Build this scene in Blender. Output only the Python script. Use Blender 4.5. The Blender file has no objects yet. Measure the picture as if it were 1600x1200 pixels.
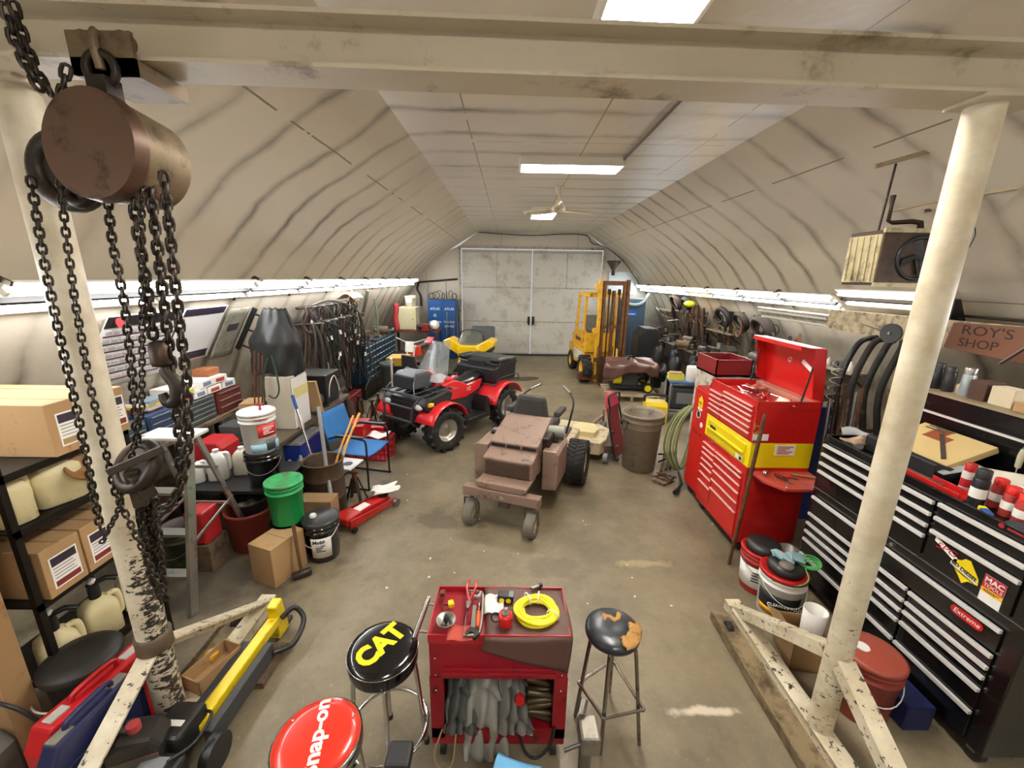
import bpy, math, random
from mathutils import Vector, Matrix, Euler
rnd = random.Random(7)
S = bpy.context.scene
COL = S.collection
PI = math.pi
def R(d): return math.radians(d)
def lin(c):
    if isinstance(c, str):
        c = [int(c[i:i+2], 16) for i in (0, 2, 4)]
    return tuple((v/255/12.92 if v/255 <= .04045 else ((v/255+.055)/1.055)**2.4) for v in c) + (1,)
# ---- the camera: a wide lens held 2.5 m above the floor, tilted 14.5 degrees down
F_PX, CAM_H, PITCH, ROLL, YAW = 640., 2.5, R(14.5), math.atan(40/2518.), R(-.45)
def ray(u, v):
    x, y = u-800, v-600
    c, s = math.cos(ROLL), math.sin(ROLL)
    x, y = x*c+y*s, -x*s+y*c
    dy = F_PX*math.cos(PITCH)-y*math.sin(PITCH); dz = -F_PX*math.sin(PITCH)-y*math.cos(PITCH)
    c, s = math.cos(YAW), math.sin(YAW)
    return Vector((x*c-dy*s, x*s+dy*c, dz))
def G(u, v, z=0.):            # a point seen in the photograph, on the level z
    d = ray(u, v); t = (z-CAM_H)/d.z; return Vector((d.x*t, d.y*t, z))
def AY(u, v, y):              # the same on an upright plane across the room
    d = ray(u, v); t = y/d.y; return Vector((d.x*t, y, CAM_H+d.z*t))
def AX(u, v, x):              # the same on an upright plane along the room
    d = ray(u, v); t = x/d.x; return Vector((x, d.y*t, CAM_H+d.z*t))
# ---- materials
MATS = {}
def mat(name, col, rough=.5, metal=0., var=.18, scale=6., dirt=None, damt=.45, dscale=9., bump=0., alpha=None, trans=0., coat=0., emit=0., aniso=None):
    if name in MATS: return MATS[name]
    m = bpy.data.materials.new(name); m.use_nodes = True
    nt = m.node_tree; N = nt.nodes; L = nt.links
    b = N['Principled BSDF']; c = lin(col)
    b.inputs['Base Color'].default_value = c
    b.inputs['Roughness'].default_value = rough; b.inputs['Metallic'].default_value = metal
    if coat: b.inputs['Coat Weight'].default_value = coat
    if trans:
        b.inputs['Transmission Weight'].default_value = trans
    if alpha is not None: b.inputs['Alpha'].default_value = alpha
    if emit:
        b.inputs['Emission Color'].default_value = c; b.inputs['Emission Strength'].default_value = emit
    tc = N.new('ShaderNodeTexCoord')
    if var or dirt or bump:
        n1 = N.new('ShaderNodeTexNoise'); n1.inputs['Scale'].default_value = scale; n1.inputs['Detail'].default_value = 6
        L.new(tc.outputs['Object'], n1.inputs['Vector'])
        mx = N.new('ShaderNodeMix'); mx.data_type = 'RGBA'
        mx.inputs[6].default_value = tuple(v*(1-var) for v in c[:3])+(1,)
        mx.inputs[7].default_value = tuple(min(1, v*(1+var)) for v in c[:3])+(1,)
        L.new(n1.outputs['Fac'], mx.inputs[0]); out = mx.outputs[2]
        if dirt:
            n2 = N.new('ShaderNodeTexNoise'); n2.inputs['Scale'].default_value = dscale; n2.inputs['Detail'].default_value = 9; n2.inputs['Roughness'].default_value = .7
            L.new(tc.outputs['Object'], n2.inputs['Vector'])
            rp = N.new('ShaderNodeValToRGB'); rp.color_ramp.elements[0].position = .62-damt*.35; rp.color_ramp.elements[1].position = .72-damt*.15
            L.new(n2.outputs['Fac'], rp.inputs[0])
            m2 = N.new('ShaderNodeMix'); m2.data_type = 'RGBA'; m2.inputs[7].default_value = lin(dirt)
            L.new(out, m2.inputs[6]); L.new(rp.outputs[0], m2.inputs[0]); out = m2.outputs[2]
        L.new(out, b.inputs['Base Color'])
        if bump:
            bp = N.new('ShaderNodeBump'); bp.inputs['Strength'].default_value = bump; bp.inputs['Distance'].default_value = .01
            L.new(n1.outputs['Fac'], bp.inputs['Height']); L.new(bp.outputs[0], b.inputs['Normal'])
    MATS[name] = m
    return m
def emis(name, col, s):
    if name in MATS: return MATS[name]
    m = bpy.data.materials.new(name); m.use_nodes = True; nt = m.node_tree
    nt.nodes.remove(nt.nodes['Principled BSDF'])
    e = nt.nodes.new('ShaderNodeEmission'); e.inputs[0].default_value = lin(col); e.inputs[1].default_value = s
    nt.links.new(e.outputs[0], nt.nodes['Material Output'].inputs[0]); MATS[name] = m
    return m
# ---- mesh builder
class MB:
    def __init__(s): s.v = []; s.f = []; s.sm = []; s.mi = []; s.m = 0; s.T = None
    def add(s, vs, fs, smooth=False, M=None):
        k = len(s.v)
        if M is not None: vs = [M @ Vector(v) for v in vs]
        if s.T is not None: vs = [s.T @ Vector(v) for v in vs]
        s.v += [tuple(v) for v in vs]
        for f in fs: s.f.append([i+k for i in f]); s.sm.append(smooth); s.mi.append(s.m)
        return s
    def box(s, c, d, r=None):
        x, y, z = (a/2 for a in d)
        vs = [(-x,-y,-z),(x,-y,-z),(x,y,-z),(-x,y,-z),(-x,-y,z),(x,-y,z),(x,y,z),(-x,y,z)]
        M = Matrix.Translation(c)
        if r is not None: M = M @ (r if isinstance(r, Matrix) else Euler(r).to_matrix().to_4x4())
        return s.add(vs, [(3,2,1,0),(4,5,6,7),(0,1,5,4),(1,2,6,5),(2,3,7,6),(3,0,4,7)], False, M)
    def bx(s, x0, x1, y0, y1, z0, z1):
        return s.box(((x0+x1)/2,(y0+y1)/2,(z0+z1)/2), (abs(x1-x0),abs(y1-y0),abs(z1-z0)))
    def hexa(s, b, t):        # four bottom and four top corners
        return s.add(list(b)+list(t), [(3,2,1,0),(4,5,6,7),(0,1,5,4),(1,2,6,5),(2,3,7,6),(3,0,4,7)])
    def bar(s, p0, p1, w, h, up=(0,0,1)):   # a rectangular bar from p0 to p1
        p0 = Vector(p0); p1 = Vector(p1); d = p1-p0; l = d.length; d.normalize(); u = Vector(up)
        x = d.cross(u)
        if x.length < 1e-4: x = d.cross(Vector((0,1,0)))
        x.normalize(); u = x.cross(d)
        M = Matrix((( x.x, d.x, u.x, 0),(x.y, d.y, u.y, 0),(x.z, d.z, u.z, 0),(0,0,0,1)))
        M.translation = (p0+p1)/2
        return s.box((0,0,0), (w, l, h), None) if False else s.add([(a*w/2, b*l/2, c*h/2) for c in (-1,1) for a, b in ((-1,-1),(1,-1),(1,1),(-1,1))], [(3,2,1,0),(4,5,6,7),(0,1,5,4),(1,2,6,5),(2,3,7,6),(3,0,4,7)], False, M)
    def cyl(s, p0, p1, r0, r1=None, n=16, cap=True):
        p0 = Vector(p0); p1 = Vector(p1); r1 = r0 if r1 is None else r1
        d = (p1-p0).normalized(); a = d.orthogonal().normalized(); b = d.cross(a)
        vs = []
        for p, r in ((p0, r0), (p1, r1)):
            vs += [p + (a*math.cos(2*PI*i/n)+b*math.sin(2*PI*i/n))*r for i in range(n)]
        s.add(vs, [(i, (i+1) % n, n+(i+1) % n, n+i) for i in range(n)], True)
        if cap:
            s.add(vs[:n], [tuple(range(n))[::-1]]); s.add(vs[n:], [tuple(range(n))])
        return s
    def tube(s, pts, r, n=8, closed=False, flat=1.):
        P = [Vector(p) for p in pts]; m = len(P); vs = []; fs = []
        a = None
        for i, p in enumerate(P):
            if closed: d = P[(i+1) % m]-P[i-1]
            else: d = P[min(i+1, m-1)]-P[max(i-1, 0)]
            if d.length < 1e-9: d = Vector((0,0,1))
            d.normalize()
            if a is None: a = d.orthogonal().normalized()
            else:
                a = a-d*a.dot(d)
                a = a.normalized() if a.length > 1e-6 else d.orthogonal().normalized()
            b = d.cross(a); q = r[i] if isinstance(r, (list, tuple)) else r
            vs += [p+(a*math.cos(2*PI*k/n)+b*math.sin(2*PI*k/n)*flat)*q for k in range(n)]
        for i in range(m if closed else m-1):
            j = (i+1) % m
            fs += [(i*n+k, i*n+(k+1) % n, j*n+(k+1) % n, j*n+k) for k in range(n)]
        s.add(vs, fs, True)
        if not closed: s.add(vs[:n], [tuple(range(n))[::-1]]); s.add(vs[-n:], [tuple(range(n))])
        return s
    def lathe(s, prof, n=24, c=(0,0,0), M=None, cap=True):   # prof: (radius, height) from the bottom up
        vs = [(c[0]+r*math.cos(2*PI*i/n), c[1]+r*math.sin(2*PI*i/n), c[2]+z) for r, z in prof for i in range(n)]
        fs = [(k*n+i, k*n+(i+1) % n, (k+1)*n+(i+1) % n, (k+1)*n+i) for k in range(len(prof)-1) for i in range(n)]
        s.add(vs, fs, True, M)
        if cap:
            s.add(vs[:n], [tuple(range(n))[::-1]], False, M); s.add(vs[-n:], [tuple(range(n))], False, M)
        return s
    def ball(s, c, r, n=12, M=None):
        r = r if isinstance(r, (tuple, list)) else (r, r, r); m = n//2; vs = []; fs = []
        for j in range(m+1):
            t = PI*(j+.02*(j == 0)-.02*(j == m))/m
            for i in range(n):
                p = Vector((r[0]*math.sin(t)*math.cos(2*PI*i/n), r[1]*math.sin(t)*math.sin(2*PI*i/n), -r[2]*math.cos(t)))
                vs.append((M @ p if M is not None else p)+Vector(c))
        for j in range(m):
            fs += [(j*n+i, j*n+(i+1) % n, (j+1)*n+(i+1) % n, (j+1)*n+i) for i in range(n)]
        return s.add(vs, fs, True)
    def torus(s, c, R_, r, M=None, n=28, k=8, sq=1.):
        pts = [Vector((R_*math.cos(2*PI*i/n), R_*sq*math.sin(2*PI*i/n), 0)) for i in range(n)]
        pts = [((M @ p) if M is not None else p)+Vector(c) for p in pts]
        return s.tube(pts, r, k, True)
    def prism(s, poly, ax, a, b, M=None):    # a 2-D outline pushed along an axis ('x': poly is (y,z), 'y': (x,z), 'z': (x,y))
        n = len(poly)
        if ax == 'x': vs = [(a, p, q) for p, q in poly]+[(b, p, q) for p, q in poly]
        elif ax == 'y': vs = [(p, a, q) for p, q in poly]+[(p, b, q) for p, q in poly]
        else: vs = [(p, q, a) for p, q in poly]+[(p, q, b) for p, q in poly]
        return s.add(vs, [tuple(range(n))[::-1], tuple(range(n, 2*n))]+[(i, (i+1) % n, n+(i+1) % n, n+i) for i in range(n)], False, M)
    def grid(s, fn, nu, nv, th=0., closed_u=False, smooth=True):   # fn(u,v) -> point; th gives it a thickness
        P = [[Vector(fn(i/nu, j/nv)) for j in range(nv+1)] for i in range(nu+1)]
        W = nv+1
        fs = [(i*W+j, (i+1)*W+j, (i+1)*W+j+1, i*W+j+1) for i in range(nu) for j in range(nv)]
        vs = [p for r in P for p in r]
        if not th: return s.add(vs, fs, smooth)
        low = []
        for i in range(nu+1):
            for j in range(nv+1):
                du = P[min(i+1, nu)][j]-P[max(i-1, 0)][j]; dv = P[i][min(j+1, nv)]-P[i][max(j-1, 0)]
                nn = du.cross(dv); nn = nn.normalized() if nn.length > 1e-12 else Vector((0,0,1))
                low.append(P[i][j]-nn*th)
        o = len(vs)
        fs2 = fs+[tuple(o+k for k in f[::-1]) for f in fs]
        ed = [(i*W, (i+1)*W) for i in range(nu)]+[((i+1)*W+nv, i*W+nv) for i in range(nu)]+[(j+1, j) for j in range(nv)]+[(nu*W+j, nu*W+j+1) for j in range(nv)]
        fs2 += [(b, a, a+o, b+o) for a, b in ed]
        return s.add(vs+low, fs2, smooth)
    def mesh(s, name, mats):
        me = bpy.data.meshes.new(name); me.from_pydata(s.v, [], s.f)
        me.polygons.foreach_set('use_smooth', s.sm); me.polygons.foreach_set('material_index', s.mi)
        for m in (mats if isinstance(mats, (list, tuple)) else [mats]): me.materials.append(m)
        me.update(); return me
def link(name, me, parent=None):
    o = bpy.data.objects.new(name, me); COL.objects.link(o)
    if parent is not None: o.parent = parent
    return o
def O(name, mb, m, parent=None, bev=0., label=None, loc=None, rot=None):   # ONE mesh object, normally a part
    o = link(name, mb.mesh(name, m), parent)
    if bev:
        b = o.modifiers.new('bevel', 'BEVEL'); b.width = bev; b.segments = 2; b.limit_method = 'ANGLE'; b.angle_limit = R(50)
    if label: o['label'] = label
    if loc is not None: o.location = loc
    if rot is not None: o.rotation_euler = rot
    return o
def T(name, label, cat, loc=(0,0,0), rz=0., group=None, rot=None):        # an Empty that parents a thing's parts
    o = bpy.data.objects.new(name, None); o.empty_display_size = .1; COL.objects.link(o)
    o.location = loc; o.rotation_euler = rot if rot is not None else (0, 0, rz)
    o['label'] = label; o['category'] = cat
    if group: o['group'] = group
    return o
def X(name, mb, m, label, cat, group=None, bev=0.):                       # a thing that is one mesh; its origin goes to its base
    xs = [v[0] for v in mb.v]; ys = [v[1] for v in mb.v]; z0 = min(v[2] for v in mb.v)
    c = ((min(xs)+max(xs))/2, (min(ys)+max(ys))/2, z0)
    mb.v = [(a-c[0], b-c[1], d-c[2]) for a, b, d in mb.v]
    o = O(name, mb, m, None, bev); o.location = c; o['label'] = label; o['category'] = cat
    if group: o['group'] = group
    return o
def struct(name, mb, m, parent=None, bev=0.):
    o = O(name, mb, m, parent, bev)
    if parent is None: o['kind'] = 'structure'
    return o
def dup(root, loc, rz=None, label=None, group=None, scale=None, rot=None):
    r = root.copy(); COL.objects.link(r); r.location = loc
    if rz is not None: r.rotation_euler = (0, 0, rz)
    if rot is not None: r.rotation_euler = rot
    if label: r['label'] = label
    if group: r['group'] = group
    if scale: r.scale = scale if isinstance(scale, (tuple, list)) else (scale,)*3
    def rec(a, b):
        for ch in list(a.children):
            c = ch.copy(); COL.objects.link(c); c.parent = b; rec(ch, c)
    rec(root, r)
    return r
def text(s, size, m, parent, loc, rot, name='lettering', depth=.0012, sx=1., shear=0., bold=0., align='CENTER'):
    cu = bpy.data.curves.new(name, 'FONT'); cu.body = s; cu.size = size; cu.extrude = depth; cu.align_x = align; cu.align_y = 'CENTER'
    cu.offset = bold; cu.shear = shear; cu.resolution_u = 3
    o = bpy.data.objects.new(name, cu); COL.objects.link(o)
    me = bpy.data.meshes.new_from_object(o.evaluated_get(bpy.context.evaluated_depsgraph_get()))
    bpy.data.objects.remove(o)
    for v in me.vertices: v.co.x *= sx
    me.materials.clear(); me.materials.append(m)
    o = link(name, me, parent); o.location = loc; o.rotation_euler = rot
    return o
def bars(par, loc, rot, w, h, n, m, name='print_lines'):     # print too small to read: short rules, in the plane of a lettering
    M = Matrix.LocRotScale(Vector(loc), Euler(rot), None)
    for k in range(n):
        q = MB(); ww = w*(1-.22*((k*7) % 3)); z = h*(.5-(k+.5)/n); q.T = M; q.box((-(w-ww)/2, z, 0), (ww, h/n*.5, .0012)); O(name, q, m, par)
def lerp(a, b, t): return Vector(a)*(1-t)+Vector(b)*t
def arc(c, r, a0, a1, n=8, ax='z'):
    out = []
    for i in range(n+1):
        a = a0+(a1-a0)*i/n; p, q = r*math.cos(a), r*math.sin(a)
        out.append(Vector(c)+Vector((p, q, 0) if ax == 'z' else (0, p, q) if ax == 'x' else (p, 0, q)))
    return out
def smooth_path(pts, k=6):     # a rounded path through the points
    P = [Vector(p) for p in pts]; out = []
    for i in range(len(P)-1):
        p0 = P[max(i-1, 0)]; p1 = P[i]; p2 = P[i+1]; p3 = P[min(i+2, len(P)-1)]
        for j in range(k):
            t = j/k
            out.append(.5*((2*p1)+(p2-p0)*t+(2*p0-5*p1+4*p2-p3)*t*t+(3*p1-p0-3*p2+p3)*t**3))
    out.append(P[-1]); return out
# common materials
steel = mat('bare_steel', '8f8b84', .35, .9, .15)
chrome = mat('chrome', 'd8d8d6', .12, 1., .03)
dsteel = mat('dark_steel', '3b352f', .5, .7, .3, dirt='5a3f2a', damt=.3)
black = mat('black_plastic', '1b1b1c', .42, 0, .15)
black_gloss = mat('black_gloss', '0c0c0d', .18, 0, .1, coat=.5)
dgrey = mat('dark_grey_plastic', '38393a', .5, 0, .15)
grey = mat('grey_plastic', '77787a', .5, 0, .12)
rubber = mat('rubber', '1f1e1d', .75, 0, .25, dirt='4a463f', damt=.25)
red = mat('red_paint', 'b51d1c', .32, .0, .1, dirt='5e1512', damt=.12, dscale=14)
red_gloss = mat('red_gloss', 'c41a1b', .25, 0, .06, coat=.4)
dred = mat('dark_red_paint', '7c1a1c', .4, 0, .12)
yellow = mat('yellow_paint', 'e8cf16', .35, 0, .06)
white = mat('white_plastic', 'e6e4dd', .45, 0, .05)
paper = mat('paper', 'efece4', .7, 0, .04)
card = mat('cardboard', 'a6855c', .8, 0, .1, scale=4, dirt='8a633a', damt=.1)
card2 = mat('cardboard_dark', '8a6d4a', .8, 0, .12, scale=4)
blue = mat('blue_paint', '1e4f9a', .4, 0, .12)
wood = mat('wood', '9c7343', .6, 0, .3, scale=3)
dwood = mat('old_wood', '6d5a44', .75, 0, .35, scale=5, dirt='3c2f24', damt=.4)
rust = mat('rust', '6e452b', .7, .3, .35, scale=12, dirt='3a2417', damt=.5)
alu = mat('aluminium', 'b9b7b0', .38, .85, .12, dirt='7b786f', damt=.2)
clear = mat('clear_plastic', 'dfe3e6', .12, 0, .02, alpha=.38)
cream = mat('cream_plastic', 'd9cf9f', .5, 0, .1)
# ---------------------------------------------------------------- the hall
XC, Y0, Y1 = .66, -3., 13.56
PROF = [(4.5,0),(4.46,.4),(4.38,.8),(4.26,1.2),(4.06,1.65),(3.83,2.05),(3.6,2.4),(3.3,2.75),(2.93,3.1),(2.62,3.31),(2.28,3.52),(1.7,3.88)]
def half(z):
    for (a, z0), (b, z1) in zip(PROF, PROF[1:]):
        if z0 <= z <= z1: return a+(b-a)*(z-z0)/(z1-z0)
    return PROF[-1][0]
def wall_tilt(z): return math.atan2(half(z-.1)-half(z+.1), .2)      # lean of the wall towards the room
def node_mat(name): 
    m = bpy.data.materials.new(name); m.use_nodes = True; return m, m.node_tree, m.node_tree.nodes['Principled BSDF']
def panel_mat(name, base, stain, rough, seams):
    m, nt, b = node_mat(name); N = nt.nodes; L = nt.links
    tc = N.new('ShaderNodeTexCoord'); sp = N.new('ShaderNodeSeparateXYZ'); L.new(tc.outputs['Object'], sp.inputs[0])
    def math_(op, a, c=None, clamp=False):
        n = N.new('ShaderNodeMath'); n.operation = op; n.use_clamp = clamp
        for i, q in enumerate((a, c)):
            if q is None: continue
            if isinstance(q, (int, float)): n.inputs[i].default_value = q
            else: L.new(q, n.inputs[i])
        return n.outputs[0]
    def noise(sc, det=5, vec=None, rgh=.55):
        n = N.new('ShaderNodeTexNoise'); n.inputs['Scale'].default_value = sc; n.inputs['Detail'].default_value = det; n.inputs['Roughness'].default_value = rgh
        L.new(vec or tc.outputs['Object'], n.inputs['Vector']); return n.outputs['Fac']
    # soot lines over the ribs, every 0.61 m along the hall
    wob = math_('MULTIPLY', math_('SUBTRACT', noise(1.3), .5), .35)
    ph = math_('FRACT', math_('DIVIDE', math_('ADD', sp.outputs['Y'], wob), .61))
    d = math_('ABSOLUTE', math_('SUBTRACT', ph, .5))
    ln = math_('SUBTRACT', 1., math_('MULTIPLY', d, 5.5), True)
    ln = math_('POWER', ln, 1.6)
    mp = N.new('ShaderNodeMapping'); mp.inputs['Scale'].default_value = (1, .35, 1); L.new(tc.outputs['Object'], mp.inputs[0])
    patch = math_('MULTIPLY', math_('SUBTRACT', noise(.9, 4, mp.outputs[0]), .33), 2.6, True)
    soot_and_shade = math_('MULTIPLY', math_('MULTIPLY', ln, patch), 1.0)
    big = math_('MULTIPLY', math_('SUBTRACT', noise(.55, 5), .5), 1.1, True)
    soot_and_shade = math_('ADD', soot_and_shade, math_('MULTIPLY', big, .55), True)
    low = N.new('ShaderNodeMapRange'); low.inputs[1].default_value = 2.3; low.inputs[2].default_value = 1.2; low.inputs[3].default_value = 0; low.inputs[4].default_value = .95; L.new(sp.outputs['Z'], low.inputs[0])  # lower wall darkened: grime plus shade under the light rows, painted into the colour
    soot_and_shade = math_('ADD', soot_and_shade, math_('MULTIPLY', low.outputs[0], math_('ADD', noise(2.2, 7), .35)), True)
    # panel joints
    for axis, step, off, w in seams:
        q = math_('FRACT', math_('DIVIDE', math_('ADD', math_('ADD', sp.outputs[axis], off), math_('MULTIPLY', wob, .03)), step))
        e = math_('LESS_THAN', q, w/step)
        e = math_('MULTIPLY', e, math_('GREATER_THAN', noise(1.7, 3), .44))
        soot_and_shade = math_('MAXIMUM', soot_and_shade, math_('MULTIPLY', e, .8))
    spots = math_('MULTIPLY', math_('GREATER_THAN', noise(14, 3), .77), .6)
    soot_and_shade = math_('MAXIMUM', soot_and_shade, spots)
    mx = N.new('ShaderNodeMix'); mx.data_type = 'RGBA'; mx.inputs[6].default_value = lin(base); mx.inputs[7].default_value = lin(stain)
    L.new(soot_and_shade, mx.inputs[0])
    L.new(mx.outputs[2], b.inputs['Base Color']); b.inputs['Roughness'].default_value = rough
    bp = N.new('ShaderNodeBump'); bp.inputs['Strength'].default_value = .25; bp.inputs['Distance'].default_value = .02
    L.new(noise(7, 5), bp.inputs['Height']); L.new(bp.outputs[0], b.inputs['Normal'])
    return m
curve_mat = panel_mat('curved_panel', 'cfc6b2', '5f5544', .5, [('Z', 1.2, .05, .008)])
ceil_mat = panel_mat('ceiling_panel', 'd2cab8', '6d6454', .3, [('X', 1.2, .42, .014), ('Y', 1.22, .1, .012)])
gable_mat = panel_mat('gable_panel', 'd4cdbd', '6b6252', .5, [('X', 1.2, .3, .012)])
m, nt, b = node_mat('concrete'); N = nt.nodes; L = nt.links
tc = N.new('ShaderNodeTexCoord')
def nz(sc, det, rgh=.6, vec=None):
    n = N.new('ShaderNodeTexNoise'); n.inputs['Scale'].default_value = sc; n.inputs['Detail'].default_value = det; n.inputs['Roughness'].default_value = rgh
    L.new(vec or tc.outputs['Object'], n.inputs['Vector']); return n.outputs['Fac']
r1 = N.new('ShaderNodeValToRGB'); L.new(nz(.45, 9, .7), r1.inputs[0])
e = r1.color_ramp.elements; e[0].position = .3; e[0].color = lin('655c4b'); e[1].position = .72; e[1].color = lin('9a8e74')
e2 = r1.color_ramp.elements.new(.5); e2.color = lin('7f745d')
r2 = N.new('ShaderNodeValToRGB'); L.new(nz(1.1, 10, .75), r2.inputs[0]); e = r2.color_ramp.elements; e[0].position = .34; e[0].color = (.5,.48,.45,1); e[1].position = .55; e[1].color = (1,1,1,1)
mu = N.new('ShaderNodeMix'); mu.data_type = 'RGBA'; mu.blend_type = 'MULTIPLY'; mu.inputs[0].default_value = .75; L.new(r1.outputs[0], mu.inputs[6]); L.new(r2.outputs[0], mu.inputs[7])
r3 = N.new('ShaderNodeValToRGB'); L.new(nz(26, 10, .78), r3.inputs[0]); e = r3.color_ramp.elements; e[0].position = .58; e[0].color = (0,0,0,1); e[1].position = .76; e[1].color = (.6,.6,.6,1)
m3 = N.new('ShaderNodeMix'); m3.data_type = 'RGBA'; m3.inputs[7].default_value = lin('c9bb9c'); L.new(mu.outputs[2], m3.inputs[6]); L.new(r3.outputs[0], m3.inputs[0])
sp_f = N.new('ShaderNodeSeparateXYZ'); L.new(tc.outputs['Object'], sp_f.inputs[0]); fl_out = m3.outputs[2]; wob_f = nz(3.1, 6)
def stain(cx, cy, rx, ry, colr, edge, amt):
    global fl_out
    def mth(op, a, c=None):
        n = N.new('ShaderNodeMath'); n.operation = op
        for i, q in enumerate((a, c)):
            if q is None: continue
            if isinstance(q, (int, float)): n.inputs[i].default_value = q
            else: L.new(q, n.inputs[i])
        return n.outputs[0]
    dx = mth('POWER', mth('DIVIDE', mth('SUBTRACT', sp_f.outputs['X'], cx), rx), 2.); dy = mth('POWER', mth('DIVIDE', mth('SUBTRACT', sp_f.outputs['Y'], cy), ry), 2.)
    d = mth('ADD', mth('SQRT', mth('ADD', dx, dy)), mth('MULTIPLY', mth('SUBTRACT', wob_f, .5), 4.5))
    r = N.new('ShaderNodeMapRange'); r.inputs[1].default_value = 1.; r.inputs[2].default_value = edge; r.inputs[3].default_value = 0; r.inputs[4].default_value = amt; L.new(d, r.inputs[0])
    mx = N.new('ShaderNodeMix'); mx.data_type = 'RGBA'; L.new(fl_out, mx.inputs[6]); mx.inputs[7].default_value = lin(colr); L.new(r.outputs[0], mx.inputs[0]); fl_out = mx.outputs[2]
p_ = G(690, 815); stain(p_.x, p_.y, .32, .2, '4a4233', .55, .65)
p_ = G(1120, 1112); stain(p_.x, p_.y, .26, .035, 'e2d8c2', .35, .75)
p_ = G(860, 885); stain(p_.x, p_.y, .3, .16, '5a5040', .4, .5)
p_ = G(1010, 880); stain(p_.x, p_.y, .25, .06, 'b9a880', .4, .5)
stain(-2.6, 3.2, 1.0, 1.4, '3f372b', .3, .6); stain(-2.2, 6.3, .7, 1.6, '463d30', .3, .6); stain(2.3, 5.2, .6, .5, '4a4032', .3, .5)
L.new(fl_out, b.inputs['Base Color'])
rr = N.new('ShaderNodeMapRange'); rr.inputs[3].default_value = .32; rr.inputs[4].default_value = .62; L.new(nz(1.6, 6), rr.inputs[0]); L.new(rr.outputs[0], b.inputs['Roughness'])
bp = N.new('ShaderNodeBump'); bp.inputs['Strength'].default_value = .18; bp.inputs['Distance'].default_value = .01; L.new(nz(22, 8), bp.inputs['Height']); L.new(bp.outputs[0], b.inputs['Normal'])
floor_mat = m
struct('floor', MB().bx(XC-4.8, XC+4.8, Y0-.1, Y1+.1, -.1, 0), floor_mat)
for sg, nm in ((-1, 'wall_left'), (1, 'wall_right')):
    w = MB(); inn = [(XC+sg*h, z) for h, z in PROF]; out = [(XC+sg*(h+.12), z+(.06 if z > 3 else 0)) for h, z in PROF]
    n = len(inn)
    vs = [(x, y, z) for y in (Y0, Y1) for x, z in inn]+[(x, y, z) for y in (Y0, Y1) for x, z in out]
    fs = []
    for i in range(n-1):
        f = (i, i+1, n+i+1, n+i); g = (2*n+i, 2*n+n+i, 2*n+n+i+1, 2*n+i+1)
        fs += [f if sg < 0 else f[::-1], g if sg < 0 else g[::-1]]
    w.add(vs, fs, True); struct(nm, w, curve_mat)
struct('ceiling', MB().bx(XC-1.72, XC+1.72, Y0, Y1, 3.88, 3.98), ceil_mat)
gp = [(XC-h, z) for h, z in PROF]+[(XC+h, z) for h, z in PROF[::-1]]
DX0, DX1, DZ = -1.57, 2.93, 3.39
g = MB()                       # far gable in three pieces round the door opening
lp = [(x, z) for x, z in gp[:12] if x < DX0-.06]
g.prism([(DX0-.06, 0)]+[(x, z) for x, z in gp[:12] if z < 3.45 and x < DX0]+[(DX0-.06, 3.45)], 'y', Y1, Y1+.1)
g.prism([(DX1+.06, 3.45)]+[(x, z) for x, z in gp[12:] if z < 3.45 and x > DX1]+[(DX1+.06, 0)], 'y', Y1, Y1+.1)
g.prism([(DX0-.06, 3.45), (XC-1.7, 3.88), (XC+1.7, 3.88), (DX1+.06, 3.45)], 'y', Y1, Y1+.1)
struct('wall_back', g, gable_mat)
struct('wall_front', MB().prism(gp, 'y', Y0-.1, Y0), gable_mat)
tr = mat('door_frame_paint', 'b8ae98', .5, 0, .1, dirt='6a5e4b', damt=.4)
f = MB(); f.bx(DX0-.07, DX0, Y1-.06, Y1+.02, 0, DZ+.07); f.bx(DX1, DX1+.07, Y1-.06, Y1+.02, 0, DZ+.07); f.bx(DX0, DX1, Y1-.06, Y1+.02, DZ, DZ+.07)
struct('trim_1', f, tr)
# the two door leaves: white sheeting with grime lines
m, nt, b = node_mat('door_sheet'); N = nt.nodes; L = nt.links
tc = N.new('ShaderNodeTexCoord'); sp = N.new('ShaderNodeSeparateXYZ'); L.new(tc.outputs['Object'], sp.inputs[0])
wv = N.new('ShaderNodeTexNoise'); wv.inputs['Scale'].default_value = 2.2; wv.inputs['Detail'].default_value = 9; wv.inputs['Roughness'].default_value = .75; L.new(tc.outputs['Object'], wv.inputs['Vector'])
rp = N.new('ShaderNodeValToRGB'); e = rp.color_ramp.elements; e[0].position = .33; e[0].color = lin('a8a192'); e[1].position = .5; e[1].color = lin('cdcac0'); L.new(wv.outputs['Fac'], rp.inputs[0])
out = rp.outputs[0]
for zz, ww in ((2.2, .035), (1.12, .02), (3.3, .05), (.05, .06)):
    s1 = N.new('ShaderNodeMath'); s1.operation = 'SUBTRACT'; L.new(sp.outputs['Z'], s1.inputs[0]); s1.inputs[1].default_value = zz
    s2 = N.new('ShaderNodeMath'); s2.operation = 'ABSOLUTE'; L.new(s1.outputs[0], s2.inputs[0])
    s3 = N.new('ShaderNodeMapRange'); L.new(s2.outputs[0], s3.inputs[0]); s3.inputs[1].default_value = 0; s3.inputs[2].default_value = ww; s3.inputs[3].default_value = 1; s3.inputs[4].default_value = 0
    s4 = N.new('ShaderNodeMath'); s4.operation = 'MULTIPLY'; L.new(s3.outputs[0], s4.inputs[0]); L.new(wv.outputs['Fac'], s4.inputs[1])
    mx = N.new('ShaderNodeMix'); mx.data_type = 'RGBA'; L.new(out, mx.inputs[6]); mx.inputs[7].default_value = lin('5c5547'); L.new(s4.outputs[0], mx.inputs[0]); out = mx.outputs[2]
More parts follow.
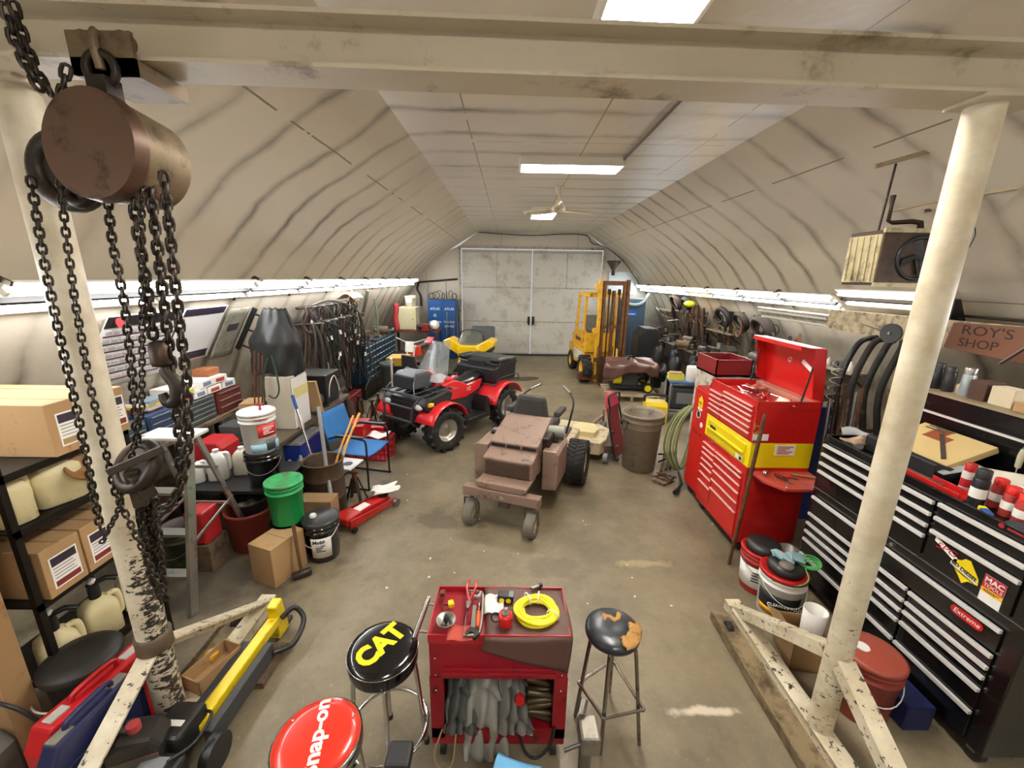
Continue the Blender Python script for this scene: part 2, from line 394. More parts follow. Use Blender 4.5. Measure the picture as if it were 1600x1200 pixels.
L.new(out, b.inputs['Base Color']); b.inputs['Roughness'].default_value = .55
door_mat = m
hd = mat('door_iron', '2a2620', .6, .5)
xm = .69
for i, (a, c) in enumerate(((DX0+.03, xm-.015), (xm+.015, DX1-.03))):
    d = MB()
    nx, nz_ = 2, 3
    d.bx(a, c, Y1-.02, Y1+.06, .05, DZ-.03)
    o = struct('door_%d' % (i+1), d, door_mat)
    q = MB(); s_ = xm-.1 if i == 0 else xm+.1
    for zz in (2.2, 1.12): q.bx(a, c, Y1-.032, Y1-.02, zz-.012, zz+.012)
    for t in (.5,): q.bx(a+(c-a)*t-.012, a+(c-a)*t+.012, Y1-.032, Y1-.02, 2.2, DZ-.05)
    O('battens', q, tr, o)
    k = MB(); k.box((s_*.6+xm*.4, Y1-.05, 1.15), (.05, .05, .28)); k.cyl((s_, Y1-.09, 1.05), (s_, Y1-.09, 1.3), .012); k.cyl((s_, Y1-.09, 1.1), (s_, Y1, 1.1), .01); k.cyl((s_, Y1-.09, 1.25), (s_, Y1, 1.25), .01)
    O('door_handle', k, hd, o)
X('weather_strip', MB().bx(DX0, DX1, Y1-.05, Y1-.03, 0, .05), rubber, 'black rubber strip along the bottom of the white double doors', 'seal')
# -------------------------------------------------------------- lights
tube_m = emis('lit_tube', 'f8faff', 21.)
tube_w = emis('lit_tube_warm', 'ffe2bc', 21.)
tube_c = emis('lit_tube_cool', 'eef8ff', 21.)
diff_m = emis('lit_diffuser', 'fff8ec', 9.)
diff_c = emis('lit_diffuser_far', 'fff6ea', 9.)
pan = mat('fixture_enamel', 'e9e5da', .3, 0, .04)
brk = mat('bracket_paint', '8f8062', .45, .1, .2, dirt='4a3e2a', damt=.4)
brk_d = mat('bracket_dark', '4a3f2d', .5, .1, .2)
def strip_fixture(side, y0, length, label, tm, x, z, group=None, lit=True):
    t = T('strip_light', label, 'light', (x, y0+length/2, z), 0, group)
    sg = side; tilt = R(38)*sg            # leans with the wall, facing the room and the floor
    t.rotation_euler = (0, tilt, 0)
    h = length/2-.02
    q = MB(); q.prism([(-.15, .0), (-.15, .018), (-.04, .045), (.04, .045), (.15, .018), (.15, .0), (0.02, .016), (0, .004), (-.02, .016)], 'y', -h, h)
    o = O('reflector', q, pan, t)
    q = MB(); q.bx(-.012, .012, -h, h, -.034, .006); O('gap_shade_strip', q, mat('gap_shade', '191612', .7, 0, .1), t)  # near-black strip painted in for the dark gap between the two tubes
    for s2 in (-1, 1):
        o = O('tube', MB().cyl((s2*.082, -h+.03, -.012), (s2*.082, h-.03, -.012), .019, n=10), tm, t)
        q = MB()
        for e_ in (-1, 1): O('lamp_holder', MB().box((s2*.082, e_*(h-.015), -.005), (.035, .025, .05)), pan, t)
    return t
def bracket(side, y, label, x, z, group):
    sg = side; q = MB(); n = Vector((-sg*math.sin(R(38)), 0, -math.cos(R(38)))); u = Vector((-sg*math.cos(R(38)), 0, math.sin(R(38))))
    c = Vector((x, y, z))
    n = -n; pts = [c+u*.19-n*.04, c+u*.15+n*.045, c+u*.0+n*.025, c-u*.14+n*.06, c-u*.21+n*.01]
    for a, b_ in zip(pts, pts[1:]): q.bar(a, b_, .03, .014, up=(0,1,0))
    return X('light_bracket', q, brk_d, label, 'bracket', group)
LX, LZ = -2.86, 2.34
ys = [-1.19+1.16*k for k in range(13)]
nth = ['nearest', 'second', 'third', 'fourth', 'fifth', 'sixth', 'seventh', 'eighth', 'ninth', 'tenth', 'eleventh', 'twelfth', 'thirteenth']
for k, y in enumerate(ys[:12]):
    if y < -.1: tm = tube_m
    tm = tube_c if k in (10, 8) else tube_m
    strip_fixture(-1, y, 1.16, 'twin tube strip light on the left wall, %s of its row from the camera' % nth[k], tm, LX, LZ, 'lit strip lights along the left wall')
for k, y in enumerate(ys[1:12]):
    bracket(-1, y, 'bent metal bracket between strip lights on the left wall, %s from the camera' % nth[k], LX-.01, LZ, 'brackets along the left light row')
RX, RZ = 4.1, 2.26
ys = [5.18, 6.26, 7.42, 8.55, 9.71, 10.97, 12.2]
for k, (y, l) in enumerate(zip(ys, [1.08, 1.16, 1.13, 1.16, 1.26, 1.2, 1.2])):
    tm = tube_w if k == 3 else tube_c if k > 4 else tube_m
    strip_fixture(1, y, l, ('warm tinted twin tube strip light on the right wall' if k == 3 else 'twin tube strip light on the right wall, %s of its lit row from the camera' % nth[k]), tm, RX, RZ, 'lit strip lights along the right wall')
for k, y in enumerate(ys[1:]):
    bracket(1, y, 'small metal bracket between strip lights on the right wall, %s from the camera' % nth[k], RX+.01, RZ, 'brackets along the right light row')
strip_fixture(1, 3.9, 1.2, 'dim twin tube strip light on the right wall above the painted board', emis('dim_tube', 'fff4e2', 6.), 4.05, 2.33)
strip_fixture(1, 1.2, 1.2, 'strip light glowing behind the right post above the shop sign', tube_m, 4.1, 2.3)
strip_fixture(1, -.4, 1.2, 'twin tube strip light on the right wall beside the camera', tube_m, 4.1, 2.3)
# unlit long fixture lower on the right wall
a, c = AX(1157, 484, 3.95), AX(1290, 500, 3.95)
t = T('unlit_fixture', 'long unlit white strip fixture hung under the lit row on the right wall', 'light', (3.98, 5.85, 2.02))
t.rotation_euler = (0, R(50), 0)
O('reflector', MB().box((0,0,.03), (.2, 1.5, .03)), mat('dull_enamel', 'c9c4b4', .35, .1, .1, dirt='7d7767', damt=.4), t, .004)
for s2 in (-1, 1): O('tube', MB().cyl((s2*.06, -.72, 0), (s2*.06, .72, 0), .016), mat('unlit_tube', 'dcd8cc', .3, 0, .03), t)
# ceiling fixtures
def troffer(loc, rz, w, l, label, dm, h=.09):
    t = T('ceiling_light', label, 'light', loc, rz)
    q = MB(); q.bx(-w/2, w/2, -l/2, l/2, h-.03, h)
    for s2 in (-1, 1):
        q.bx(s2*w/2-.012, s2*w/2+.012, -l/2, l/2, 0, h); q.bx(-w/2, w/2, s2*l/2-.012, s2*l/2+.012, 0, h)
    O('housing', q, pan, t, .003)
    n = max(2, int(round(w/.11)))
    for i in range(n):
        xx = -w/2+w*(i+.5)/n
        O('tube', MB().cyl((xx, -l/2+.03, h-.05), (xx, l/2-.03, h-.05), .016, n=10), dm, t)
    return t
c1 = G(1022, 2, 3.79)
troffer((c1.x+.02, 2.62, 3.79), R(0), .5, 1.2, 'lit ceiling light with six tubes above the white beam', emis('ceiling_tube_near', 'fffaf4', 46.))
c2 = G(891, 265, 3.79); print('fix2', c2)
troffer((c2.x, c2.y, 3.79), R(90), .4, 1.22, 'lit shallow ceiling light hung in front of the fan', emis('ceiling_tube', 'fffaf4', 46.))
c3 = G(849, 337, 3.79); print('fix3', c3)
troffer((c3.x, c3.y, 3.79), 0, .5, 1.2, 'lit ceiling light seen just beyond the fan hub', emis('ceiling_tube_far', 'fffaf4', 46.))
troffer((.6, -1.2, 3.79), 0, .6, 1.2, 'ceiling light behind the camera over the near floor', emis('ceiling_tube_near', 'fffaf4', 46.))
# ceiling fan
fc = AY(873, 326, 6.9); print('fan', fc)
t = T('ceiling_fan', 'cream three blade ceiling fan on a short rod', 'fan', (fc.x, fc.y, 3.88))
fp = mat('fan_enamel', 'cfc4a6', .4, 0, .1, dirt='80755c', damt=.3)
dz = fc.z-3.88
O('canopy', MB().lathe([(.02,-.13),(.05,-.1),(.075,0)], 20), fp, t)
O('rod', MB().cyl((0,0,dz+.05), (0,0,-.08), .014), fp, t)
O('motor', MB().lathe([(.03,dz-.07),(.1,dz-.05),(.12,dz-.01),(.11,dz+.03),(.05,dz+.06),(.025,dz+.16)], 24), fp, t)
for k in range(3):
    a = R(25+120*k)
    q = MB(); M = Matrix.Rotation(a, 4, 'Z')
    def bl(u, v): 
        x = .1+.56*u; w = (.03+.13*math.sin(PI*min(1, .12+u*.9))**.8)
        return M @ Vector((x, (v-.5)*w, dz-.02+.05*(v-.5)))
    q.grid(bl, 10, 4, .008)
    O('blade', q, fp, t)
# conduit on the ceiling from the fixture to the right curve
p0 = Vector((c2.x+.6, c2.y, 3.86)); p1 = G(1075, 145, 3.86)
X('conduit', MB().tube([p0, p1], .014), mat('grey_conduit', '6f6555', .5, .3), 'thin dark conduit running along the ceiling from the shallow light', 'conduit')
# cable along the gable top
pts = [AY(u, v, Y1-.06) for u, v in ((748,363),(790,366),(835,368),(880,366),(916,368),(925,380),(945,386),(972,406),(990,430),(1003,450),(1013,462))]
X('cable', MB().tube(smooth_path(pts, 5), .012), black, 'black cable stapled over the white double doors along the roof edge', 'cable')
# ------------------------------------------------------------ camera, world, view
cam = bpy.data.cameras.new('camera'); co = bpy.data.objects.new('camera', cam); COL.objects.link(co)
cam.sensor_width = 36; cam.lens = 36*F_PX/1600; cam.clip_start = .02
fw = ray(800, 600).normalized(); rt = (ray(900, 600)-ray(800, 600)).normalized(); up = rt.cross(fw)
co.matrix_world = Matrix(((rt.x, up.x, -fw.x, 0), (rt.y, up.y, -fw.y, 0), (rt.z, up.z, -fw.z, CAM_H), (0,0,0,1)))
S.camera = co
w = bpy.data.worlds.new('world'); S.world = w; w.use_nodes = True
w.node_tree.nodes['Background'].inputs[0].default_value = (.8,.85,.9,1); w.node_tree.nodes['Background'].inputs[1].default_value = .3
S.view_settings.view_transform = 'Standard'; S.view_settings.look = 'None'; S.view_settings.gamma = 1; S.view_settings.use_curve_mapping = False
S.view_settings.exposure = 1.2
try: S.cycles.max_bounces = 8; S.cycles.diffuse_bounces = 5
except Exception: pass
# ------------------------------------------------ rolling gantry and chain hoist
m, nt, b = node_mat('chipped_white'); N = nt.nodes; L = nt.links
tc = N.new('ShaderNodeTexCoord'); mp = N.new('ShaderNodeMapping'); mp.inputs['Scale'].default_value = (1, 1, 2.2); L.new(tc.outputs['Object'], mp.inputs[0])
def gn(sc, det, rgh=.6, vec=None):
    n = N.new('ShaderNodeTexNoise'); n.inputs['Scale'].default_value = sc; n.inputs['Detail'].default_value = det; n.inputs['Roughness'].default_value = rgh
    L.new(vec or tc.outputs['Object'], n.inputs['Vector']); return n.outputs['Fac']
rp = N.new('ShaderNodeValToRGB'); e = rp.color_ramp.elements; e[0].position = .3; e[0].color = lin('b9a988'); e[1].position = .6; e[1].color = lin('ddd3b8'); L.new(gn(5, 7), rp.inputs[0])
sp = N.new('ShaderNodeSeparateXYZ'); L.new(tc.outputs['Object'], sp.inputs[0])
zr = N.new('ShaderNodeMapRange'); zr.inputs[1].default_value = 2.4; zr.inputs[2].default_value = .5; zr.inputs[3].default_value = .78; zr.inputs[4].default_value = .585; L.new(sp.outputs['Z'], zr.inputs[0])
gt = N.new('ShaderNodeMath'); gt.operation = 'GREATER_THAN'; L.new(gn(20, 7, .74, mp.outputs[0]), gt.inputs[0]); L.new(zr.outputs[0], gt.inputs[1])
mx = N.new('ShaderNodeMix'); mx.data_type = 'RGBA'; mx.inputs[7].default_value = lin('2b241d'); L.new(rp.outputs[0], mx.inputs[6]); L.new(gt.outputs[0], mx.inputs[0]); L.new(mx.outputs[2], b.inputs['Base Color']); b.inputs['Roughness'].default_value = .45
chip = m
m, nt, b = node_mat('chipped_white_heavy'); N = nt.nodes; L = nt.links
tc = N.new('ShaderNodeTexCoord'); mp = N.new('ShaderNodeMapping'); mp.inputs['Scale'].default_value = (1, 1, 1.8); L.new(tc.outputs['Object'], mp.inputs[0])
rp = N.new('ShaderNodeValToRGB'); e = rp.color_ramp.elements; e[0].position = .3; e[0].color = lin('b5a78a'); e[1].position = .6; e[1].color = lin('d8cfb8'); L.new(gn(5, 7), rp.inputs[0])
sp = N.new('ShaderNodeSeparateXYZ'); L.new(tc.outputs['Object'], sp.inputs[0])
zr = N.new('ShaderNodeMapRange'); zr.inputs[1].default_value = 1.75; zr.inputs[2].default_value = 1.05; zr.inputs[3].default_value = .76; zr.inputs[4].default_value = .53; L.new(sp.outputs['Z'], zr.inputs[0])
xr = N.new('ShaderNodeMapRange'); xr.inputs[1].default_value = -.05; xr.inputs[2].default_value = .05; xr.inputs[3].default_value = .17; xr.inputs[4].default_value = -.05; L.new(sp.outputs['X'], xr.inputs[0])
ad = N.new('ShaderNodeMath'); ad.operation = 'ADD'; L.new(zr.outputs[0], ad.inputs[0]); L.new(xr.outputs[0], ad.inputs[1])
gt = N.new('ShaderNodeMath'); gt.operation = 'GREATER_THAN'; L.new(gn(27, 7, .72, mp.outputs[0]), gt.inputs[0]); L.new(ad.outputs[0], gt.inputs[1])
mx = N.new('ShaderNodeMix'); mx.data_type = 'RGBA'; mx.inputs[7].default_value = lin('2a241e'); L.new(rp.outputs[0], mx.inputs[6]); L.new(gt.outputs[0], mx.inputs[0]); L.new(mx.outputs[2], b.inputs['Base Color']); b.inputs['Roughness'].default_value = .5
chip_heavy = m
beam_m = mat('beam_paint', 'c6bba3', .45, 0, .14, scale=3, dirt='85775c', damt=.2, dscale=4)
LPX, LPY, RPX, RPY, BZ = -1.83, 1.74, 1.77, 1.74, 3.16
gan = T('gantry_crane', 'cream painted steel gantry crane of one beam on two pipe posts', 'crane', (0, 1.74, 0))
def gl(o): return (o[0], o[1]-1.74, o[2])
def beam_y(x): return 1.60+(x+1.83)*.036-1.74
q = MB()
for s_, (w2, z0, z1) in enumerate(((.082, 0, .013), (.005, .013, .15), (.082, .15, .163))):
    for xa, xb in ((-1.92, 1.97),):
        q.hexa([(xa, beam_y(xa)-w2, BZ+z0), (xb, beam_y(xb)-w2, BZ+z0), (xb, beam_y(xb)+w2, BZ+z0), (xa, beam_y(xa)+w2, BZ+z0)],
               [(xa, beam_y(xa)-w2, BZ+z1), (xb, beam_y(xb)-w2, BZ+z1), (xb, beam_y(xb)+w2, BZ+z1), (xa, beam_y(xa)+w2, BZ+z1)])
O('beam', q, beam_m, gan)
for px, mm in ((LPX, chip_heavy), (RPX, chip)):
    O('post', MB().cyl((0, 0, .1), (0, 0, BZ), .066 if px < 0 else .06, n=28), mm, gan, loc=(px, 0, 0))
    q = MB(); q.bx(-.1, .1, -.1, .06, BZ-.012, BZ); O('top_plate', q, beam_m, gan, loc=(px, 0, 0))
    q = MB(); q.bx(-.06, .05, -1.0, .93, .085, .1); q.bx(-.06, -.05, -1., .93, .02, .09); q.bx(.04, .05, -1., .93, .02, .09)
    o = O('base_channel', q, chip, gan, loc=(px, 0, 0))
    q = MB(); q.bx(-.2, -.06, -1.0, .84, .03, .042); q.bx(-.21, -.2, -1., .84, .01, .075)
    O('base_angle', q, mat('dirty_angle', '8b7a5c', .6, .2, .3, dirt='4a3a28', damt=.5), gan, loc=(px, 0, 0))
    for s_ in (1, -1):
        q = MB(); q.bar((0, s_*.05, .6), (0, s_*.86, .1), .092, .012); q.bar((-.042, s_*.05, .565), (-.035, s_*.86, .065), .01, .07)
        O('brace', q, chip, gan, loc=(px, 0, 0))
    for s_ in (-.85, .72):
        q = MB(); q.cyl((-.15, s_, .04), (-.11, s_, .04), .04, n=16); O('caster', q, rubber, gan, loc=(px, 0, 0))
O('belt_collar', MB().lathe([(.072, .60), (.078, .605), (.078, .69), (.072, .695)], 28), mat('leather_belt', '5a4b39', .6, 0, .2), gan, loc=(LPX, 0, 0), label='brown belt wrapped round the post')
# --- chain
def chain(path, pitch=.031, w=.034, r=.0055, seg=10, jitter=0.):
    q = MB(); P = [Vector(p) for p in path]; d = [0]
    for a, c in zip(P, P[1:]): d.append(d[-1]+(c-a).length)
    def at(s):
        for i in range(len(P)-1):
            if s <= d[i+1]: return P[i].lerp(P[i+1], (s-d[i])/max(1e-6, d[i+1]-d[i])), (P[i+1]-P[i]).normalized()
        return P[-1], (P[-1]-P[-2]).normalized()
    n = int(d[-1]/pitch); rt0 = Vector((1, .15, 0)); ln = pitch+2.2*r
    for k in range(n):
        p, t = at((k+.5)*pitch); u = (rt0-t*rt0.dot(t))
        u = u.normalized() if u.length > .05 else t.orthogonal().normalized()
        v = t.cross(u); a = R(45 if k % 2 else -45)+rnd.uniform(-.2, .2)+jitter*rnd.uniform(-1, 1)
        x = u*math.cos(a)+v*math.sin(a); hw = w/2-r; hl = max(ln/2-hw, .002)
        pts = []
        for i in range(seg):
            an = 2*PI*i/seg; sx, sy = math.cos(an), math.sin(an)
            pts.append(p+x*hw*sx+t*(hw*sy+(hl if sy > 1e-6 else -hl if sy < -1e-6 else 0)))
        q.tube(pts, r, 5, True)
    return q
chm = mat('chain_steel', '4a433b', .42, .85, .3, dirt='2b231b', damt=.4)
hst = T('chain_hoist', 'dark chain hoist with round cover hung from the left end of the beam', 'hoist', (-1.46, 1.5, 2.62))
hb = Vector((-1.46, 1.5, 2.62))
def hp(u, v, y=1.46): return AY(u, v, y)-hb
dc = hp(148, 228, 1.42); ax = Vector((.12, .99, -.08)).normalized()
gunm = mat('hoist_paint', '68503f', .42, .45, .2, scale=4, dirt='2e231d', damt=.3)
gun_tan = mat('hoist_tan', '7d6b51', .5, .35, .25, dirt='4b3b2c', damt=.4)
O('cover_disc', MB().cyl(dc-ax*.02, dc+ax*.025, (.16), .163, n=44), gunm, hst, .006)
O('drum', MB().cyl(dc+ax*.025, dc+ax*.19, .157, .145, n=36), gun_tan, hst, .01)
q = MB(); wc = hp(108, 268, 1.6); le = hp(127, 306, 1.5); M = Matrix.Rotation(R(90), 4, 'X')
Mw = (Vector((0,0,1)).rotation_difference(Vector((.15, .75, .62)).normalized())).to_matrix().to_4x4()
q.torus(wc, .105, .034, Matrix.Rotation(R(88), 4, 'X'), 32, 8); q.cyl(wc+Vector((0, -.012, 0)), wc+Vector((0, .012, 0)), .09, n=28); q.torus(le, .034, .017, Matrix.Rotation(R(75), 4, 'X'), 22, 8, .8); q.bar(wc+Vector((.02, -.02, -.06)), le+Vector((0, 0, .03)), .04, .05)
O('hand_wheel', q, dsteel, hst)
q = MB(); q.box(dc+ax*.07+Vector((0, 0, .165)), (.06, .06, .1)); q.torus(dc+ax*.07+Vector((0, 0, .24)), .045, .013, Matrix.Rotation(R(90), 4, 'X'))
O('suspension_eye', q, dsteel, hst)
q = MB(); tz = BZ-hb.z
pu = dc+ax*.07+Vector((0, 0, .24))
q.tube(smooth_path([pu, pu+Vector((0, 0, .1)), (pu.x, .1, tz-.03)], 4), .014); q.bx(pu.x-.1, pu.x+.1, .0, .22, tz-.06, tz-.012); q.bx(pu.x-.1, pu.x+.1, .0, .012, tz-.06, tz+.06)
for s_ in (-1, 1):
    q.cyl((pu.x+s_*.06, .01, tz+.04), (pu.x+s_*.06, .04, tz+.04), .028)
O('trolley', q, gun_tan, hst)
def hang(name, pts, y, **k):
    P = [hp(u, v, yy if isinstance(yy, float) else y) for u, v, yy in [(p+(None,))[:3] for p in pts]]
    return O(name, chain(P, **k), chm, hst)
hang('hand_chain', [(48,278),(66,392),(92,520),(120,640),(140,740),(158,830)], 1.46, pitch=.026, w=.03, r=.0045)
hang('hand_chain', [(93,280),(104,372),(117,470),(140,600),(164,700),(180,770),(228,868),(262,940)], 1.44, pitch=.025, w=.026, r=.004)
hang('load_chain', [(168,312),(176,382),(194,470),(206,580),(214,690)], 1.46, pitch=.026, w=.031, r=.0048)
hang('load_chain', [(205,290),(216,370),(229,440),(240,530)], 1.45, pitch=.033, w=.038, r=.0065)
hang('hand_chain', [(221,285),(222,400),(222,540),(222,640),(202,730),(184,800),(158,850)], 1.43, pitch=.021, w=.023, r=.0035)
hang('load_chain', [(233,280),(248,400),(259,500),(270,590),(281,690),(282,760),(262,795),(250,800)], 1.46, pitch=.033, w=.038, r=.0065)
hang('load_chain', [(256,272),(268,390),(281,510),(291,590),(295,690),(285,750),(268,790),(246,798)], 1.42, pitch=.033, w=.038, r=.0065)
hang('top_chain', [(8,10),(22,60),(45,110),(72,155)], 1.40, pitch=.03, w=.034, r=.006)
hang('top_chain', [(20,5),(40,70),(62,120),(82,150)], 1.46, pitch=.03, w=.034, r=.006)
hang('top_chain', [(104,105),(100,130),(96,155)], 1.46, pitch=.03, w=.034, r=.006)
# lower hook hanging from its own chain
kc = hp(249, 545, 1.45); q = MB(); q.lathe([(.012, .03), (.03, .022), (.033, -.05), (.03, -.06), (.015, -.065)], 20, kc)
O('hook_block', q, dsteel, hst)
q = MB(); k0 = kc+Vector((.008, 0, -.06))
hk = smooth_path([k0, k0+Vector((.004, 0, -.03)), k0+Vector((.03, 0, -.07)), k0+Vector((.022, 0, -.125)), k0+Vector((-.015, 0, -.14)), k0+Vector((-.03, 0, -.105))], 5)
q.tube(hk, [.014+.012*math.sin(PI*i/(len(hk)-1)) for i in range(len(hk))], 8)
O('hook', q, dsteel, hst)
# sheave block lower down
sc_ = hp(215, 728, 1.44); q = MB()
Ms = (Vector((0,0,1)).rotation_difference(Vector((-.25, -.8, .5)).normalized())).to_matrix().to_4x4()
q.torus(sc_, .082, .024, Ms, 28, 8); q.cyl(sc_+Ms @ Vector((0,0,-.015)), sc_+Ms @ Vector((0,0,.015)), .075, n=24)
O('sheave', q, dsteel, hst)
q = MB(); q.bar(hp(170,738,1.40), hp(258,700,1.40), .02, .03); q.bar(hp(205,735,1.40), hp(222,790,1.42), .045, .03); q.bar(hp(212,742,1.40), hp(232,775,1.42), .05, .05)
O('yoke', q, mat('yoke_dark','453a2f',.5,.4,.2), hst, .004)
# the spare chain gathered in a hanging bundle along the post
def bundle_paths():
    for k in range(9):
        o_ = rnd.uniform(-8, 8)
        yield [(232+o_*1.5, 772+abs(o_)), (228+o_*2, 800), (236+o_*1.9, 850), (243+o_*1.6, 900), (254+o_*.7, 950-abs(o_)*4)]
for pth in bundle_paths():
    hang('spare_chain', pth, 1.52+rnd.uniform(-.03, .05), pitch=.025, w=.028, r=.0048, jitter=.8)
# ------------------------------------------------ tool chests on the right
def W(t):                       # a builder that takes room coordinates and stores them in the thing's own frame
    q = MB(); q.T = t.matrix_basis.inverted(); return q
def LW(t, p): return t.matrix_basis.inverted() @ Vector(p)
FACE_L = (R(90), 0, R(-90))     # lettering on a face that looks towards -X
FACE_N = (R(90), 0, 0)          # on a face that looks towards the camera (-Y)
FACE_R = (R(90), 0, R(90))      # towards +X
FACE_U = (0, 0, 0)              # on a level top
def drawers(t, x0, items, body_m, hm, hh=.014, proud=.012, hx=.014, gap=.004):
    for (ya, yb, za, zb) in items:      # front face looks to -X
        q = W(t); q.bx(x0-proud, x0+.01, ya+gap, yb-gap, za+gap, zb-gap)
        o = O('drawer', q, body_m, t, .002)
        q = W(t); q.bx(x0-proud-hx, x0-proud+.002, ya+gap, yb-gap, zb-gap-hh, zb-gap); q.bx(x0-proud-hx, x0-proud-hx+.004, ya+gap, yb-gap, zb-gap-hh-.004, zb-gap-hh+.001) if False else None
        O('handle', q, hm, o, .002)
def casters(t, x0, x1, y0, y1, r=.05):
    for x in (x0+.06, x1-.06):
        for y in (y0+.07, y1-.07):
            q = W(t); q.cyl((x-.018, y, r), (x+.018, y, r), r, n=16); o = O('caster', q, rubber, t)
            q = W(t); q.bar((x, y, r*1.1), (x, y, r*2+.03), .05, .04); O('fork', q, steel, o)
redc = mat('chest_red', 'c21a16', .3, 0, .05, coat=.3); reds = mat('chest_red_side', 'b31815', .33, 0, .08, dirt='7a1210', damt=.12)
pinkt = mat('red_chest_trim', 'e3b3aa', .35, .0, .04)
yel = mat('chest_yellow', 'f0d812', .33, 0, .04)
blk = mat('chest_black', '0b0b0c', .22, 0, .1, coat=.35)
slv = mat('drawer_trim', 'eceae6', .3, .35, .04)
# red roller cabinet
RX0, RX1 = 2.16, 2.72
rc = T('roller_cabinet', 'lower red roller tool cabinet with twelve drawers under the yellow section', 'tool cabinet', ((RX0+RX1)/2, 3.79, 0))
q = W(rc); q.bx(RX0, RX1, 3.38, 4.22, .1, .875); O('body', q, reds, rc, .006)
zs = [.18, .36, .46, .55, .62, .69, .75, .81]
dl = [(3.93, 4.19, a, b_) for a, b_ in zip(zs, zs[1:])]
zs = [.13, .40, .50, .60, .68, .76, .81]
dl += [(3.42, 3.92, a, b_) for a, b_ in zip(zs, zs[1:])]
drawers(rc, RX0, dl, redc, pinkt)
q = W(rc)
for y in (3.67, 4.05): 
    q = W(rc); q.cyl((RX0-.008, y, .845), (RX0, y, .845), .011, n=12); O('lock', q, chrome, rc)
casters(rc, RX0, RX1, 3.38, 4.22)
q = W(rc); q.prism([(RX0+.04, 3.385), (RX0+.04, 3.2), (RX0+.14, 3.05), (RX1-.1, 3.05), (RX1, 3.2), (RX1, 3.385)], 'z', .82, .845); O('side_shelf', q, mat('shelf_red', 'b8403a', .35, .1, .2, dirt='8d6a60', damt=.2), rc, .003)
# yellow section
yc = T('tool_chest', 'yellow middle tool section between the red cabinets', 'tool chest', ((RX0+RX1)/2, 3.79, .875))
q = W(yc); q.bx(RX0, RX1, 3.38, 4.22, .875, 1.115); O('body', q, yel, yc, .006)
q = W(yc); q.bx(RX0-.012, RX0+.01, 3.44, 4.16, .9, 1.075); o = O('drawer', q, mat('chest_yellow_drawer', 'd8c010', .35, 0, .06), yc, .004)
q = W(yc); q.bx(RX0-.03, RX0-.008, 3.46, 4.14, .985, 1.0); O('handle', q, yel, o, .003)
q = W(yc); q.bx(RX0-.014, RX0-.011, 3.98, 4.1, .99, 1.03); O('label_dark', q, black, o)
q = W(yc); q.bx(RX0-.014, RX0-.011, 3.46, 3.57, .9, .94); O('sticker', q, white, o)
q = W(yc); q.bx(RX0-.0155, RX0-.0135, 3.47, 3.505, .905, .935); O('sticker_patch', q, black, o)
q = W(yc); q.bx(2.38, 2.56, 3.377, 3.38, 1.0, 1.1); o = O('warning_sticker', q, paper, yc)
bars(o, LW(yc, (2.47, 3.3768, 1.05)), FACE_N, .14, .08, 5, mat('print_red', 'b03a36', .6, 0, 0))
# red top chest with open lid
tcst = T('tool_chest', 'red top tool chest with its lid propped open full of hand tools', 'tool chest', ((RX0+RX1)/2, 3.79, 1.115))
q = W(tcst); q.bx(RX0, RX1, 3.38, 4.22, 1.115, 1.43)
for (a, b_, c, d) in ((RX0, RX0+.012, 3.38, 4.22), (RX1-.012, RX1, 3.38, 4.22), (RX0, RX1, 3.38, 3.392), (RX0, RX1, 4.208, 4.22)): q.bx(a, b_, c, d, 1.42, 1.5)
O('body', q, reds, tcst, .003)
zs = [1.135, 1.2, 1.25, 1.3, 1.35, 1.4]; dl = [(3.94, 4.19, a, b_) for a, b_ in zip(zs[0:], zs[1:])]
zs = [1.135, 1.2, 1.255, 1.31, 1.36, 1.41, 1.45]; dl += [(3.42, 3.93, a, b_) for a, b_ in zip(zs, zs[1:])]
drawers(tcst, RX0, dl, redc, pinkt)
q = W(tcst); q.bx(2.62, RX1-.012, 3.4, 4.2, 1.43, 1.49); O('back_rail', q, mat('bare_rail', 'b07a66', .45, .1, .15), tcst, .003)
hx, hz = RX1, 1.5; tx, tz_ = 2.66, 1.96
lid = T('x', 'x', 'x', (0,0,0)); bpy.data.objects.remove(lid)
q = W(tcst); q.bar((hx, 3.8, hz), (tx, 3.8, tz_), .84, .008, up=(1,0,0)); 
lo = O('lid', q, redc, tcst, .002)
q = W(tcst)
q.hexa([(tx, 3.38, tz_-.004), (tx, 4.22, tz_-.004), (tx-.13, 4.22, tz_-.0), (tx-.13, 3.38, tz_)], [(tx, 3.38, tz_+.006), (tx, 4.22, tz_+.006), (tx-.13, 4.22, tz_+.01), (tx-.13, 3.38, tz_+.01)])
O('lid_lip', q, mat('lid_pink', 'd0453f', .35, 0, .1, dirt='b05b50', damt=.3), lo, .003)
q = W(tcst); q.bx(tx-.132, tx-.124, 3.5, 4.22, tz_-.03, tz_+.01); O('lid_edge', q, redc, lo)
for y in (3.38, 4.21):
    q = W(tcst); q.prism([(hx, hz), (tx, tz_), (tx-.1, tz_), (hx-.1, hz+.03)], 'y', y, y+.008); O('lid_side', q, reds, lo)
for y in (3.41, 4.19):
    q = W(tcst); q.cyl((2.55, y, 1.49), (2.6, y, 1.83), .008, n=8); O('lid_strut', q, black, tcst)
q = W(tcst); q.torus((2.675, 3.82, 1.79), .022, .007, Matrix.Rotation(R(90), 4, 'Y'), 16, 6); O('lid_emblem', q, mat('emblem_pink', 'd99a92', .4, .2, 0), lo)
q = W(tcst); q.bar((2.672, 3.52, 1.75), (2.676, 3.66, 1.81), .004, .04, up=(0,0,1)); O('lid_sticker', q, paper, lo)
q = W(tcst); q.bx(2.16, 2.3, 3.376, 3.38, 1.14, 1.2); o = O('paper_note', q, paper, tcst)
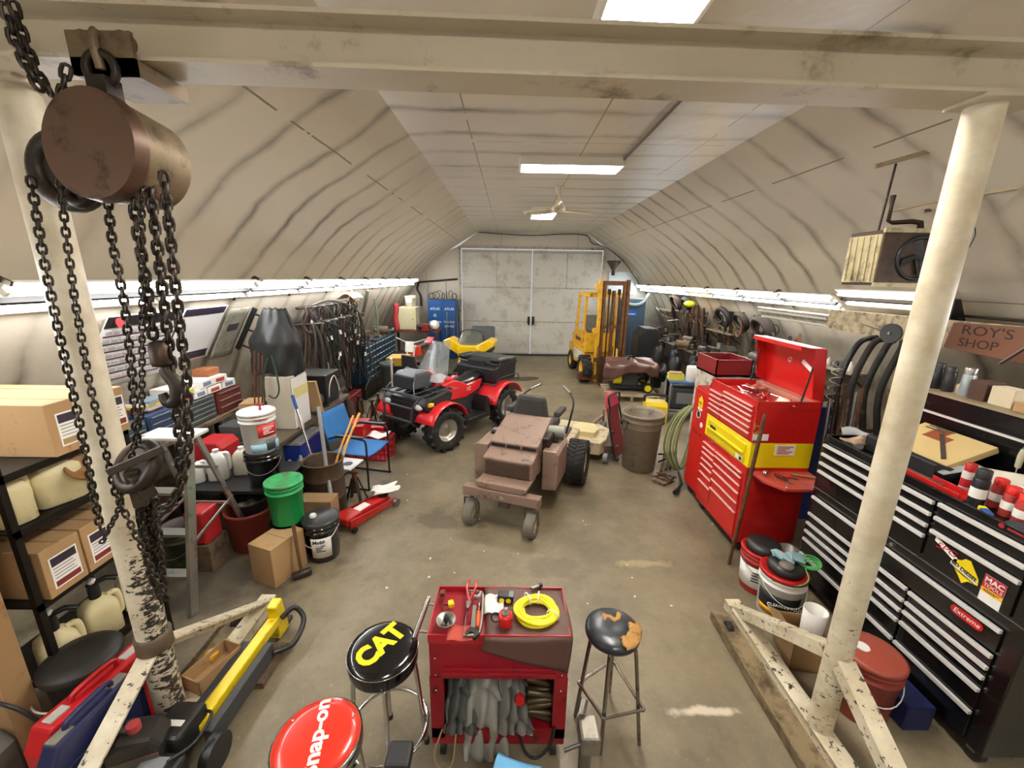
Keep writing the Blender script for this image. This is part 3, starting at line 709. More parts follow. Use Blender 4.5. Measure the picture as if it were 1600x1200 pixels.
for k, (s, z) in enumerate((('CAT', 1.28),)):
    text('CAT', .11, mat('old_gold', 'b89a3a', .5, 0, 0), o, LW(tcst, (2.2, 3.377, 1.2)), (R(90), R(-90), 0), depth=.0006)
# tools in the open tray
def wrench(length, w=.022, th=.006):
    q = MB(); q.bx(-length*.38, length*.38, -w*.26, w*.26, 0, th)
    for s_ in (-1, 1):
        if s_ < 0: q.torus((s_*length*.44, 0, th/2), w*.42, w*.17, None, 14, 6)
        else:
            for k in (-1, 1): q.box((s_*length*.45, k*w*.36, th/2), (w*1.3, w*.28, th), (0, 0, k*.35))
            q.box((s_*length*.385, 0, th/2), (w*.5, w*.9, th))
    return q
wr = X('wrench', wrench(.22), chrome, 'chrome combination wrench lying in the open red chest, nearest its front edge', 'wrench', 'wrenches in the open red chest')
wr.location = (2.24, 3.5, 1.432); wr.rotation_euler = (0, 0, R(80))
nth_w = ['first', 'second', 'third', 'fourth', 'fifth', 'sixth', 'seventh', 'eighth', 'ninth', 'tenth', 'eleventh', 'twelfth', 'thirteenth', 'fourteenth', 'fifteenth', 'sixteenth']
pos_ = [(2.25+.085*(i % 4)+rnd.uniform(-.02,.02), 3.5+.15*(i//4)+rnd.uniform(-.03,.03), 1.433+.009*(i % 5)) for i in range(16)]
colr = ['in the front left', 'beside the red cloth', 'near the white bottle', 'by the tray middle', 'at the far corner', 'under the screwdrivers', 'beside the back rail']
for i, p in enumerate(pos_): 
    o = dup(wr, p, None, 'chrome wrench in the open red chest, %s of the heap from the front' % nth_w[i], 'wrenches in the open red chest', .8+.12*(i % 4)); o.rotation_euler = (rnd.uniform(-.1,.1), 0, R(80+rnd.uniform(-30, 30)))
def ratchet_m():
    q = MB(); q.cyl((0, 0, .01), (.15, 0, .01), .007, .009, 10); q.cyl((.15, 0, .01), (.2, 0, .01), .012, n=10); q.lathe([(.016, 0), (.018, .004), (.018, .018), (.012, .022)], 16, (0, 0, 0)); return q
socket_m = lambda r, h: MB().lathe([(r*.9, 0), (r, .003), (r, h-.003), (r*.85, h), (r*.6, h), (r*.55, h*.4)], 14)
k = 0
for j in range(12):
    x = 2.2+.02*rnd.random()+.033*(j % 3); y = 3.42+.058*(j//1 % 13)
    o = X('socket', socket_m(.011+.002*(j % 3), .032), chrome if j % 3 else steel, 'chrome socket standing in the open red chest, %s counted from the near end' % nth[j], 'socket', 'sockets along the front of the open chest'); o.location = (2.19+.012*(j % 2), 3.42+.055*j, 1.431)
def screwdriver(label, col, loc, rz, l=.2, g=None):
    t = T('screwdriver', label, 'screwdriver', loc, rz, g)
    O('handle', MB().lathe([(.006, -.1), (.013, -.095), (.014, -.05), (.011, -.02), (.013, -.005), (.008, 0)], 10, M=Matrix.Rotation(R(90), 4, 'Y')), col, t)
    O('blade', MB().cyl((-.0, 0, 0), (l-.08, 0, 0), .0035, n=6), chrome, t); return t
screwdriver('red handled screwdriver lying across the open red chest', red_gloss, (2.42, 3.75, 1.47), R(70))
screwdriver('orange handled screwdriver lying by the back rail of the open chest', mat('orange_plastic', 'd05a24', .35, 0, .05), (2.52, 3.62, 1.47), R(105))
q = MB(); q.lathe([(.03, 0), (.035, .01), (.035, .07), (.015, .1), (.015, .12)], 16)
o = X('bottle', q, mat('ivory_plastic', 'ddd8c2', .5, 0, .05), 'ivory plastic bottle lying on the wrenches in the open red chest', 'bottle'); o.location = (2.42, 3.5, 1.475); o.rotation_euler = (R(90), 0, R(20))
q = MB(); q.grid(lambda u, v: ((u-.5)*.15, (v-.5)*.16, .012+.02*math.sin(u*9)*math.sin(v*7)), 14, 14, .004)
o = X('shop_rag', q, mat('red_rag', 'a8564a', .85, 0, .15), 'dull red rag spread over tools at the far end of the open chest', 'rag'); o.location = (2.52, 4.02, 1.445)
def box_tool(name, d, loc, mm, label, cat, rz=0, bev=.004):
    o = X(name, MB().bx(-d[0]/2, d[0]/2, -d[1]/2, d[1]/2, 0, d[2]), mm, label, cat, None, bev); o.location = loc; o.rotation_euler = (0, 0, rz); return o
# pry bar leaning on the red chests
X('pry_bar', MB().tube([(2.03, 3.2, .01), (2.07, 3.21, .5), (2.125, 3.22, 1.36), (2.13, 3.22, 1.44)], [.014, .016, .017, .012], 8), rust, 'long rusty pry bar leaning on the near corner of the red chests', 'pry bar')
# tools on the side shelf
def plier(label, loc, rz, mm, g=None, sc=1.):
    t = T('pliers', label, 'pliers', loc, rz, g); t.scale = (sc,)*3
    for s_ in (-1, 1):
        q = MB(); q.tube(smooth_path([(0, 0, .006), (.04, s_*.012, .006), (.09, s_*.022, .006), (.13, s_*.016, .006)], 4), .006, 6); O('grip', q, mm, t)
        q = MB(); q.prism([(0, 0), (-.012, s_*.012), (-.05, s_*.004), (-.05, 0)], 'z', .001, .011); O('jaw', q, steel, t)
    return t
sx, sy, sz = 2.42, 3.2, .847
plier('red gripped pliers on the side shelf of the red cabinet', (sx+.05, sy+.04, sz), R(150), red_gloss)
plier('black gripped pliers on the side shelf of the red cabinet', (sx-.02, sy-.03, sz), R(100), black)
for i, (dx, dy, a) in enumerate(((-.1, .02, 70), (-.06, -.07, 55), (.1, -.06, 120))):
    o = dup(wr, (sx+dx, sy+dy, sz), R(a), 'small wrench on the side shelf of the red cabinet, %s' % ('by the bar', 'near the front lip', 'by the wooden handle')[i], 'wrenches on the side shelf', .7)
o = X('ball_joint', MB().ball((0,0,.025), .024, 14), chrome, 'bright steel ball on the side shelf beside the rusty bar', 'ball'); o.location = (2.27, 3.29, sz)
t = T('hammer', 'wood handled hammer at the outer end of the side shelf', 'hammer', (2.66, 3.24, sz+.012), R(-20))
O('handle', MB().tube([(-.16, 0, 0), (0, 0, 0), (.1, 0, 0)], [.012, .011, .009], 8), wood, t); O('head', MB().cyl((.1, -.05, 0), (.1, .05, 0), .014, n=12), dsteel, t)
# red side locker
sc2 = T('side_locker', 'narrow red side locker with stickers at the far end of the red chests', 'locker', (2.44, 4.42, 0))
q = W(sc2); q.bx(RX0+.03, RX1, 4.23, 4.6, .1, 1.33); O('body', q, reds, sc2, .006)
q = W(sc2); q.bx(RX0+.012, RX0+.032, 4.245, 4.585, .13, 1.31); dr = O('door', q, redc, sc2, .004)
text('Snap-on', .075, mat('dark_print', '571311', .5, 0, 0), dr, LW(sc2, (RX0+.0115, 4.415, .82)), FACE_L, depth=.0006, shear=.2)
q = W(sc2); q.prism([(4.415+.06*math.cos(a)*(1 if i % 2 else .8), 1.17+.08*math.sin(a)*(1 if i % 2 else .8)) for i, a in enumerate([2*PI*k/12 for k in range(12)])], 'x', RX0+.009, RX0+.012); s1 = O('yellow_sticker', q, yellow, dr)
text('BD', .05, black, s1, LW(sc2, (RX0+.0085, 4.415, 1.165)), FACE_L, depth=.0004)
q = W(sc2); q.cyl((RX0+.009, 4.43, 1.03), (RX0+.012, 4.43, 1.03), .045, n=24); s1 = O('round_sticker', q, black, dr)
q = W(sc2); q.torus((RX0+.009, 4.43, 1.03), .042, .004, Matrix.Rotation(R(90), 4, 'Y'), 24, 6); O('rim', q, white, s1)
q = W(sc2); q.bx(RX0+.009, RX0+.012, 4.36, 4.47, 1.085, 1.11); O('white_sticker', q, paper, dr)
q = W(sc2); q.cyl((RX0+.009, 4.34, .93), (RX0+.012, 4.34, .93), .03, n=20); O('oval_sticker', q, white, dr)
casters(sc2, RX0+.03, RX1, 4.23, 4.6)
box_tool('socket_case', (.3, .22, .05), (2.46, 4.42, 1.33), black, 'black socket case on top of the red side locker', 'case', .1)
box_tool('small_box', (.14, .12, .06), (2.36, 4.52, 1.38) if False else (2.6, 4.5, 1.382), grey, 'grey box stacked on the black socket case', 'box', .3)
# red bin behind the open chest
q = MB(); q.bx(0, .42, 0, .5, 0, .02); 
for a, b_, c, d in ((0, .012, 0, .5), (.408, .42, 0, .5), (0, .42, 0, .012), (0, .42, .488, .5)): q.bx(a, b_, c, d, 0, .2)
o = X('tool_tray', q, dred, 'dark red open tray beyond the red top chest', 'tray'); o.location = (2.62, 4.9, 1.42)
X('tray_stand', MB().bx(2.42, 2.84, 4.66, 5.16, 0, 1.415), mat('stand_white', 'c9c1ae', .5, 0, .12, dirt='6e6455', damt=.4), 'pale cabinet carrying the dark red tray', 'cabinet', None, .006)
shp = [('teal spray bottle', '5a9aa0', .03, .16), ('dark red jar', '8b2a30', .045, .09), ('pale pink jar', 'c8a8a0', .04, .08), ('purple capped jar', '4a3a8a', .03, .09), ('white tub', 'e8e4dc', .045, .11), ('brown jar', '6a4a3a', .04, .1)]
for i, (nm, c, r_, h) in enumerate(shp):
    q = MB(); q.lathe([(r_*.9, 0), (r_, .006), (r_, h*.75), (r_*.7, h*.85), (r_*.6, h)], 16)
    o = X('bottle' if i == 0 else 'jar', q, mat('jar_%d' % i, c, .35, 0, .05), nm+' standing in the dark red tray', 'bottle' if i == 0 else 'jar'); o.location = (2.52+.055*(i % 3), 4.74+.1*(i//1 % 4), 1.441+(.0 if i < 4 else .0))
    o.location.x += .08*(i > 3)
# -------------------------------------------------------- black chests
BX0, BX1, BYA, BYB = 2.5, 3.08, 1.58, 3.02
bc = T('roller_cabinet', 'long black roller tool cabinet with bright drawer trims on the right', 'tool cabinet', ((BX0+BX1)/2, 2.3, 0))
q = W(bc); q.bx(BX0, BX1, BYA, BYB, .1, .9); O('body', q, blk, bc, .006)
dl = [(1.66, 2.99, .69, .835)]
zs = [.12, .31, .45, .525, .6, .685]; dl += [(2.125, 2.99, a, b_) for a, b_ in zip(zs, zs[1:])]
zs = [.12, .31, .46, .54, .605, .68]; dl += [(1.66, 2.115, a, b_) for a, b_ in zip(zs, zs[1:])]
drawers(bc, BX0, dl, blk, slv, hh=.022, hx=.018)
casters(bc, BX0, BX1, BYA, BYB)
q = W(bc); q.cyl((BX0-.01, 2.3, .868), (BX0, 2.3, .868), .013, n=14); O('lock', q, chrome, bc)
q = W(bc); q.bx(BX0-.0155, BX0-.0118, 1.73, 1.89, .765, .81) if False else None
def pill(t, x, y0, y1, z, h, mm, nm, par):
    q = W(t); pts = []
    for s_, c in ((1, y1-h/2), (-1, y0+h/2)):
        for i in range(9):
            a = -PI/2+PI*i/8; pts.append((c+s_*h/2*math.cos(a), z+s_*h/2*math.sin(a)))
    q.prism(pts, 'x', x-.003, x); return O(nm, q, mm, par)
pl_ = pill(bc, BX0-.012, 1.735, 1.895, .765, .05, red_gloss, 'badge', bc)
text('Extreme', .038, white, pl_, LW(bc, (BX0-.0155, 1.815, .765)), FACE_L, depth=.0004, shear=.2)
bt = T('tool_chest', 'black top tool chest with decals standing on the black roller cabinet', 'tool chest', ((BX0+BX1)/2, 2.3, .9))
q = W(bt); q.bx(BX0, BX1, BYA, BYB, .9, 1.31); q.bx(BX0, BX0+.015, BYA, BYB, 1.3, 1.345); q.bx(BX0, BX1, BYB-.015, BYB, 1.3, 1.345); q.bx(BX0, BX1, BYA, BYA+.015, 1.3, 1.345); q.bx(BX1-.02, BX1, BYA, BYB, 1.3, 1.74); O('body', q, blk, bt, .004)
zs = [.93, 1.065, 1.135, 1.21, 1.285]; dl = [(2.12, 2.99, a, b_) for a, b_ in zip(zs, zs[1:])]
zs = [.91, 1.125, 1.21, 1.295]; dl += [(1.66, 2.1, a, b_) for a, b_ in zip(zs, zs[1:])]
drawers(bt, BX0, dl, blk, slv, hh=.022, hx=.018)
q = W(bt); q.cyl((BX0-.008, 2.36, 1.325), (BX0+.002, 2.36, 1.325), .012, n=14); O('lock', q, chrome, bt)
q = W(bt); q.bx(BX1-.03, BX1-.02, BYA, BYB, 1.60, 1.615); O('trim_line', q, slv, bt)
q = W(bt); q.bx(BX1-.03, BX1+.22, BYA, BYB, 1.74, 1.757); O('top_shelf', q, mat('tan_shelf', '8d7d62', .6, 0, .2), bt)
q = W(bt); q.bx(BX1+.2, BX1+.22, BYA+.1, BYB-.1, 1.3, 1.74); O('shelf_back', q, blk, bt)
xs_ = BX0-.0125
def decal(poly, mm, nm, par=bt, d=.002): 
    q = W(bt); q.prism(poly, 'x', xs_-d, xs_); return O(nm, q, mm, par)
dk = mat('print_black', '141414', .5, 0, 0); rdp = mat('print_red', 'b03a36', .6, 0, 0)
d1 = decal([(2.065, 1.095), (1.935, 1.04), (1.935, 1.01), (2.065, 1.065)], paper, 'decal_white')
t1 = text('SPG', .052, mat('decal_red', 'b0182e', .4, 0, 0), d1, LW(bt, (xs_-.0025, 2.0, 1.052)), FACE_L, depth=.0004, shear=.3, sx=1.25); 
d2 = decal([(1.955,1.0),(1.95,1.03),(1.915,1.045),(1.9,1.065),(1.875,1.07),(1.86,1.05),(1.82,1.0),(1.815,.965),(1.86,.955),(1.885,.925),(1.91,.955)], yellow, 'decal_yellow')
q = W(bt); q.prism([(1.96,1.012),(1.82,.985),(1.82,.968),(1.96,.994)], 'x', xs_-.003, xs_-.002); O('band', q, paper, d2)
text('BD DIESEL', .03, dk, d2, LW(bt, (xs_-.004, 1.888, .998)), (R(90), R(10), R(-90)), depth=.0004, bold=.0008)
text('PERFORMANCE USA', .013, dk, d2, LW(bt, (xs_-.004, 1.892, .975)), (R(90), R(10), R(-90)), depth=.0004)
d3 = decal([(1.8, .905), (1.705, .905), (1.705, 1.055), (1.8, 1.055)], paper, 'decal_card')
q = W(bt); q.bx(xs_-.003, xs_-.002, 1.705, 1.8, .985, 1.055); o = O('card_red', q, mat('card_red', 'b01c30', .45, 0, .03), d3)
text('MAC', .04, white, o, LW(bt, (xs_-.0035, 1.752, 1.03)), FACE_L, depth=.0004, bold=.001); text('TOOLS', .026, white, o, LW(bt, (xs_-.0035, 1.752, 1.0)), FACE_L, depth=.0004)
q = W(bt); q.bx(xs_-.003, xs_-.002, 1.705, 1.8, .96, .985); o = O('card_amber', q, mat('card_amber', 'eab223', .45, 0, .03), d3)
bars(o, LW(bt, (xs_-.0032, 1.752, .972)), FACE_L, .07, .014, 2, dk)
bars(bt, LW(bt, (BX0-.0006, 1.74, 1.327)), FACE_L, .1, .02, 1, mat('print_red2', '9c1f24', .4, 0, 0), 'red_script')
q = W(bt); q.cyl((BX0-.002, 1.815, 1.327), (BX0, 1.815, 1.327), .013, n=18); O('round_emblem', q, MATS['print_red2'], bt)
# --------------------------------------------------- right hand side: pails, heater, board, shelf
def pail(label, loc, r, h, bm, lm=None, rz=0., group=None, lid='flat', bail=True, bail_down=True, name='bucket', cat='bucket', handle_m=None, label_band=None, band_z=(.08, .24), open_=False):
    t = T(name, label, cat, loc, rz, group)
    b0 = r*.87; prof = [(b0*.97, 0), (b0, .008), (b0+(r-b0)*.8, h*.78), (r*1.035, h*.79), (r*1.035, h*.82), (r*.985, h*.825), (r*.985, h*.9), (r*1.03, h*.905), (r*1.03, h*.925), (r, h*.93), (r*1.01, h)]
    if open_: prof += [(r*.95, h), (r*.93, h*.3), (r*.3, h*.28)]
    O('body', MB().lathe(prof, 32), bm, t)
    if lm is not None:
        if lid == 'flat': pr = [(r*1.0, h*.97), (r*1.055, h*.965), (r*1.055, h*1.03), (r*.99, h*1.045), (r*.93, h*1.02), (r*.05, h*1.02)]
        else: pr = [(r*1.0, h*.97), (r*1.05, h*.965), (r*1.05, h*1.03), (r*.9, h*1.06), (r*.05, h*1.07)]
        o = O('lid', MB().lathe(pr, 32), lm, t)
        if lid == 'spout':
            q = MB(); q.lathe([(.03, h*1.05), (.03, h*1.11), (.024, h*1.13)], 16, (-r*.35, -r*.2, 0)); O('spout_cap', q, white if lm is not white else red, o)
        if lid == 'seal':
            q = MB(); q.torus((-r*.3, r*.1, h*1.07), .032, .006, None, 20, 6); q.lathe([(.03, h*1.06), (.03, h*1.075)], 20, (-r*.3, r*.1, 0)); O('spout_cap', q, white, o)
    if bail:
        hm_ = handle_m or steel; q = MB(); n = 14
        for i in range(1): 
            pts = []
            for k in range(n+1):
                a = PI*k/n; x = r*1.06*math.cos(a); d = r*1.15*math.sin(a)
                pts.append((x, -(r*.55*math.sin(a)+r*.62*math.sin(a) if bail_down else .0)*1.0*.92, h*.83-(d*.75 if bail_down else -d*.95)))
            q.tube(pts, .0035, 6)
        O('bail_handle', q, hm_, t)
    if label_band:
        z0, z1 = band_z; a0, a1, mm = label_band; nu = 14
        def fn(u, v):
            a = a0+(a1-a0)*u; z = z0+(z1-z0)*v; rr = b0+(r-b0)*.8*(z/(h*.78))+.0015
            return (rr*math.cos(a), rr*math.sin(a), z)
        O('paper_label', MB().grid(fn, nu, 1, .001), mm, t)
    return t
def curved_text(s, size, mm, parent, r, a, z, **k):     # a line of lettering on a round side
    return text(s, size, mm, parent, (r*math.cos(a), r*math.sin(a), z), (R(90), 0, a+PI/2), **k)
pr_ = mat('pail_red', 'a5241f', .38, 0, .08); 
def seatcap(parent, c, r, mm):
    pass
p1 = pail('red and white bucket with black seat lid beside the red roller cabinet', (2.12, 2.93, 0), .15, .36, pr_, red, label_band=(R(150), R(330), paper), band_z=(.06, .25))
bars(p1, (.1462*math.cos(R(235)), .1462*math.sin(R(235)), .17), (R(90), 0, R(235)+PI/2), .09, .1, 4, dgrey)
def seatlid(par, h, r):
    q = MB(); q.lathe([(r*.98, h), (r*1.02, h+.02), (r*.95, h+.05), (r*.5, h+.062), (.005, h+.06)], 28); return O('seat_lid', q, black, par, label='black moulded seat lid')
seatlid(p1, .37, .13)
p2 = pail('white bucket with black and yellow band, gloves and green cord on its lid', (2.12, 2.66, 0), .155, .37, white, red, label_band=(R(170), R(300), black), band_z=(.1, .23), handle_m=mat('bail_white', 'cfd6cc', .4, 0, 0))
curved_text('CLEAN-IN PLUS', .032, white, p2, .1545, R(248), .165, depth=.003); 
q = MB(); q.grid(lambda u, v: ((.143+.0)*math.cos(R(175+120*u)), .143*math.sin(R(175+120*u)), .05+.05*v), 12, 1, .002); O('yellow_band', q, mat('amber', 'e0a51c', .4, 0, .03), p2)
seatlid(p2, .385, .12)
q = MB(); q.lathe([(.045, .44), (.05, .455), (.045, .47), (.005, .47)], 20, (-.03, -.05, 0)); O('lid_knob', q, mat('taupe', '6d655a', .5, 0, .05), p2)
gt_ = T('glove', 'blue grey work glove draped over the lid of the black and yellow banded bucket', 'glove', (2.13, 2.72, .465), R(-25))
q = MB(); q.grid(lambda u, v: (.1*(u-.5)*2*.75, (v-.5)*.1, .012*math.sin(PI*v)+.01*math.sin(u*11+v*5)), 12, 8, .01); O('palm', q, mat('glove_cloth', '7e9aa0', .85, 0, .2), gt_)
for k in range(4): O('finger', MB().tube([(.06, -.038+.025*k, .01), (.1, -.045+.028*k, .012), (.135, -.05+.032*k, .004)], [.012, .012, .009], 8), MATS['glove_cloth'], gt_)
O('thumb', MB().tube([(.0, -.045, .01), (.03, -.075, .01), (.06, -.085, .003)], [.013, .012, .01], 8), MATS['glove_cloth'], gt_)
grn = mat('green_cord', '4fae5a', .5, 0, .05)
q = MB()
for k in range(4): q.torus((2.3, 2.66, .43+.006*k), .06+.008*k, .005, Matrix.Rotation(R(12*k-10), 4, 'X'), 26, 6, .7)
q.tube(smooth_path([(2.24, 2.62, .43), (2.2, 2.52, .4), (2.1, 2.5, .37), (1.98, 2.58, .35)], 5), .005, 6)
X('cord_coil', q, grn, 'coil of green cord hanging over the rim of the white bucket', 'cord')
t = T('paint_can', 'grey open paint can with a red label between the buckets and the black chest', 'can', (2.52, 3.16, 0))
O('body', MB().lathe([(.083, 0), (.085, .006), (.085, .19), (.088, .2), (.08, .2), (.08, .05), (.01, .05)], 24), mat('can_grey', '8f8c89', .4, .4, .1), t)
q = MB(); q.grid(lambda u, v: (.0865*math.cos(R(190+70*u)), .0865*math.sin(R(190+70*u)), .08+.08*v), 8, 1, .001); O('label', q, mat('label_red', 'b23a4a', .5, 0, .1), t)
t = pail('brick red lidded bucket behind the right post of the gantry', (2.15, 1.92, 0), .155, .4, mat('brick_red', '8c3325', .4, 0, .08), mat('brick_lid', '94402f', .42, 0, .1), rz=R(-10), lid='seal', handle_m=white, label_band=(R(195), R(235), paper), band_z=(.12, .25))
t = T('cardboard_box', 'open brown cardboard box behind the far brace of the right gantry base', 'box', (2.02, 2.26, 0), R(-10))
q = MB(); q.bx(-.11, .11, -.12, .12, 0, .02)
for a in ((-.11, -.105, -.12, .12), (.105, .11, -.12, .12), (-.11, .11, -.12, -.115), (-.11, .11, .115, .12)): q.bx(*a, 0, .25)
O('body', q, card, t)
q = MB(); q.hexa([(-.11,-.12,.25),(-.105,-.12,.25),(-.105,.12,.25),(-.11,.12,.25)], [(-.19,-.12,.28),(-.185,-.12,.285),(-.185,.12,.285),(-.19,.12,.28)]); O('flap', q, card2, t)
q = MB(); q.lathe([(.05, 0), (.055, .12), (.052, .12), (.045, .01)], 16); o = X('cup', q, white, 'white plastic tub standing in the open box by the right post', 'tub'); o.location = (2.08, 2.27, .2); o.scale = (1.3, 1.3, 1.5)
X('chest_case', MB().bx(2.3, 2.46, 1.78, 2.05, 0, .17), mat('navy_plastic', '1c2350', .4, 0, .1), 'small navy case on the floor behind the brick red bucket', 'case', None, .01)
# --- on the black chest
def spray(label, loc, r, h, bm, cm, bandm=None, group=None, name='spray_can'):
    t = T(name, label, 'spray can', loc, 0, group)
    O('body', MB().lathe([(r*.95, 0), (r, .006), (r, h*.72), (r*.9, h*.76)], 20), bm, t)
    O('cap', MB().lathe([(r*.92, h*.75), (r*.92, h*.98), (r*.8, h)], 20), cm, t)
    if bandm: O('band', MB().lathe([(r*1.01, h*.25), (r*1.02, h*.26), (r*1.02, h*.5), (r*1.01, h*.51)], 20, cap=False), bandm, t)
    return t
cz = 1.312
spray('tall black capped spray can at the front edge of the black chest', (2.6, 2.03, cz), .034, .22, mat('can_dark', '2b2a30', .3, .2, .1), black, paper)
spray('slim red and white can behind the tall black capped can', (2.69, 2.17, cz), .028, .19, mat('can_white', 'dcd6d2', .3, .1, .05), red, mat('can_red', 'b4222c', .35, 0, .05))
for i, (x, y, s) in enumerate(((2.7, 2.02, 'leftmost of three, next to the tall black can'), (2.66, 1.93, 'middle one of three'), (2.63, 1.85, 'rightmost of three'))):
    spray('red capped spray can, '+s, (x, y, cz), .031, .17, mat('can_red2', 'a83a34', .35, .1, .2), mat('cap_red', 'd8241c', .3, 0, .03), paper, 'red capped spray cans on the black chest')
spray('white capped can behind the red capped spray cans', (2.78, 1.98, cz), .034, .15, mat('can_grey2', 'aaa79f', .35, .2, .1), white)
t = T('glue_tube', 'small blue and yellow tube lying before the red capped cans', 'tube', (2.56, 1.94, cz), R(60))
O('body', MB().box((0, 0, .015), (.09, .035, .03)), mat('tube_blue', '2a5a9a', .4, 0, .05), t, .008); O('band', MB().box((.03, 0, .0155), (.04, .0355, .031)), yellow, t, .008)
q = MB(); q.grid(lambda u, v: ((u-.5)*.16, (v-.5)*.2, .02+.03*math.sin(u*3)*math.sin(v*3)+.012*math.sin(u*14)*math.sin(v*12)), 12, 12, .006)
o = X('rag', q, mat('navy_rag', '30353f', .85, 0, .3), 'dark crumpled rag on the front corner of the black chest', 'rag'); o.location = (2.6, 1.75, cz)
t = T('red_tray', 'long red plastic tray with magnets on the front edge of the black chest', 'tray', (2.6, 2.33, cz))
q = MB(); q.bx(-.05, .05, -.26, .26, 0, .01); q.bx(-.05, -.042, -.26, .26, 0, .045); q.bx(.042, .05, -.26, .26, 0, .045); O('body', q, red, t, .003)
q = MB(); q.bx(-.042, .042, -.1, .2, .01, .02); O('insert', q, dwood, t)
t = T('tool_case', 'black case with a picture carton leaning in it on the black chest', 'case', (2.86, 2.55, cz))
O('case_tray', MB().prism([(-.22, 0), (.1, 0), (.1, .02), (-.2, .12), (-.22, .11)], 'y', -.24, .27), black, t, .006)
cr = T('picture_carton', 'tan carton with a tool picture leaning on the chest back', 'carton', (2.86, 2.56, cz+.11))
Mr = Matrix.Rotation(R(-24), 4, 'Y')
q = MB(); q.T = Mr; q.box((.02, 0, .02), (.34, .46, .04)); O('carton', q, mat('tan_card', 'c5ad78', .55, 0, .08), cr, .002)
q = MB(); q.T = Mr; q.prism([(.06, .12), (.06, -.04), (.12, -.04), (.12, .02), (.17, .02), (.17, .12)], 'z', .0405, .0415); O('picture', q, mat('rust_print', '8a4526', .5, 0, .15), cr)
q = MB(); q.T = Mr; q.bar((.13, .05, .043), (-.08, -.17, .043), .025, .002); O('printed_wrench', q, mat('print_grey', '4b4038', .4, .2, .1), cr)
bars(cr, tuple(Mr @ Vector((.165, .1, .0412))), tuple((Mr @ Matrix.Rotation(R(-90), 4, 'Z')).to_euler()), .17, .05, 2, dgrey)
q = MB(); q.grid(lambda u, v: ((u-.5)*.24, (v-.5)*.4, .05+.01*math.sin(u*13)*math.sin(v*17)+.05*u), 14, 18, .002)
o = X('plastic_bag', q, clear, 'clear plastic bag over the front of the picture carton', 'bag'); o.location = (2.78, 2.47, cz+.06)
t = T('paper_towel_roll', 'white paper towel roll lying on the black chest', 'paper roll', (2.9, 2.2, cz+.065), R(58))
q = MB(); q.lathe([(.02, -.13), (.065, -.13), (.067, -.12), (.067, .12), (.065, .13), (.02, .13)], 28, M=Matrix.Rotation(R(90), 4, 'X')); O('roll', q, mat('towel', 'e9e2d2', .85, 0, .04, bump=.2), t)
O('core', MB().cyl((0, -.131, 0), (0, .131, 0), .02), card2, t)
for i, (x, y, z, s) in enumerate(((2.95, 1.92, cz+.02, .12), (2.93, 1.85, cz+.14, .1))):
    q = MB(); n0 = i*3.
    q.ball((0, 0, .06), (s*1.1, s*1.3, .075), 20); v2 = []
    for v in q.v: 
        k = 1+.12*math.sin(v[0]*60+n0)*math.sin(v[1]*50+v[2]*70); v2.append((v[0]*k, v[1]*k, max(0, v[2]*k)))
    q.v = v2
    o = X('white_bag', q, mat('white_film', 'f2f1ee', .3, 0, .02), ('white plastic bag bundle lying beside the paper towel roll', 'white plastic bag bundle heaped on top of the other at the right edge')[i], 'bag'); o.location = (x, y, z)
q = MB(); q.tube(smooth_path([(0, 0, .04), (.05, -.05, .06), (.08, -.12, .05), (.1, -.2, .03)], 4), [.035, .035, .04, .038, .035, .03, .025, .025, .03, .035, .03, .02, .015], 10); 
o = X('plastic_sleeve', q, clear, 'crumpled clear plastic sleeve at the far end of the black chest', 'bag'); o.location = (2.74, 3.0, cz)
q = MB(); q.grid(lambda u, v: ((u-.5)*.16, (v-.5)*.14, .035+.03*math.sin(u*5)*math.sin(v*6)), 10, 10, .012)
o = X('leather_glove', q, mat('leather_tan', '9a8168', .8, 0, .2), 'tan leather glove at the far corner of the black chest', 'glove'); o.location = (2.63, 2.87, cz)
t = T('screwdriver', 'clear handled screwdriver hung by a green cord from the shelf edge', 'screwdriver', (3.0, 2.2, 1.62))
O('handle', MB().lathe([(.006, -.16), (.014, -.15), (.016, -.08), (.012, -.05), (.01, -.04)], 12), mat('amber_handle', 'b9b49a', .25, 0, .05), t); O('blade', MB().cyl((0, 0, -.25), (0, 0, -.15), .004), chrome, t)
O('cord', MB().tube(smooth_path([(0, 0, -.04), (.01, -.02, .06), (.05, -.05, .145), (.1, -.08, .15)], 5), .006), grn, t)
# --- shelf goods above the chest
gz = 1.757
for i, (nm, y, r_, h, c, cc) in enumerate((('black spray can at the left end of the shelf over the black chest', 2.93, .035, .19, '26262a', black), ('black spray can beside the brown box on the shelf', 2.84, .034, .18, '2e2c2c', black), ('silver spray can on the shelf over the black chest', 2.72, .036, .2, '9ba3a6', steel))):
    spray(nm, (3.16, y, gz), r_, h, mat('shelf_can_%d' % i, c, .3, .3, .1), cc)
box_tool('carton', (.12, .1, .13), (3.18, 2.62, gz), mat('brown_box', '4a2f22', .7, 0, .15), 'dark brown small carton on the shelf beside the silver can', 'carton')
box_tool('carton', (.1, .13, .12), (3.17, 2.48, gz), mat('white_box', 'c9bd9f', .7, 0, .1), 'pale carton on the shelf beneath the hanging wrench', 'carton')
box_tool('wood_tray', (.16, .34, .06), (3.18, 2.22, gz), card, 'tan cardboard tray at the right end of the shelf', 'tray')
o = X('cap_lid', MB().lathe([(.05, 0), (.055, .01), (.055, .05), (.04, .06)], 20), red, 'red round cap on the shelf at the right edge', 'cap'); o.location = (3.13, 1.98, gz)
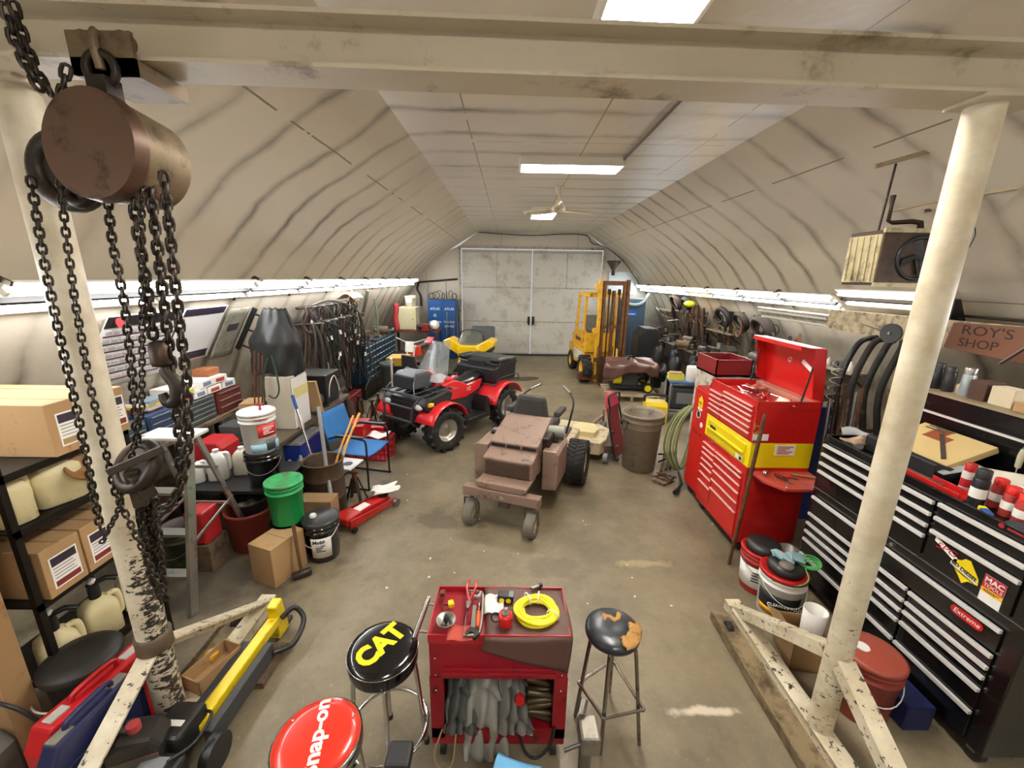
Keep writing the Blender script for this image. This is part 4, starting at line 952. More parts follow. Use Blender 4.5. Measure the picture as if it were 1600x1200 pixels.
o = X('jar', MB().lathe([(.03, 0), (.033, .005), (.033, .06), (.02, .07)], 16), mat('tan_jar', 'b5a98a', .4, 0, .1), 'small tan jar on the shelf between cans and cartons', 'jar'); o.location = (3.2, 2.78, gz); 
# --- painted board with the shop sign
bd = T('painted_beam', 'long stained cream board fixed along the right wall behind the post', 'board', (3.9, 4.0, 1.95))
q = MB(); q.prism([(2.2, 1.95), (4.98, 1.96), (5.06, 2.0), (5.02, 2.19), (2.2, 2.21)], 'x', 3.9, 3.94); q.T = None
q.v = [(a-3.9, b_-4., c-1.95) for a, b_, c in q.v]; O('board', q, mat('stained_cream', 'c9bb98', .6, 0, .15, dirt='70604a', damt=.5, dscale=12), bd)
q = MB(); q.bx(.04, .42, -1.8, .4, .2, .225); O('ledge', q, dwood, bd)
sg = T('shop_sign', 'brown wooden sign lettered ROYS SHOP hung on the cream board', 'sign', (3.885, 3.25, 1.96))
q = MB(); q.prism([(-.32, -.03), (.36, 0), (.33, .225), (-.32, .245)], 'x', -.012, .012); O('plank', q, mat('sign_wood', '7a4f37', .55, 0, .2, scale=3), sg, .002)
bl_ = mat('burnt_letters', '38221a', .7, 0, 0)
text("ROY'S", .11, bl_, sg, (-.013, .06, .17), FACE_L, depth=.0006, sx=1.3); text('SHOP', .1, bl_, sg, (-.013, .1, .065), FACE_L, depth=.0006, sx=1.2)
t = T('pipe_wrench', 'long grey open wrench hung on a nail over the shop sign', 'wrench', (3.83, 3.0, 2.03))
q = MB(); q.bar((0, .12, -.12), (0, -.06, .09), .012, .032, up=(1,0,0)); O('shank', q, steel, t, .003)
q = MB(); q.prism([(-.04, .07), (-.02, .11), (-.06, .15), (-.11, .16), (-.08, .125), (-.11, .11), (-.13, .13), (-.14, .09), (-.09, .06)], 'x', -.008, .008); O('jaw', q, steel, t, .002)
t = T('pliers', 'small pliers hung under the sign by the wrench', 'pliers', (3.86, 2.93, 1.93)); 
for s_ in (-1, 1): O('grip', MB().tube([(0, 0, .05), (0, s_*.012, 0), (0, s_*.014, -.06)], .006, 6), rust, t)
O('head', MB().box((0, 0, .07), (.01, .03, .04)), steel, t, .003)
t = T('disc_arm', 'black disc on a thin horizontal arm below the cream board', 'disc', (3.36, 3.6, 2.1))
O('disc', MB().cyl((0, 0, -.02), (.02, .005, -.02), .085, n=32), dgrey, t); O('arm', MB().tube([(-.01, 0, -.02), (.15, .4, 0), (.5, .9, -.02)], .008), dsteel, t)
O('hub', MB().cyl((-.015, 0, -.02), (0, 0, -.02), .012), steel, t)
for i, (y, l, z) in enumerate(((3.9, .5, 2.2), (3.3, .9, 2.22), (2.8, .6, 2.2))):
    X('iron_rod', MB().tube([(4.02+.05*i, y-l/2, z+.01), (4.05+.05*i, y+l/2, z+.012)], .012, 8), dsteel, 'dark iron rod on the ledge behind the cream board, %s' % ('the far one', 'the long middle one', 'the near one over the sign')[i], 'rod', 'rods on the board ledge')
X('ledge_box', MB().bx(4.0, 4.2, 2.4, 2.75, 2.178, 2.25), grey, 'flat grey box on the ledge above the shop sign', 'box')
X('lamp_housing', MB().prism([(3.62, 2.235), (3.95, 2.235), (3.9, 2.45), (3.74, 2.45)], 'y', 3.55, 3.9) if False else MB().prism([(3.955, 2.178), (4.12, 2.178), (4.02, 2.38), (3.965, 2.38)], 'y', 3.7, 4.05), black, 'black sloped housing behind the post above the board', 'housing', None, .01)
# --- unit heater
ht = T('unit_heater', 'rusty cream unit heater hung from the curved roof at right', 'heater', (3.02, 3.36, 2.49))
O('casing', MB().box((0, 0, .2), (.5, .32, .4)), mat('heater_brown', '4a3726', .55, .2, .25, dirt='2c2017', damt=.4), ht, .006)
q = MB(); q.bx(-.262, -.25, -.15, .15, .02, .37); o = O('louver_panel', q, mat('heater_cream', 'b9ad84', .5, .1, .2, dirt='5a4a30', damt=.4), ht)
for k in range(5): q = MB(); q.bar((-.27, -.13+.06*k, .03), (-.265, -.11+.06*k, .36), .012, .008, up=(1,0,0)); O('louver', q, MATS['heater_cream'], o)
q = MB(); q.torus((.03, -.162, .2), .15, .014, Matrix.Rotation(R(90), 4, 'X'), 30, 6); O('fan_ring', q, black, ht)
for k in range(4):
    q = MB(); a = R(20+90*k); q.bar((.03, -.163, .2), (.03+.13*math.cos(a), -.17, .2+.13*math.sin(a)), .006, .07, up=(math.cos(a+PI/2), .6, math.sin(a+PI/2))); O('fan_blade', q, dgrey, ht)
for z0_ in (-.01, .38): O('edge_strip', MB().bx(-.26, .25, -.17, -.15, z0_, z0_+.03), MATS['heater_cream'], ht)
X('hanger_bar', MB().bar((2.78, 3.6, 3.30), (3.3, 3.35, 3.13), .03, .03) if False else MB().bar(AY(1368,260,3.45), AY(1490,226,3.3), .035, .03), brk, 'cream steel strut bolted to the roof above the heater', 'strut')
X('hanger_rod', MB().cyl(AY(1400,256,3.44), AY(1372,362,3.4), .008), dsteel, 'thin rod hanging the heater from the strut', 'rod')
q = MB(); P = [AY(u, v, 3.36) for u, v in ((1396,305),(1393,322),(1388,345),(1395,348),(1425,346),(1438,348),(1438,362))]
q.tube(P, [.02, .012, .014, .016, .018, .022, .022], 10)
X('gas_pipe', q, mat('black_pipe', '3a2c22', .5, .4, .2), 'black elbowed gas pipe above the unit heater', 'pipe')
X('feed_pipe', MB().tube([AY(1393,330,3.36), AY(1445,318,3.36), AY(1590,294,3.05)], .012, 8), mat('cream_pipe', 'b9a98c', .45, .2, .1), 'thin pipe running along the roof from the heater to the right edge', 'pipe')
X('wall_bar', MB().tube([AY(1442,330,3.72), AY(1565,313,3.95)], .015, 8), brk, 'short cream bar on the roof behind the right post', 'bar')
X('hanging_wire', MB().tube(smooth_path([AY(1520,348,3.5), AY(1524,365,3.5), AY(1515,385,3.5), AY(1500,405,3.5)], 5), .004, 6), black, 'thin black wire drooping behind the right post', 'wire')
# --------------------------------------------------- stools and the red service cart in front
def ring(r, tr, z, n=40): return MB().torus((0, 0, z), r, tr, None, n, 8)
# CAT stool
t = T('bar_stool', 'round black vinyl stool with yellow lettering and chrome legs', 'stool', (-.61, 1.65, 0), R(-28))
O('seat', MB().lathe([(.15, .62), (.168, .625), (.17, .635), (.172, .69), (.166, .705), (.14, .715), (.05, .72), (.002, .72)], 48), black_gloss, t)
O('seat_trim', ring(.171, .0025, .694), chrome, t)
ye = mat('letter_yellow', 'f4d818', .4, 0, 0)
tx = text('CAT', .15, ye, t, (-.01, 0.0, .7195), (0, 0, R(84)), depth=.001, bold=.0075, sx=.86)
q = MB(); q.prism([(-.03, .012), (.085, -.06), (.085, .058)], 'z', .7205, .7212); 
tri = [( .068, -.012), (.068, .052), (.004, .02)]
for k in range(4):
    a = R(45+90*k)
    c, s_ = math.cos(a), math.sin(a)
    O('leg', MB().tube(smooth_path([(.10*c, .10*s_, .618), (.135*c, .135*s_, .6), (.15*c, .15*s_, .55), (.19*c, .19*s_, .02)], 5), .0125, 10), chrome, t)
    O('foot_cap', MB().cyl((.19*c, .19*s_, 0), (.191*c, .191*s_, .03), .016, n=12), black, t)
O('foot_ring', ring(.2, .011, .2), chrome, t)
O('seat_plate', MB().cyl((0, 0, .6), (0, 0, .622), .13, n=24), dsteel, t)
# red stool
t = T('bar_stool', 'round red vinyl stool with white lettering and a chrome rim', 'stool', (-.75, 1.24, 0), R(15))
sr = mat('stool_red', 'd3311f', .28, 0, .05, coat=.4)
O('seat', MB().lathe([(.15, .63), (.165, .635), (.168, .65), (.168, .69), (.164, .7), (.12, .71), (.002, .712)], 48), sr, t)
O('seat_trim', MB().lathe([(.166, .64), (.172, .645), (.172, .695), (.166, .7)], 48), chrome, t)
text('Snap-on', .082, mat('letter_white', 'f5f1ea', .4, 0, 0), t, (.0, .0, .7115), (0, 0, R(88)), depth=.001, bold=.0025, sx=1.12)
for k in range(3):
    a = R(20+120*k); O('rivet', MB().ball((.14*math.cos(a), .14*math.sin(a), .708), .006, 10), chrome, t)
for k in range(4):
    a = R(30+90*k); c, s_ = math.cos(a), math.sin(a)
    O('leg', MB().tube(smooth_path([(.10*c, .10*s_, .628), (.135*c, .135*s_, .61), (.15*c, .15*s_, .55), (.19*c, .19*s_, .0)], 5), .0125, 10), chrome, t)
O('foot_ring', ring(.2, .011, .2), chrome, t)
# torn stool
t = T('bar_stool', 'stool with a torn black seat showing tan foam on bent pipe legs', 'stool', (.585, 1.83, 0), R(8))
O('seat', MB().lathe([(.12, .62), (.145, .625), (.148, .635), (.147, .655), (.125, .672), (.05, .676), (.002, .672)], 40), mat('worn_vinyl', '2c3036', .28, 0, .25, scale=5, bump=.35), t)
foam = mat('old_foam', 'b08448', .9, 0, .3, scale=14, dirt='5c3d1e', damt=.3)
q = MB(); q.grid(lambda u, v: ((.085+.065*v)*math.cos(R(-85+85*u+4*math.sin(v*9))), (.085+.065*v)*math.sin(R(-85+85*u+5*math.sin(v*9))), .674-.016*v*v+.004*math.sin(u*20)), 16, 5, .012); O('torn_foam', q, foam, t, label='tan foam bared at the seat edge')
q = MB(); q.grid(lambda u, v: (-.035+.11*u, .055+.016*math.sin(u*8)+(v-.5)*.034*(1+.5*math.sin(u*17)), .677), 10, 3, .004); O('tear', q, foam, t, label='tan tear across the seat')
for k, (dx, dy, fx, fy) in enumerate(((-.1, -.07, -.155, .04), (-.05, -.09, -.08, -.16), (.1, -.05, .14, -.145), (.07, .08, .09, .15))):
    dx, dy = (dx, dy); c = Vector((fx*.62, fy*.62, .618))
    O('leg', MB().tube(smooth_path([(fx*.4, fy*.4, .615), (fx*.62, fy*.62, .6), (fx*.72, fy*.72, .54), (fx*1.05, fy*1.05, .0)], 5), .011, 8), mat('worn_chrome', '9a938a', .25, .9, .2, dirt='5a4632', damt=.25), t)
fr = [(-.155, .045), (-.085, -.165), (.15, -.15), (.095, .155)]
pts = []
for i in range(4):
    a = Vector(fr[i]+(.25,)); b_ = Vector(fr[(i+1) % 4]+(.25,))
    for u in (.12, .5, .88): pts.append(a.lerp(b_, u))
    pts.append(b_*1.0)
for p in pts: p.z = .25
O('foot_rail', MB().tube(smooth_path(pts+[pts[0]], 3)[:-1], .0095, 8, True), MATS['worn_chrome'], t)
# red service cart
ct = T('service_cart', 'red steel service cart with a drawer and an open lower shelf', 'cart', (-.03, 1.77, 0))
cr_ = mat('cart_red', '8e1220', .34, 0, .1, dirt='4a0c12', damt=.15); 
CX, CY0, CY1, CT = .345, -.15, .17, .8
def edge_top(): pass
q = MB(); q.bx(-CX, CX, CY0, CY1, CT-.24, CT-.012); O('drawer_case', q, cr_, ct, .004)
q = MB(); q.bx(-CX+.07, CX-.07, CY0-.012, CY0+.002, CT-.225, CT-.03) if False else q.bx(-CX+.06, CX-.06, CY0-.014, CY0+.002, CT-.235, CT-.175); o = O('drawer', q, cr_, ct, .004)
q = MB(); q.bx(-CX+.06, CX-.06, CY0-.03, CY0-.012, CT-.195, CT-.185); O('drawer_pull', q, cr_, o, .003)
q = MB(); q.cyl((0.02, CY0-.006, CT-.1), (0.02, CY0, CT-.1), .01, n=14); O('lock', q, chrome, ct)
q = MB(); q.bx(-CX, CX, CY0, CY1, CT-.012, CT-.004); o = O('top_tray', q, cr_, ct)
for a in ((-CX, CX, CY0-.004, CY0+.004), (-CX, CX, CY1-.004, CY1+.004), (-CX-.004, -CX+.004, CY0, CY1), (CX-.004, CX+.004, CY0, CY1)):
    q = MB(); q.bx(*a, CT-.03, CT+.022); O('tray_rim', q, mat('cart_red_rim', 'a81c28', .33, 0, .08), o, .002)
for x in (-CX, CX):
    for y in (CY0, CY1):
        q = MB(); q.bx(x-.0 if x < 0 else x-.065, x+.065 if x < 0 else x, y-.003 if y < 0 else y-.03, y+.03 if y < 0 else y+.003, .16, CT-.24); O('corner_post', q, cr_, ct)
for x in (-CX, CX): 
    q = MB(); q.bx(x-.003, x+.003, CY0, CY1, .16, CT-.24); O('side_panel', q, cr_, ct)
q = MB(); q.bx(-CX, CX, CY1-.004, CY1, .16, CT-.24); O('back_panel', q, cr_, ct)
q = MB(); q.bx(-CX, CX, CY0, CY1, .16, .175); q.bx(-CX, CX, CY0-.003, CY0+.004, .12, .225); O('lower_shelf', q, cr_, ct)
for x in (-CX+.05, CX-.05):
    for y in (CY0+.05, CY1-.05):
        q = MB(); q.cyl((x-.014, y, .05), (x+.014, y, .05), .05, n=18); O('caster', q, black, ct)
        q = MB(); q.bar((x, y, .05), (x, y, .13), .04, .03); O('caster_fork', q, steel, ct)
for x in (-CX+.03, CX-.03):
    for z in (.48, .58, .68): O('rivet', MB().ball((x, CY0-.004, z), .006, 8), chrome, ct)
q = MB(); q.tube([(-CX-.075, -.13, CT-.03), (-CX-.055, .14, CT-.03)], .014, 12); hnd = O('push_handle', q, chrome, ct)
for y in (-.08, .1): O('handle_arm', MB().tube([(-CX-.066, y, CT-.03), (-CX, y, CT-.04)], .006, 8), steel, ct)
# rubber mat hanging over the front
def mat_f(u, v):
    x = -.09+.43*u+.02*math.sin(v*3); d = v*.52
    if d < .33: return (x, .17-d, CT+.012+.006*math.sin(u*5+v*7))
    e_ = d-.33; return (x, CY0-.012-.008*math.sin(u*4), CT+.012-e_*(.35+.75*u))
q = MB(); q.grid(mat_f, 16, 22, .005)
o = O('rubber_mat', q, mat('brown_mat', '5c4038', .6, 0, .2, scale=4), None); o.location = ct.location; o['label'] = 'brown rubber mat hanging over the front of the red cart'; o['category'] = 'mat'
ctop = CT+.02
def on_cart(u, v, z=ctop): p = G(u, v, z); return p
# coil of yellow hose
p = on_cart(838, 958); yh = mat('hose_yellow', 'f0e01e', .35, 0, .04)
t = T('air_hose', 'coil of yellow air hose tied with white strips on the red cart', 'hose', p)
q = MB(); pts = []
N_ = 7
for i in range(N_*28):
    a = 2*PI*i/28; k = a/(2*PI)
    lay = k % 3.5; r_ = .068+.0135*lay+.004*math.sin(i*.7); z = .01+.0165*int(k/3.5)+.004*math.sin(i*.31)
    pts.append((r_*math.cos(a), r_*math.sin(a)*.92, z))
q.tube(pts, .0085, 8); O('coil', q, yh, t)
for a in (R(118), R(-25), R(80)):
    c = Vector((.09*math.cos(a), .085*math.sin(a), .022)); q = MB(); M = Matrix.Rotation(a, 4, 'Z') @ Matrix.Rotation(R(90), 4, 'X')
    q.torus(c, .032, .004, M, 20, 6, .85); O('tie', q, white, t)
t = T('hose_coupler', 'steel air coupler beyond the yellow hose coil', 'coupler', on_cart(838, 920), R(30))
O('body', MB().cyl((-.03, 0, .012), (.02, 0, .012), .01), steel, t); O('collar', MB().cyl((.015, 0, .012), (.035, 0, .012), .013), black, t)
# red bottle jack
t = T('bottle_jack', 'small red bottle jack with steel ram on the red cart', 'jack', on_cart(790, 975))
O('body', MB().lathe([(.034, 0), (.037, .005), (.036, .05), (.033, .062), (.012, .064)], 28), red_gloss, t)
O('ram', MB().lathe([(.018, .06), (.02, .066), (.018, .072), (.013, .075), (.012, .092), (.008, .095)], 20), steel, t)
q = MB(); q.torus((-.05, .01, .03), .022, .004, Matrix.Rotation(R(70), 4, 'X'), 18, 6); O('ring', q, black, t)
# outlet block
t = T('outlet_block', 'black power block with two yellow sockets on the red cart', 'power block', on_cart(790, 938), R(-6))
O('body', MB().box((0, 0, .022), (.085, .05, .044)), black, t, .006)
for s_ in (-1, 1):
    O('socket_face', MB().cyl((s_*.018, -.025, .02), (s_*.018, -.028, .02), .014, n=18), yellow, t)
O('grey_label', MB().box((.03, 0, .0445), (.024, .04, .002)), grey, t)
# steel bowl with plug
t = T('steel_bowl', 'steel parts bowl holding a black plug on the red cart', 'bowl', on_cart(697, 975))
O('bowl', MB().lathe([(.028, 0), (.045, .018), (.05, .03), (.046, .03), (.026, .005), (.001, .004)], 28), steel, t)
o = X('drive_part', MB().lathe([(.016, 0), (.018, .005), (.014, .02), (.01, .035), (.004, .036)], 14), black, 'black round plug lying in the steel bowl', 'plug'); o.location = (t.location.x, t.location.y+.01, t.location.z+.007)
for i, (dx, dy) in enumerate(((-.012, -.01), (.014, -.014))):
    o = X('bolt', MB().lathe([(.008, 0), (.008, .008), (.004, .009), (.004, .02)], 8), steel, 'small bolt in the steel bowl, %s side' % ('left', 'right')[i], 'bolt', 'bolts in the bowl'); o.location = (t.location.x+dx, t.location.y+dy, t.location.z+.008)
t = T('yellow_plug', 'yellow electrical plug beyond the steel bowl', 'plug', on_cart(705, 947), R(20))
O('body', MB().box((0, 0, .014), (.03, .036, .028)), yellow, t, .007); O('cord_end', MB().tube([(-.015, 0, .012), (-.04, .01, .01), (-.05, -.02, .008)], .004), black, t)
o = X('small_block', MB().box((0, 0, .012), (.024, .03, .024)), rust, 'small rusty block at the far left corner of the cart top', 'block'); o.location = on_cart(692, 930)
# hacksaw
t = T('hacksaw', 'steel framed hacksaw lying along the left of the cart top', 'hacksaw', on_cart(735, 962))
a, b_ = Vector((-.02, .13, .012)), Vector((-.02, -.13, .012))
q = MB(); q.tube(smooth_path([(-.02, .15, .02), (.04, .14, .02), (.058, .1, .02), (.06, -.08, .02), (.045, -.13, .02), (-.02, -.14, .02)], 6), .007, 8); O('frame', q, steel, t)
O('blade', MB().box((-.02, 0, .016), (.002, .29, .014)), grey, t)
q = MB(); q.tube(smooth_path([(-.01, .13, .02), (.01, .11, .02), (.035, .11, .02), (.045, .14, .02)], 4), .011, 8); O('grip', q, mat('grey_grip', '8c9092', .4, .3, .1), t)
# adjustable wrench + red handled pliers
t = T('pipe_wrench', 'dark steel adjustable wrench lying inside the hacksaw frame', 'wrench', on_cart(740, 968, ctop+.012), R(92))
O('shank', MB().box((.0, 0, .01), (.16, .022, .012)), steel, t, .003)
q = MB(); q.prism([(-.07, -.02), (-.1, -.035), (-.13, -.01), (-.12, .0), (-.1, -.01), (-.09, .012), (-.11, .03), (-.09, .036), (-.06, .015)], 'z', .002, .02); O('jaw', q, dsteel, t, .002)
t = plier('long red handled pliers pointing away across the cart top', on_cart(733, 940, ctop+.03), R(88), red_gloss, None, 1.15)
screwdriver('orange screwdriver beside the red handled pliers', mat('orange_plastic', 'd05a24', .35, 0, .05), on_cart(748, 955, ctop+.012), R(90), .14)
q = MB(); q.grid(lambda u, v: ((u-.5)*.1, (v-.5)*.13, .004+.012*abs(math.sin(u*6+v*3))), 10, 10, .002)
o = X('paper_towel', q, paper, 'crumpled white paper towel under the power block', 'paper'); o.location = on_cart(772, 945)
o = X('red_rag', MB().grid(lambda u, v: ((u-.5)*.14, (v-.5)*.09, .003+.004*math.sin(u*9)), 8, 6, .002), mat('red_cloth', 'b4483c', .85, 0, .1), 'red cloth under the hacksaw at the front rim', 'rag'); o.location = on_cart(722, 990)
# grey rags and parts on the lower shelf
rg = [('pale grey work shirt spilling out of the cart shelf', '9d9c94', (-.16, .2), 1.), ('dark grey rag heaped at the left of the cart shelf', '5c5e5c', (-.26, .12), 2.), ('mottled grey rag beside the parts on the cart shelf', '77766f', (.02, .1), 3.)]
for nm, c, (x0, wd), sd in rg:
    wd = .24 if sd == 1 else .17; sp_ = sd == 1
    def rf(u, v):
        x = x0-.02+wd*u; ang = v
        y = CY0+.22-.26*v; z = .2+.22*math.sin(PI*min(1, .25+.75*u))*(.75+.25*math.cos(v*3))
        if v > .6: 
            k = (v-.6)/.4; y = CY0+.04-.07*k; z = z*(1-k)+(.06 if sp_ else .24)*k
        f_ = .016*math.sin(u*23+sd*2+v*5)+.012*math.sin(u*11-v*17+sd)
        return (x+f_*.5, y-f_*1.2-.01*math.sin(v*20), z+f_)
    q = MB(); q.grid(rf, 26, 26, .006); o = X('rag', q, mat('cloth_'+c, c, .9, 0, .25, scale=9), nm, 'rag'); o.location += ct.location
for i in range(10):
    z = .195+.04*(i//2); x = .16+.012*rnd.random(); l = .14
    q = MB(); a = R(rnd.uniform(-25, 25)); 
    q.lathe([(.014, -l/2), (.018, -l/2+.01), (.016, 0), (.018, l/2-.03), (.013, l/2)], 12, M=Matrix.Rotation(a, 4, 'Y') @ Matrix.Rotation(R(90), 4, 'Y'))
    o = X('drive_shaft', q, mat('oily_steel', '5b4d38', .4, .6, .3), 'oily steel shaft on the cart shelf, %s of the pile from the bottom' % nth[i], 'shaft', 'oily shafts on the lower cart shelf'); o.location = (ct.location.x+x+.05, ct.location.y+CY0+.06+.06*(i % 2), z)
q = MB(); q.lathe([(.024, 0), (.026, .03), (.02, .035)], 16, M=Matrix.Rotation(R(75), 4, 'X')); o = X('red_bung', q, red, 'red cap lying between rags and shafts on the cart shelf', 'cap'); o.location = (ct.location.x+.11, ct.location.y+CY0+.03, .35)
o = X('drooping_hose', MB().tube(smooth_path([(.1, -.16, .24), (.14, -.2, .14), (.2, -.21, .11), (.27, -.19, .17), (.29, -.16, .25)], 6), .008), black, 'dark hose drooping over the front lip of the cart shelf', 'hose'); o.location += Vector((ct.location.x, ct.location.y, 0))
o = X('cord_loop', MB().tube(smooth_path([(-.29, -.15, .22), (-.33, -.19, .1), (-.3, -.21, .03), (-.24, -.2, .04), (-.22, -.16, .2)], 6), .005), mat('tan_cord', 'a58a66', .6, 0, .1), 'tan cord loop hanging from the left of the cart shelf', 'cord'); o.location += Vector((ct.location.x, ct.location.y, 0))
# things cut by the lower frame
vs = T('bench_vise_stand', 'grey steel stand with a clamp head before the torn stool', 'stand', (.38, 1.42, 0))
O('column', MB().cyl((0, 0, .02), (0, 0, .42), .03, n=16), steel, vs); O('base', MB().box((0, 0, .012), (.22, .22, .024)), dsteel, vs, .004)
O('head', MB().box((.01, .0, .47), (.09, .12, .1)), mat('cast_grey', '8a857a', .45, .6, .25, dirt='4e463a', damt=.3), vs, .012)
O('screw', MB().tube([(-.02, .05, .53), (.0, .09, .57)], .02, 10), steel, vs); O('lever', MB().tube([(-.1, -.02, .4), (.02, -.04, .5)], .009, 8), steel, vs)
bs = T('padded_post', 'black padded seat post standing in front of the red cart', 'post', (-.43, 1.25, 0))
O('pad', MB().box((0, 0, .58), (.1, .1, .06)), mat('black_pad', '232324', .6, 0, .1), bs, .012); O('post', MB().cyl((0, 0, 0), (0, 0, .56), .02, n=14), chrome, bs)
q = MB(); q.grid(lambda u, v: ((u-.5)*.2, (v-.5)*.14, .02+.05*u*u+.012*math.sin(v*9)), 12, 8, .002)
bk = X('magazine', q, mat('cover_blue', '6fb2de', .35, 0, .15, scale=8), 'blue and white magazine curling at the lower edge before the cart', 'magazine'); bk.location = (.04, 1.24, .45); bk.rotation_euler = (0, 0, R(-25))
X('magazine_stool', MB().cyl((.04, 1.2, 0), (.04, 1.2, .448), .1, .12, 20), black, 'dark round step below the blue magazine', 'step', None, .006)
# ------------------------------------------------------------ the machines in the middle
def wheel(t, c, r, w, rim_m, lugs=18, lug_h=.02, rim_r=.5, name='wheel', tire_m=None, side=1, chevron=True, steer=0.):
    M = Matrix.Translation(c) @ Matrix.Rotation(steer, 4, 'Z') @ Matrix.Rotation(R(90), 4, 'Y')
    q = MB(); rr = r-lug_h if lugs else r
    q.lathe([(r*rim_r, -w*.36), (r*rim_r*1.08, -w*.42), (rr*.8, -w*.5), (rr*.95, -w*.44), (rr, -w*.3), (rr, w*.3), (rr*.95, w*.44), (rr*.8, w*.5), (r*rim_r*1.08, w*.42), (r*rim_r, w*.36)], 36, M=M, cap=False)
    for k in range(lugs):
        for s_ in (-1, 1):
            a = 2*PI*(k+(.5 if s_ > 0 else 0))/lugs
            Mk = M @ Matrix.Rotation(a, 4, 'Z') @ Matrix.Translation((rr+lug_h*.25, 0, s_*w*.24)) @ Matrix.Rotation(s_*R(28 if chevron else 0), 4, 'X')
            q.box((0, 0, 0), (lug_h*1.5, r*.14, w*.42), None) if False else q.add([(x*lug_h*.75, y*r*.07, z*w*.23) for z in (-1, 1) for x, y in ((-1,-1),(1,-1),(1,1),(-1,1))], [(3,2,1,0),(4,5,6,7),(0,1,5,4),(1,2,6,5),(2,3,7,6),(3,0,4,7)], False, Mk)
    o = O(name, q, tire_m or rubber, t)
    q = MB(); e = side*w
    q.lathe([(.001, e*.12), (r*rim_r*.3, e*.14), (r*rim_r*.36, e*.1), (r*rim_r*.75, e*.06), (r*rim_r*.85, e*.2), (r*rim_r*.98, e*.36), (r*rim_r*1.04, e*.38), (r*rim_r*1.02, -e*.3)], 28, M=M, cap=False)
    for k in range(4):
        a = R(45+90*k); q.cyl(M @ Vector((r*rim_r*.55*math.cos(a), r*rim_r*.55*math.sin(a), e*.05)), M @ Vector((r*rim_r*.55*math.cos(a), r*rim_r*.55*math.sin(a), e*.13)), .008, n=8)
    O('rim', q, rim_m, o); return o
def arch(q, c, r, a0, a1, x0, x1, th=.012, flare=0., nu=14):      # a fender panel round a wheel, axis along x
    def fn(u, v):
        a = a0+(a1-a0)*u; rr = r+flare*v
        return (x0+(x1-x0)*v, c[1]+rr*math.cos(a), c[2]+rr*math.sin(a))
    return q.grid(fn, nu, 5, th)
# --- red quad
atv = T('quad_bike', 'red quad bike with black cargo boxes and a cloudy windscreen', 'quad bike', (-.9, 6.56, 0), R(-34.5))
ar = mat('quad_red', 'd8252c', .3, 0, .06, coat=.3); rim_s = mat('cast_rim', 'b5b0a2', .35, .7, .12); bp_ = mat('quad_black', '1f2022', .45, 0, .15)
for x in (-1, 1):
    for y in (-1, 1):
        wheel(atv, (x*.46, y*.74, .33), .33, .24, rim_s, 15, .026, .5, side=x, steer=R(-10) if y < 0 else 0)
q = MB(); q.prism([(-1.0, .42), (-.7, .30), (.7, .32), (.95, .45), (.9, .6), (.4, .62), (-.3, .7), (-1.0, .66)], 'x', -.17, .17); O('chassis', q, dgrey, atv, .02)
for s_ in (-1, 1):
    q = MB(); arch(q, (0, -.74, .33), .43, R(20), R(155), s_*.2, s_*.6, flare=-.02); O('front_fender', q, ar, atv)
    q = MB(); arch(q, (0, .76, .33), .45, R(25), R(165), s_*.18, s_*.6, flare=-.02); O('rear_fender', q, ar, atv)
    q = MB(); q.prism([(-.3, .26), (.3, .26), (.33, .30), (.3, .56), (.24, .62), (.2, .34), (-.24, .34), (-.28, .5), (-.36, .5)], 'x', s_*.22, s_*.5); O('footwell', q, bp_, atv, .01)
    q = MB(); q.prism([(-.42, .62), (.05, .58), (.42, .66), (.5, .82), (.1, .8), (-.2, .93), (-.48, .9)], 'x', s_*.13, s_*.2); sp_ = O('side_panel', q, ar, atv, .02)
    if s_ > 0:
        text('X2', .09, white, sp_, (.201, .12, .72), FACE_R, depth=.001, shear=.25)
        for k in range(2): q = MB(); q.bar((.202, -.36+.06*k, .84), (.202, -.2+.06*k, .78), .003, .025, up=(1,0,0)); O('stripe', q, white, sp_)
q = MB(); q.prism([(-.55, .7), (-.2, .68), (.0, .8), (-.2, .97), (-.5, 1.0), (-.62, .85)], 'x', -.13, .13); O('fuel_tank', q, ar, atv, .03)
q = MB()
def seat_f(u, v):
    y = -.1+.85*u; w = .13+.05*math.sin(PI*min(1, u*1.1)); a = PI*v
    return (w*math.cos(a), y, .80+.06*u*u+.09*math.sin(a)*(1-.4*(1-u))+.03*(u > .6))
q.grid(seat_f, 18, 12, .03); O('seat', q, mat('seat_vinyl', '161617', .28, 0, .1, coat=.3), atv)
q = MB(); q.prism([(-1.02, .62), (-.55, .72), (-.5, .84), (-.62, .9), (-1.0, .84), (-1.12, .76)], 'x', -.44, .44); O('front_cowl', q, bp_, atv, .03)
q = MB()
for x in (-.36, -.18, 0, .18, .36): q.tube([(x, -1.12, .87), (x, -.5, .9)], .012, 6)
for y in (-1.12, -.8, -.5): q.tube([(-.4, y, .88), (.4, y, .88)], .014, 6)
O('front_rack', q, dgrey, atv)
q = MB(); 
for s_ in (-1, 1): q.tube(smooth_path([(s_*.2, -1.0, .38), (s_*.26, -1.18, .5), (s_*.3, -1.2, .72), (s_*.38, -1.1, .88)], 5), .018, 8)
for z, x in ((.72, .3), (.52, .26)): q.tube([(-x, -1.2, z), (x, -1.2, z)], .018, 8)
O('brush_guard', q, dgrey, atv)
q = MB(); q.prism([(-1.13, .5), (-1.1, .82), (-1.04, .82), (-1.04, .5)], 'x', -.26, .26); O('grille', q, black, atv, .01)
text('P', .0001, black, atv, (0, -1.1, .7), FACE_N) if False else None
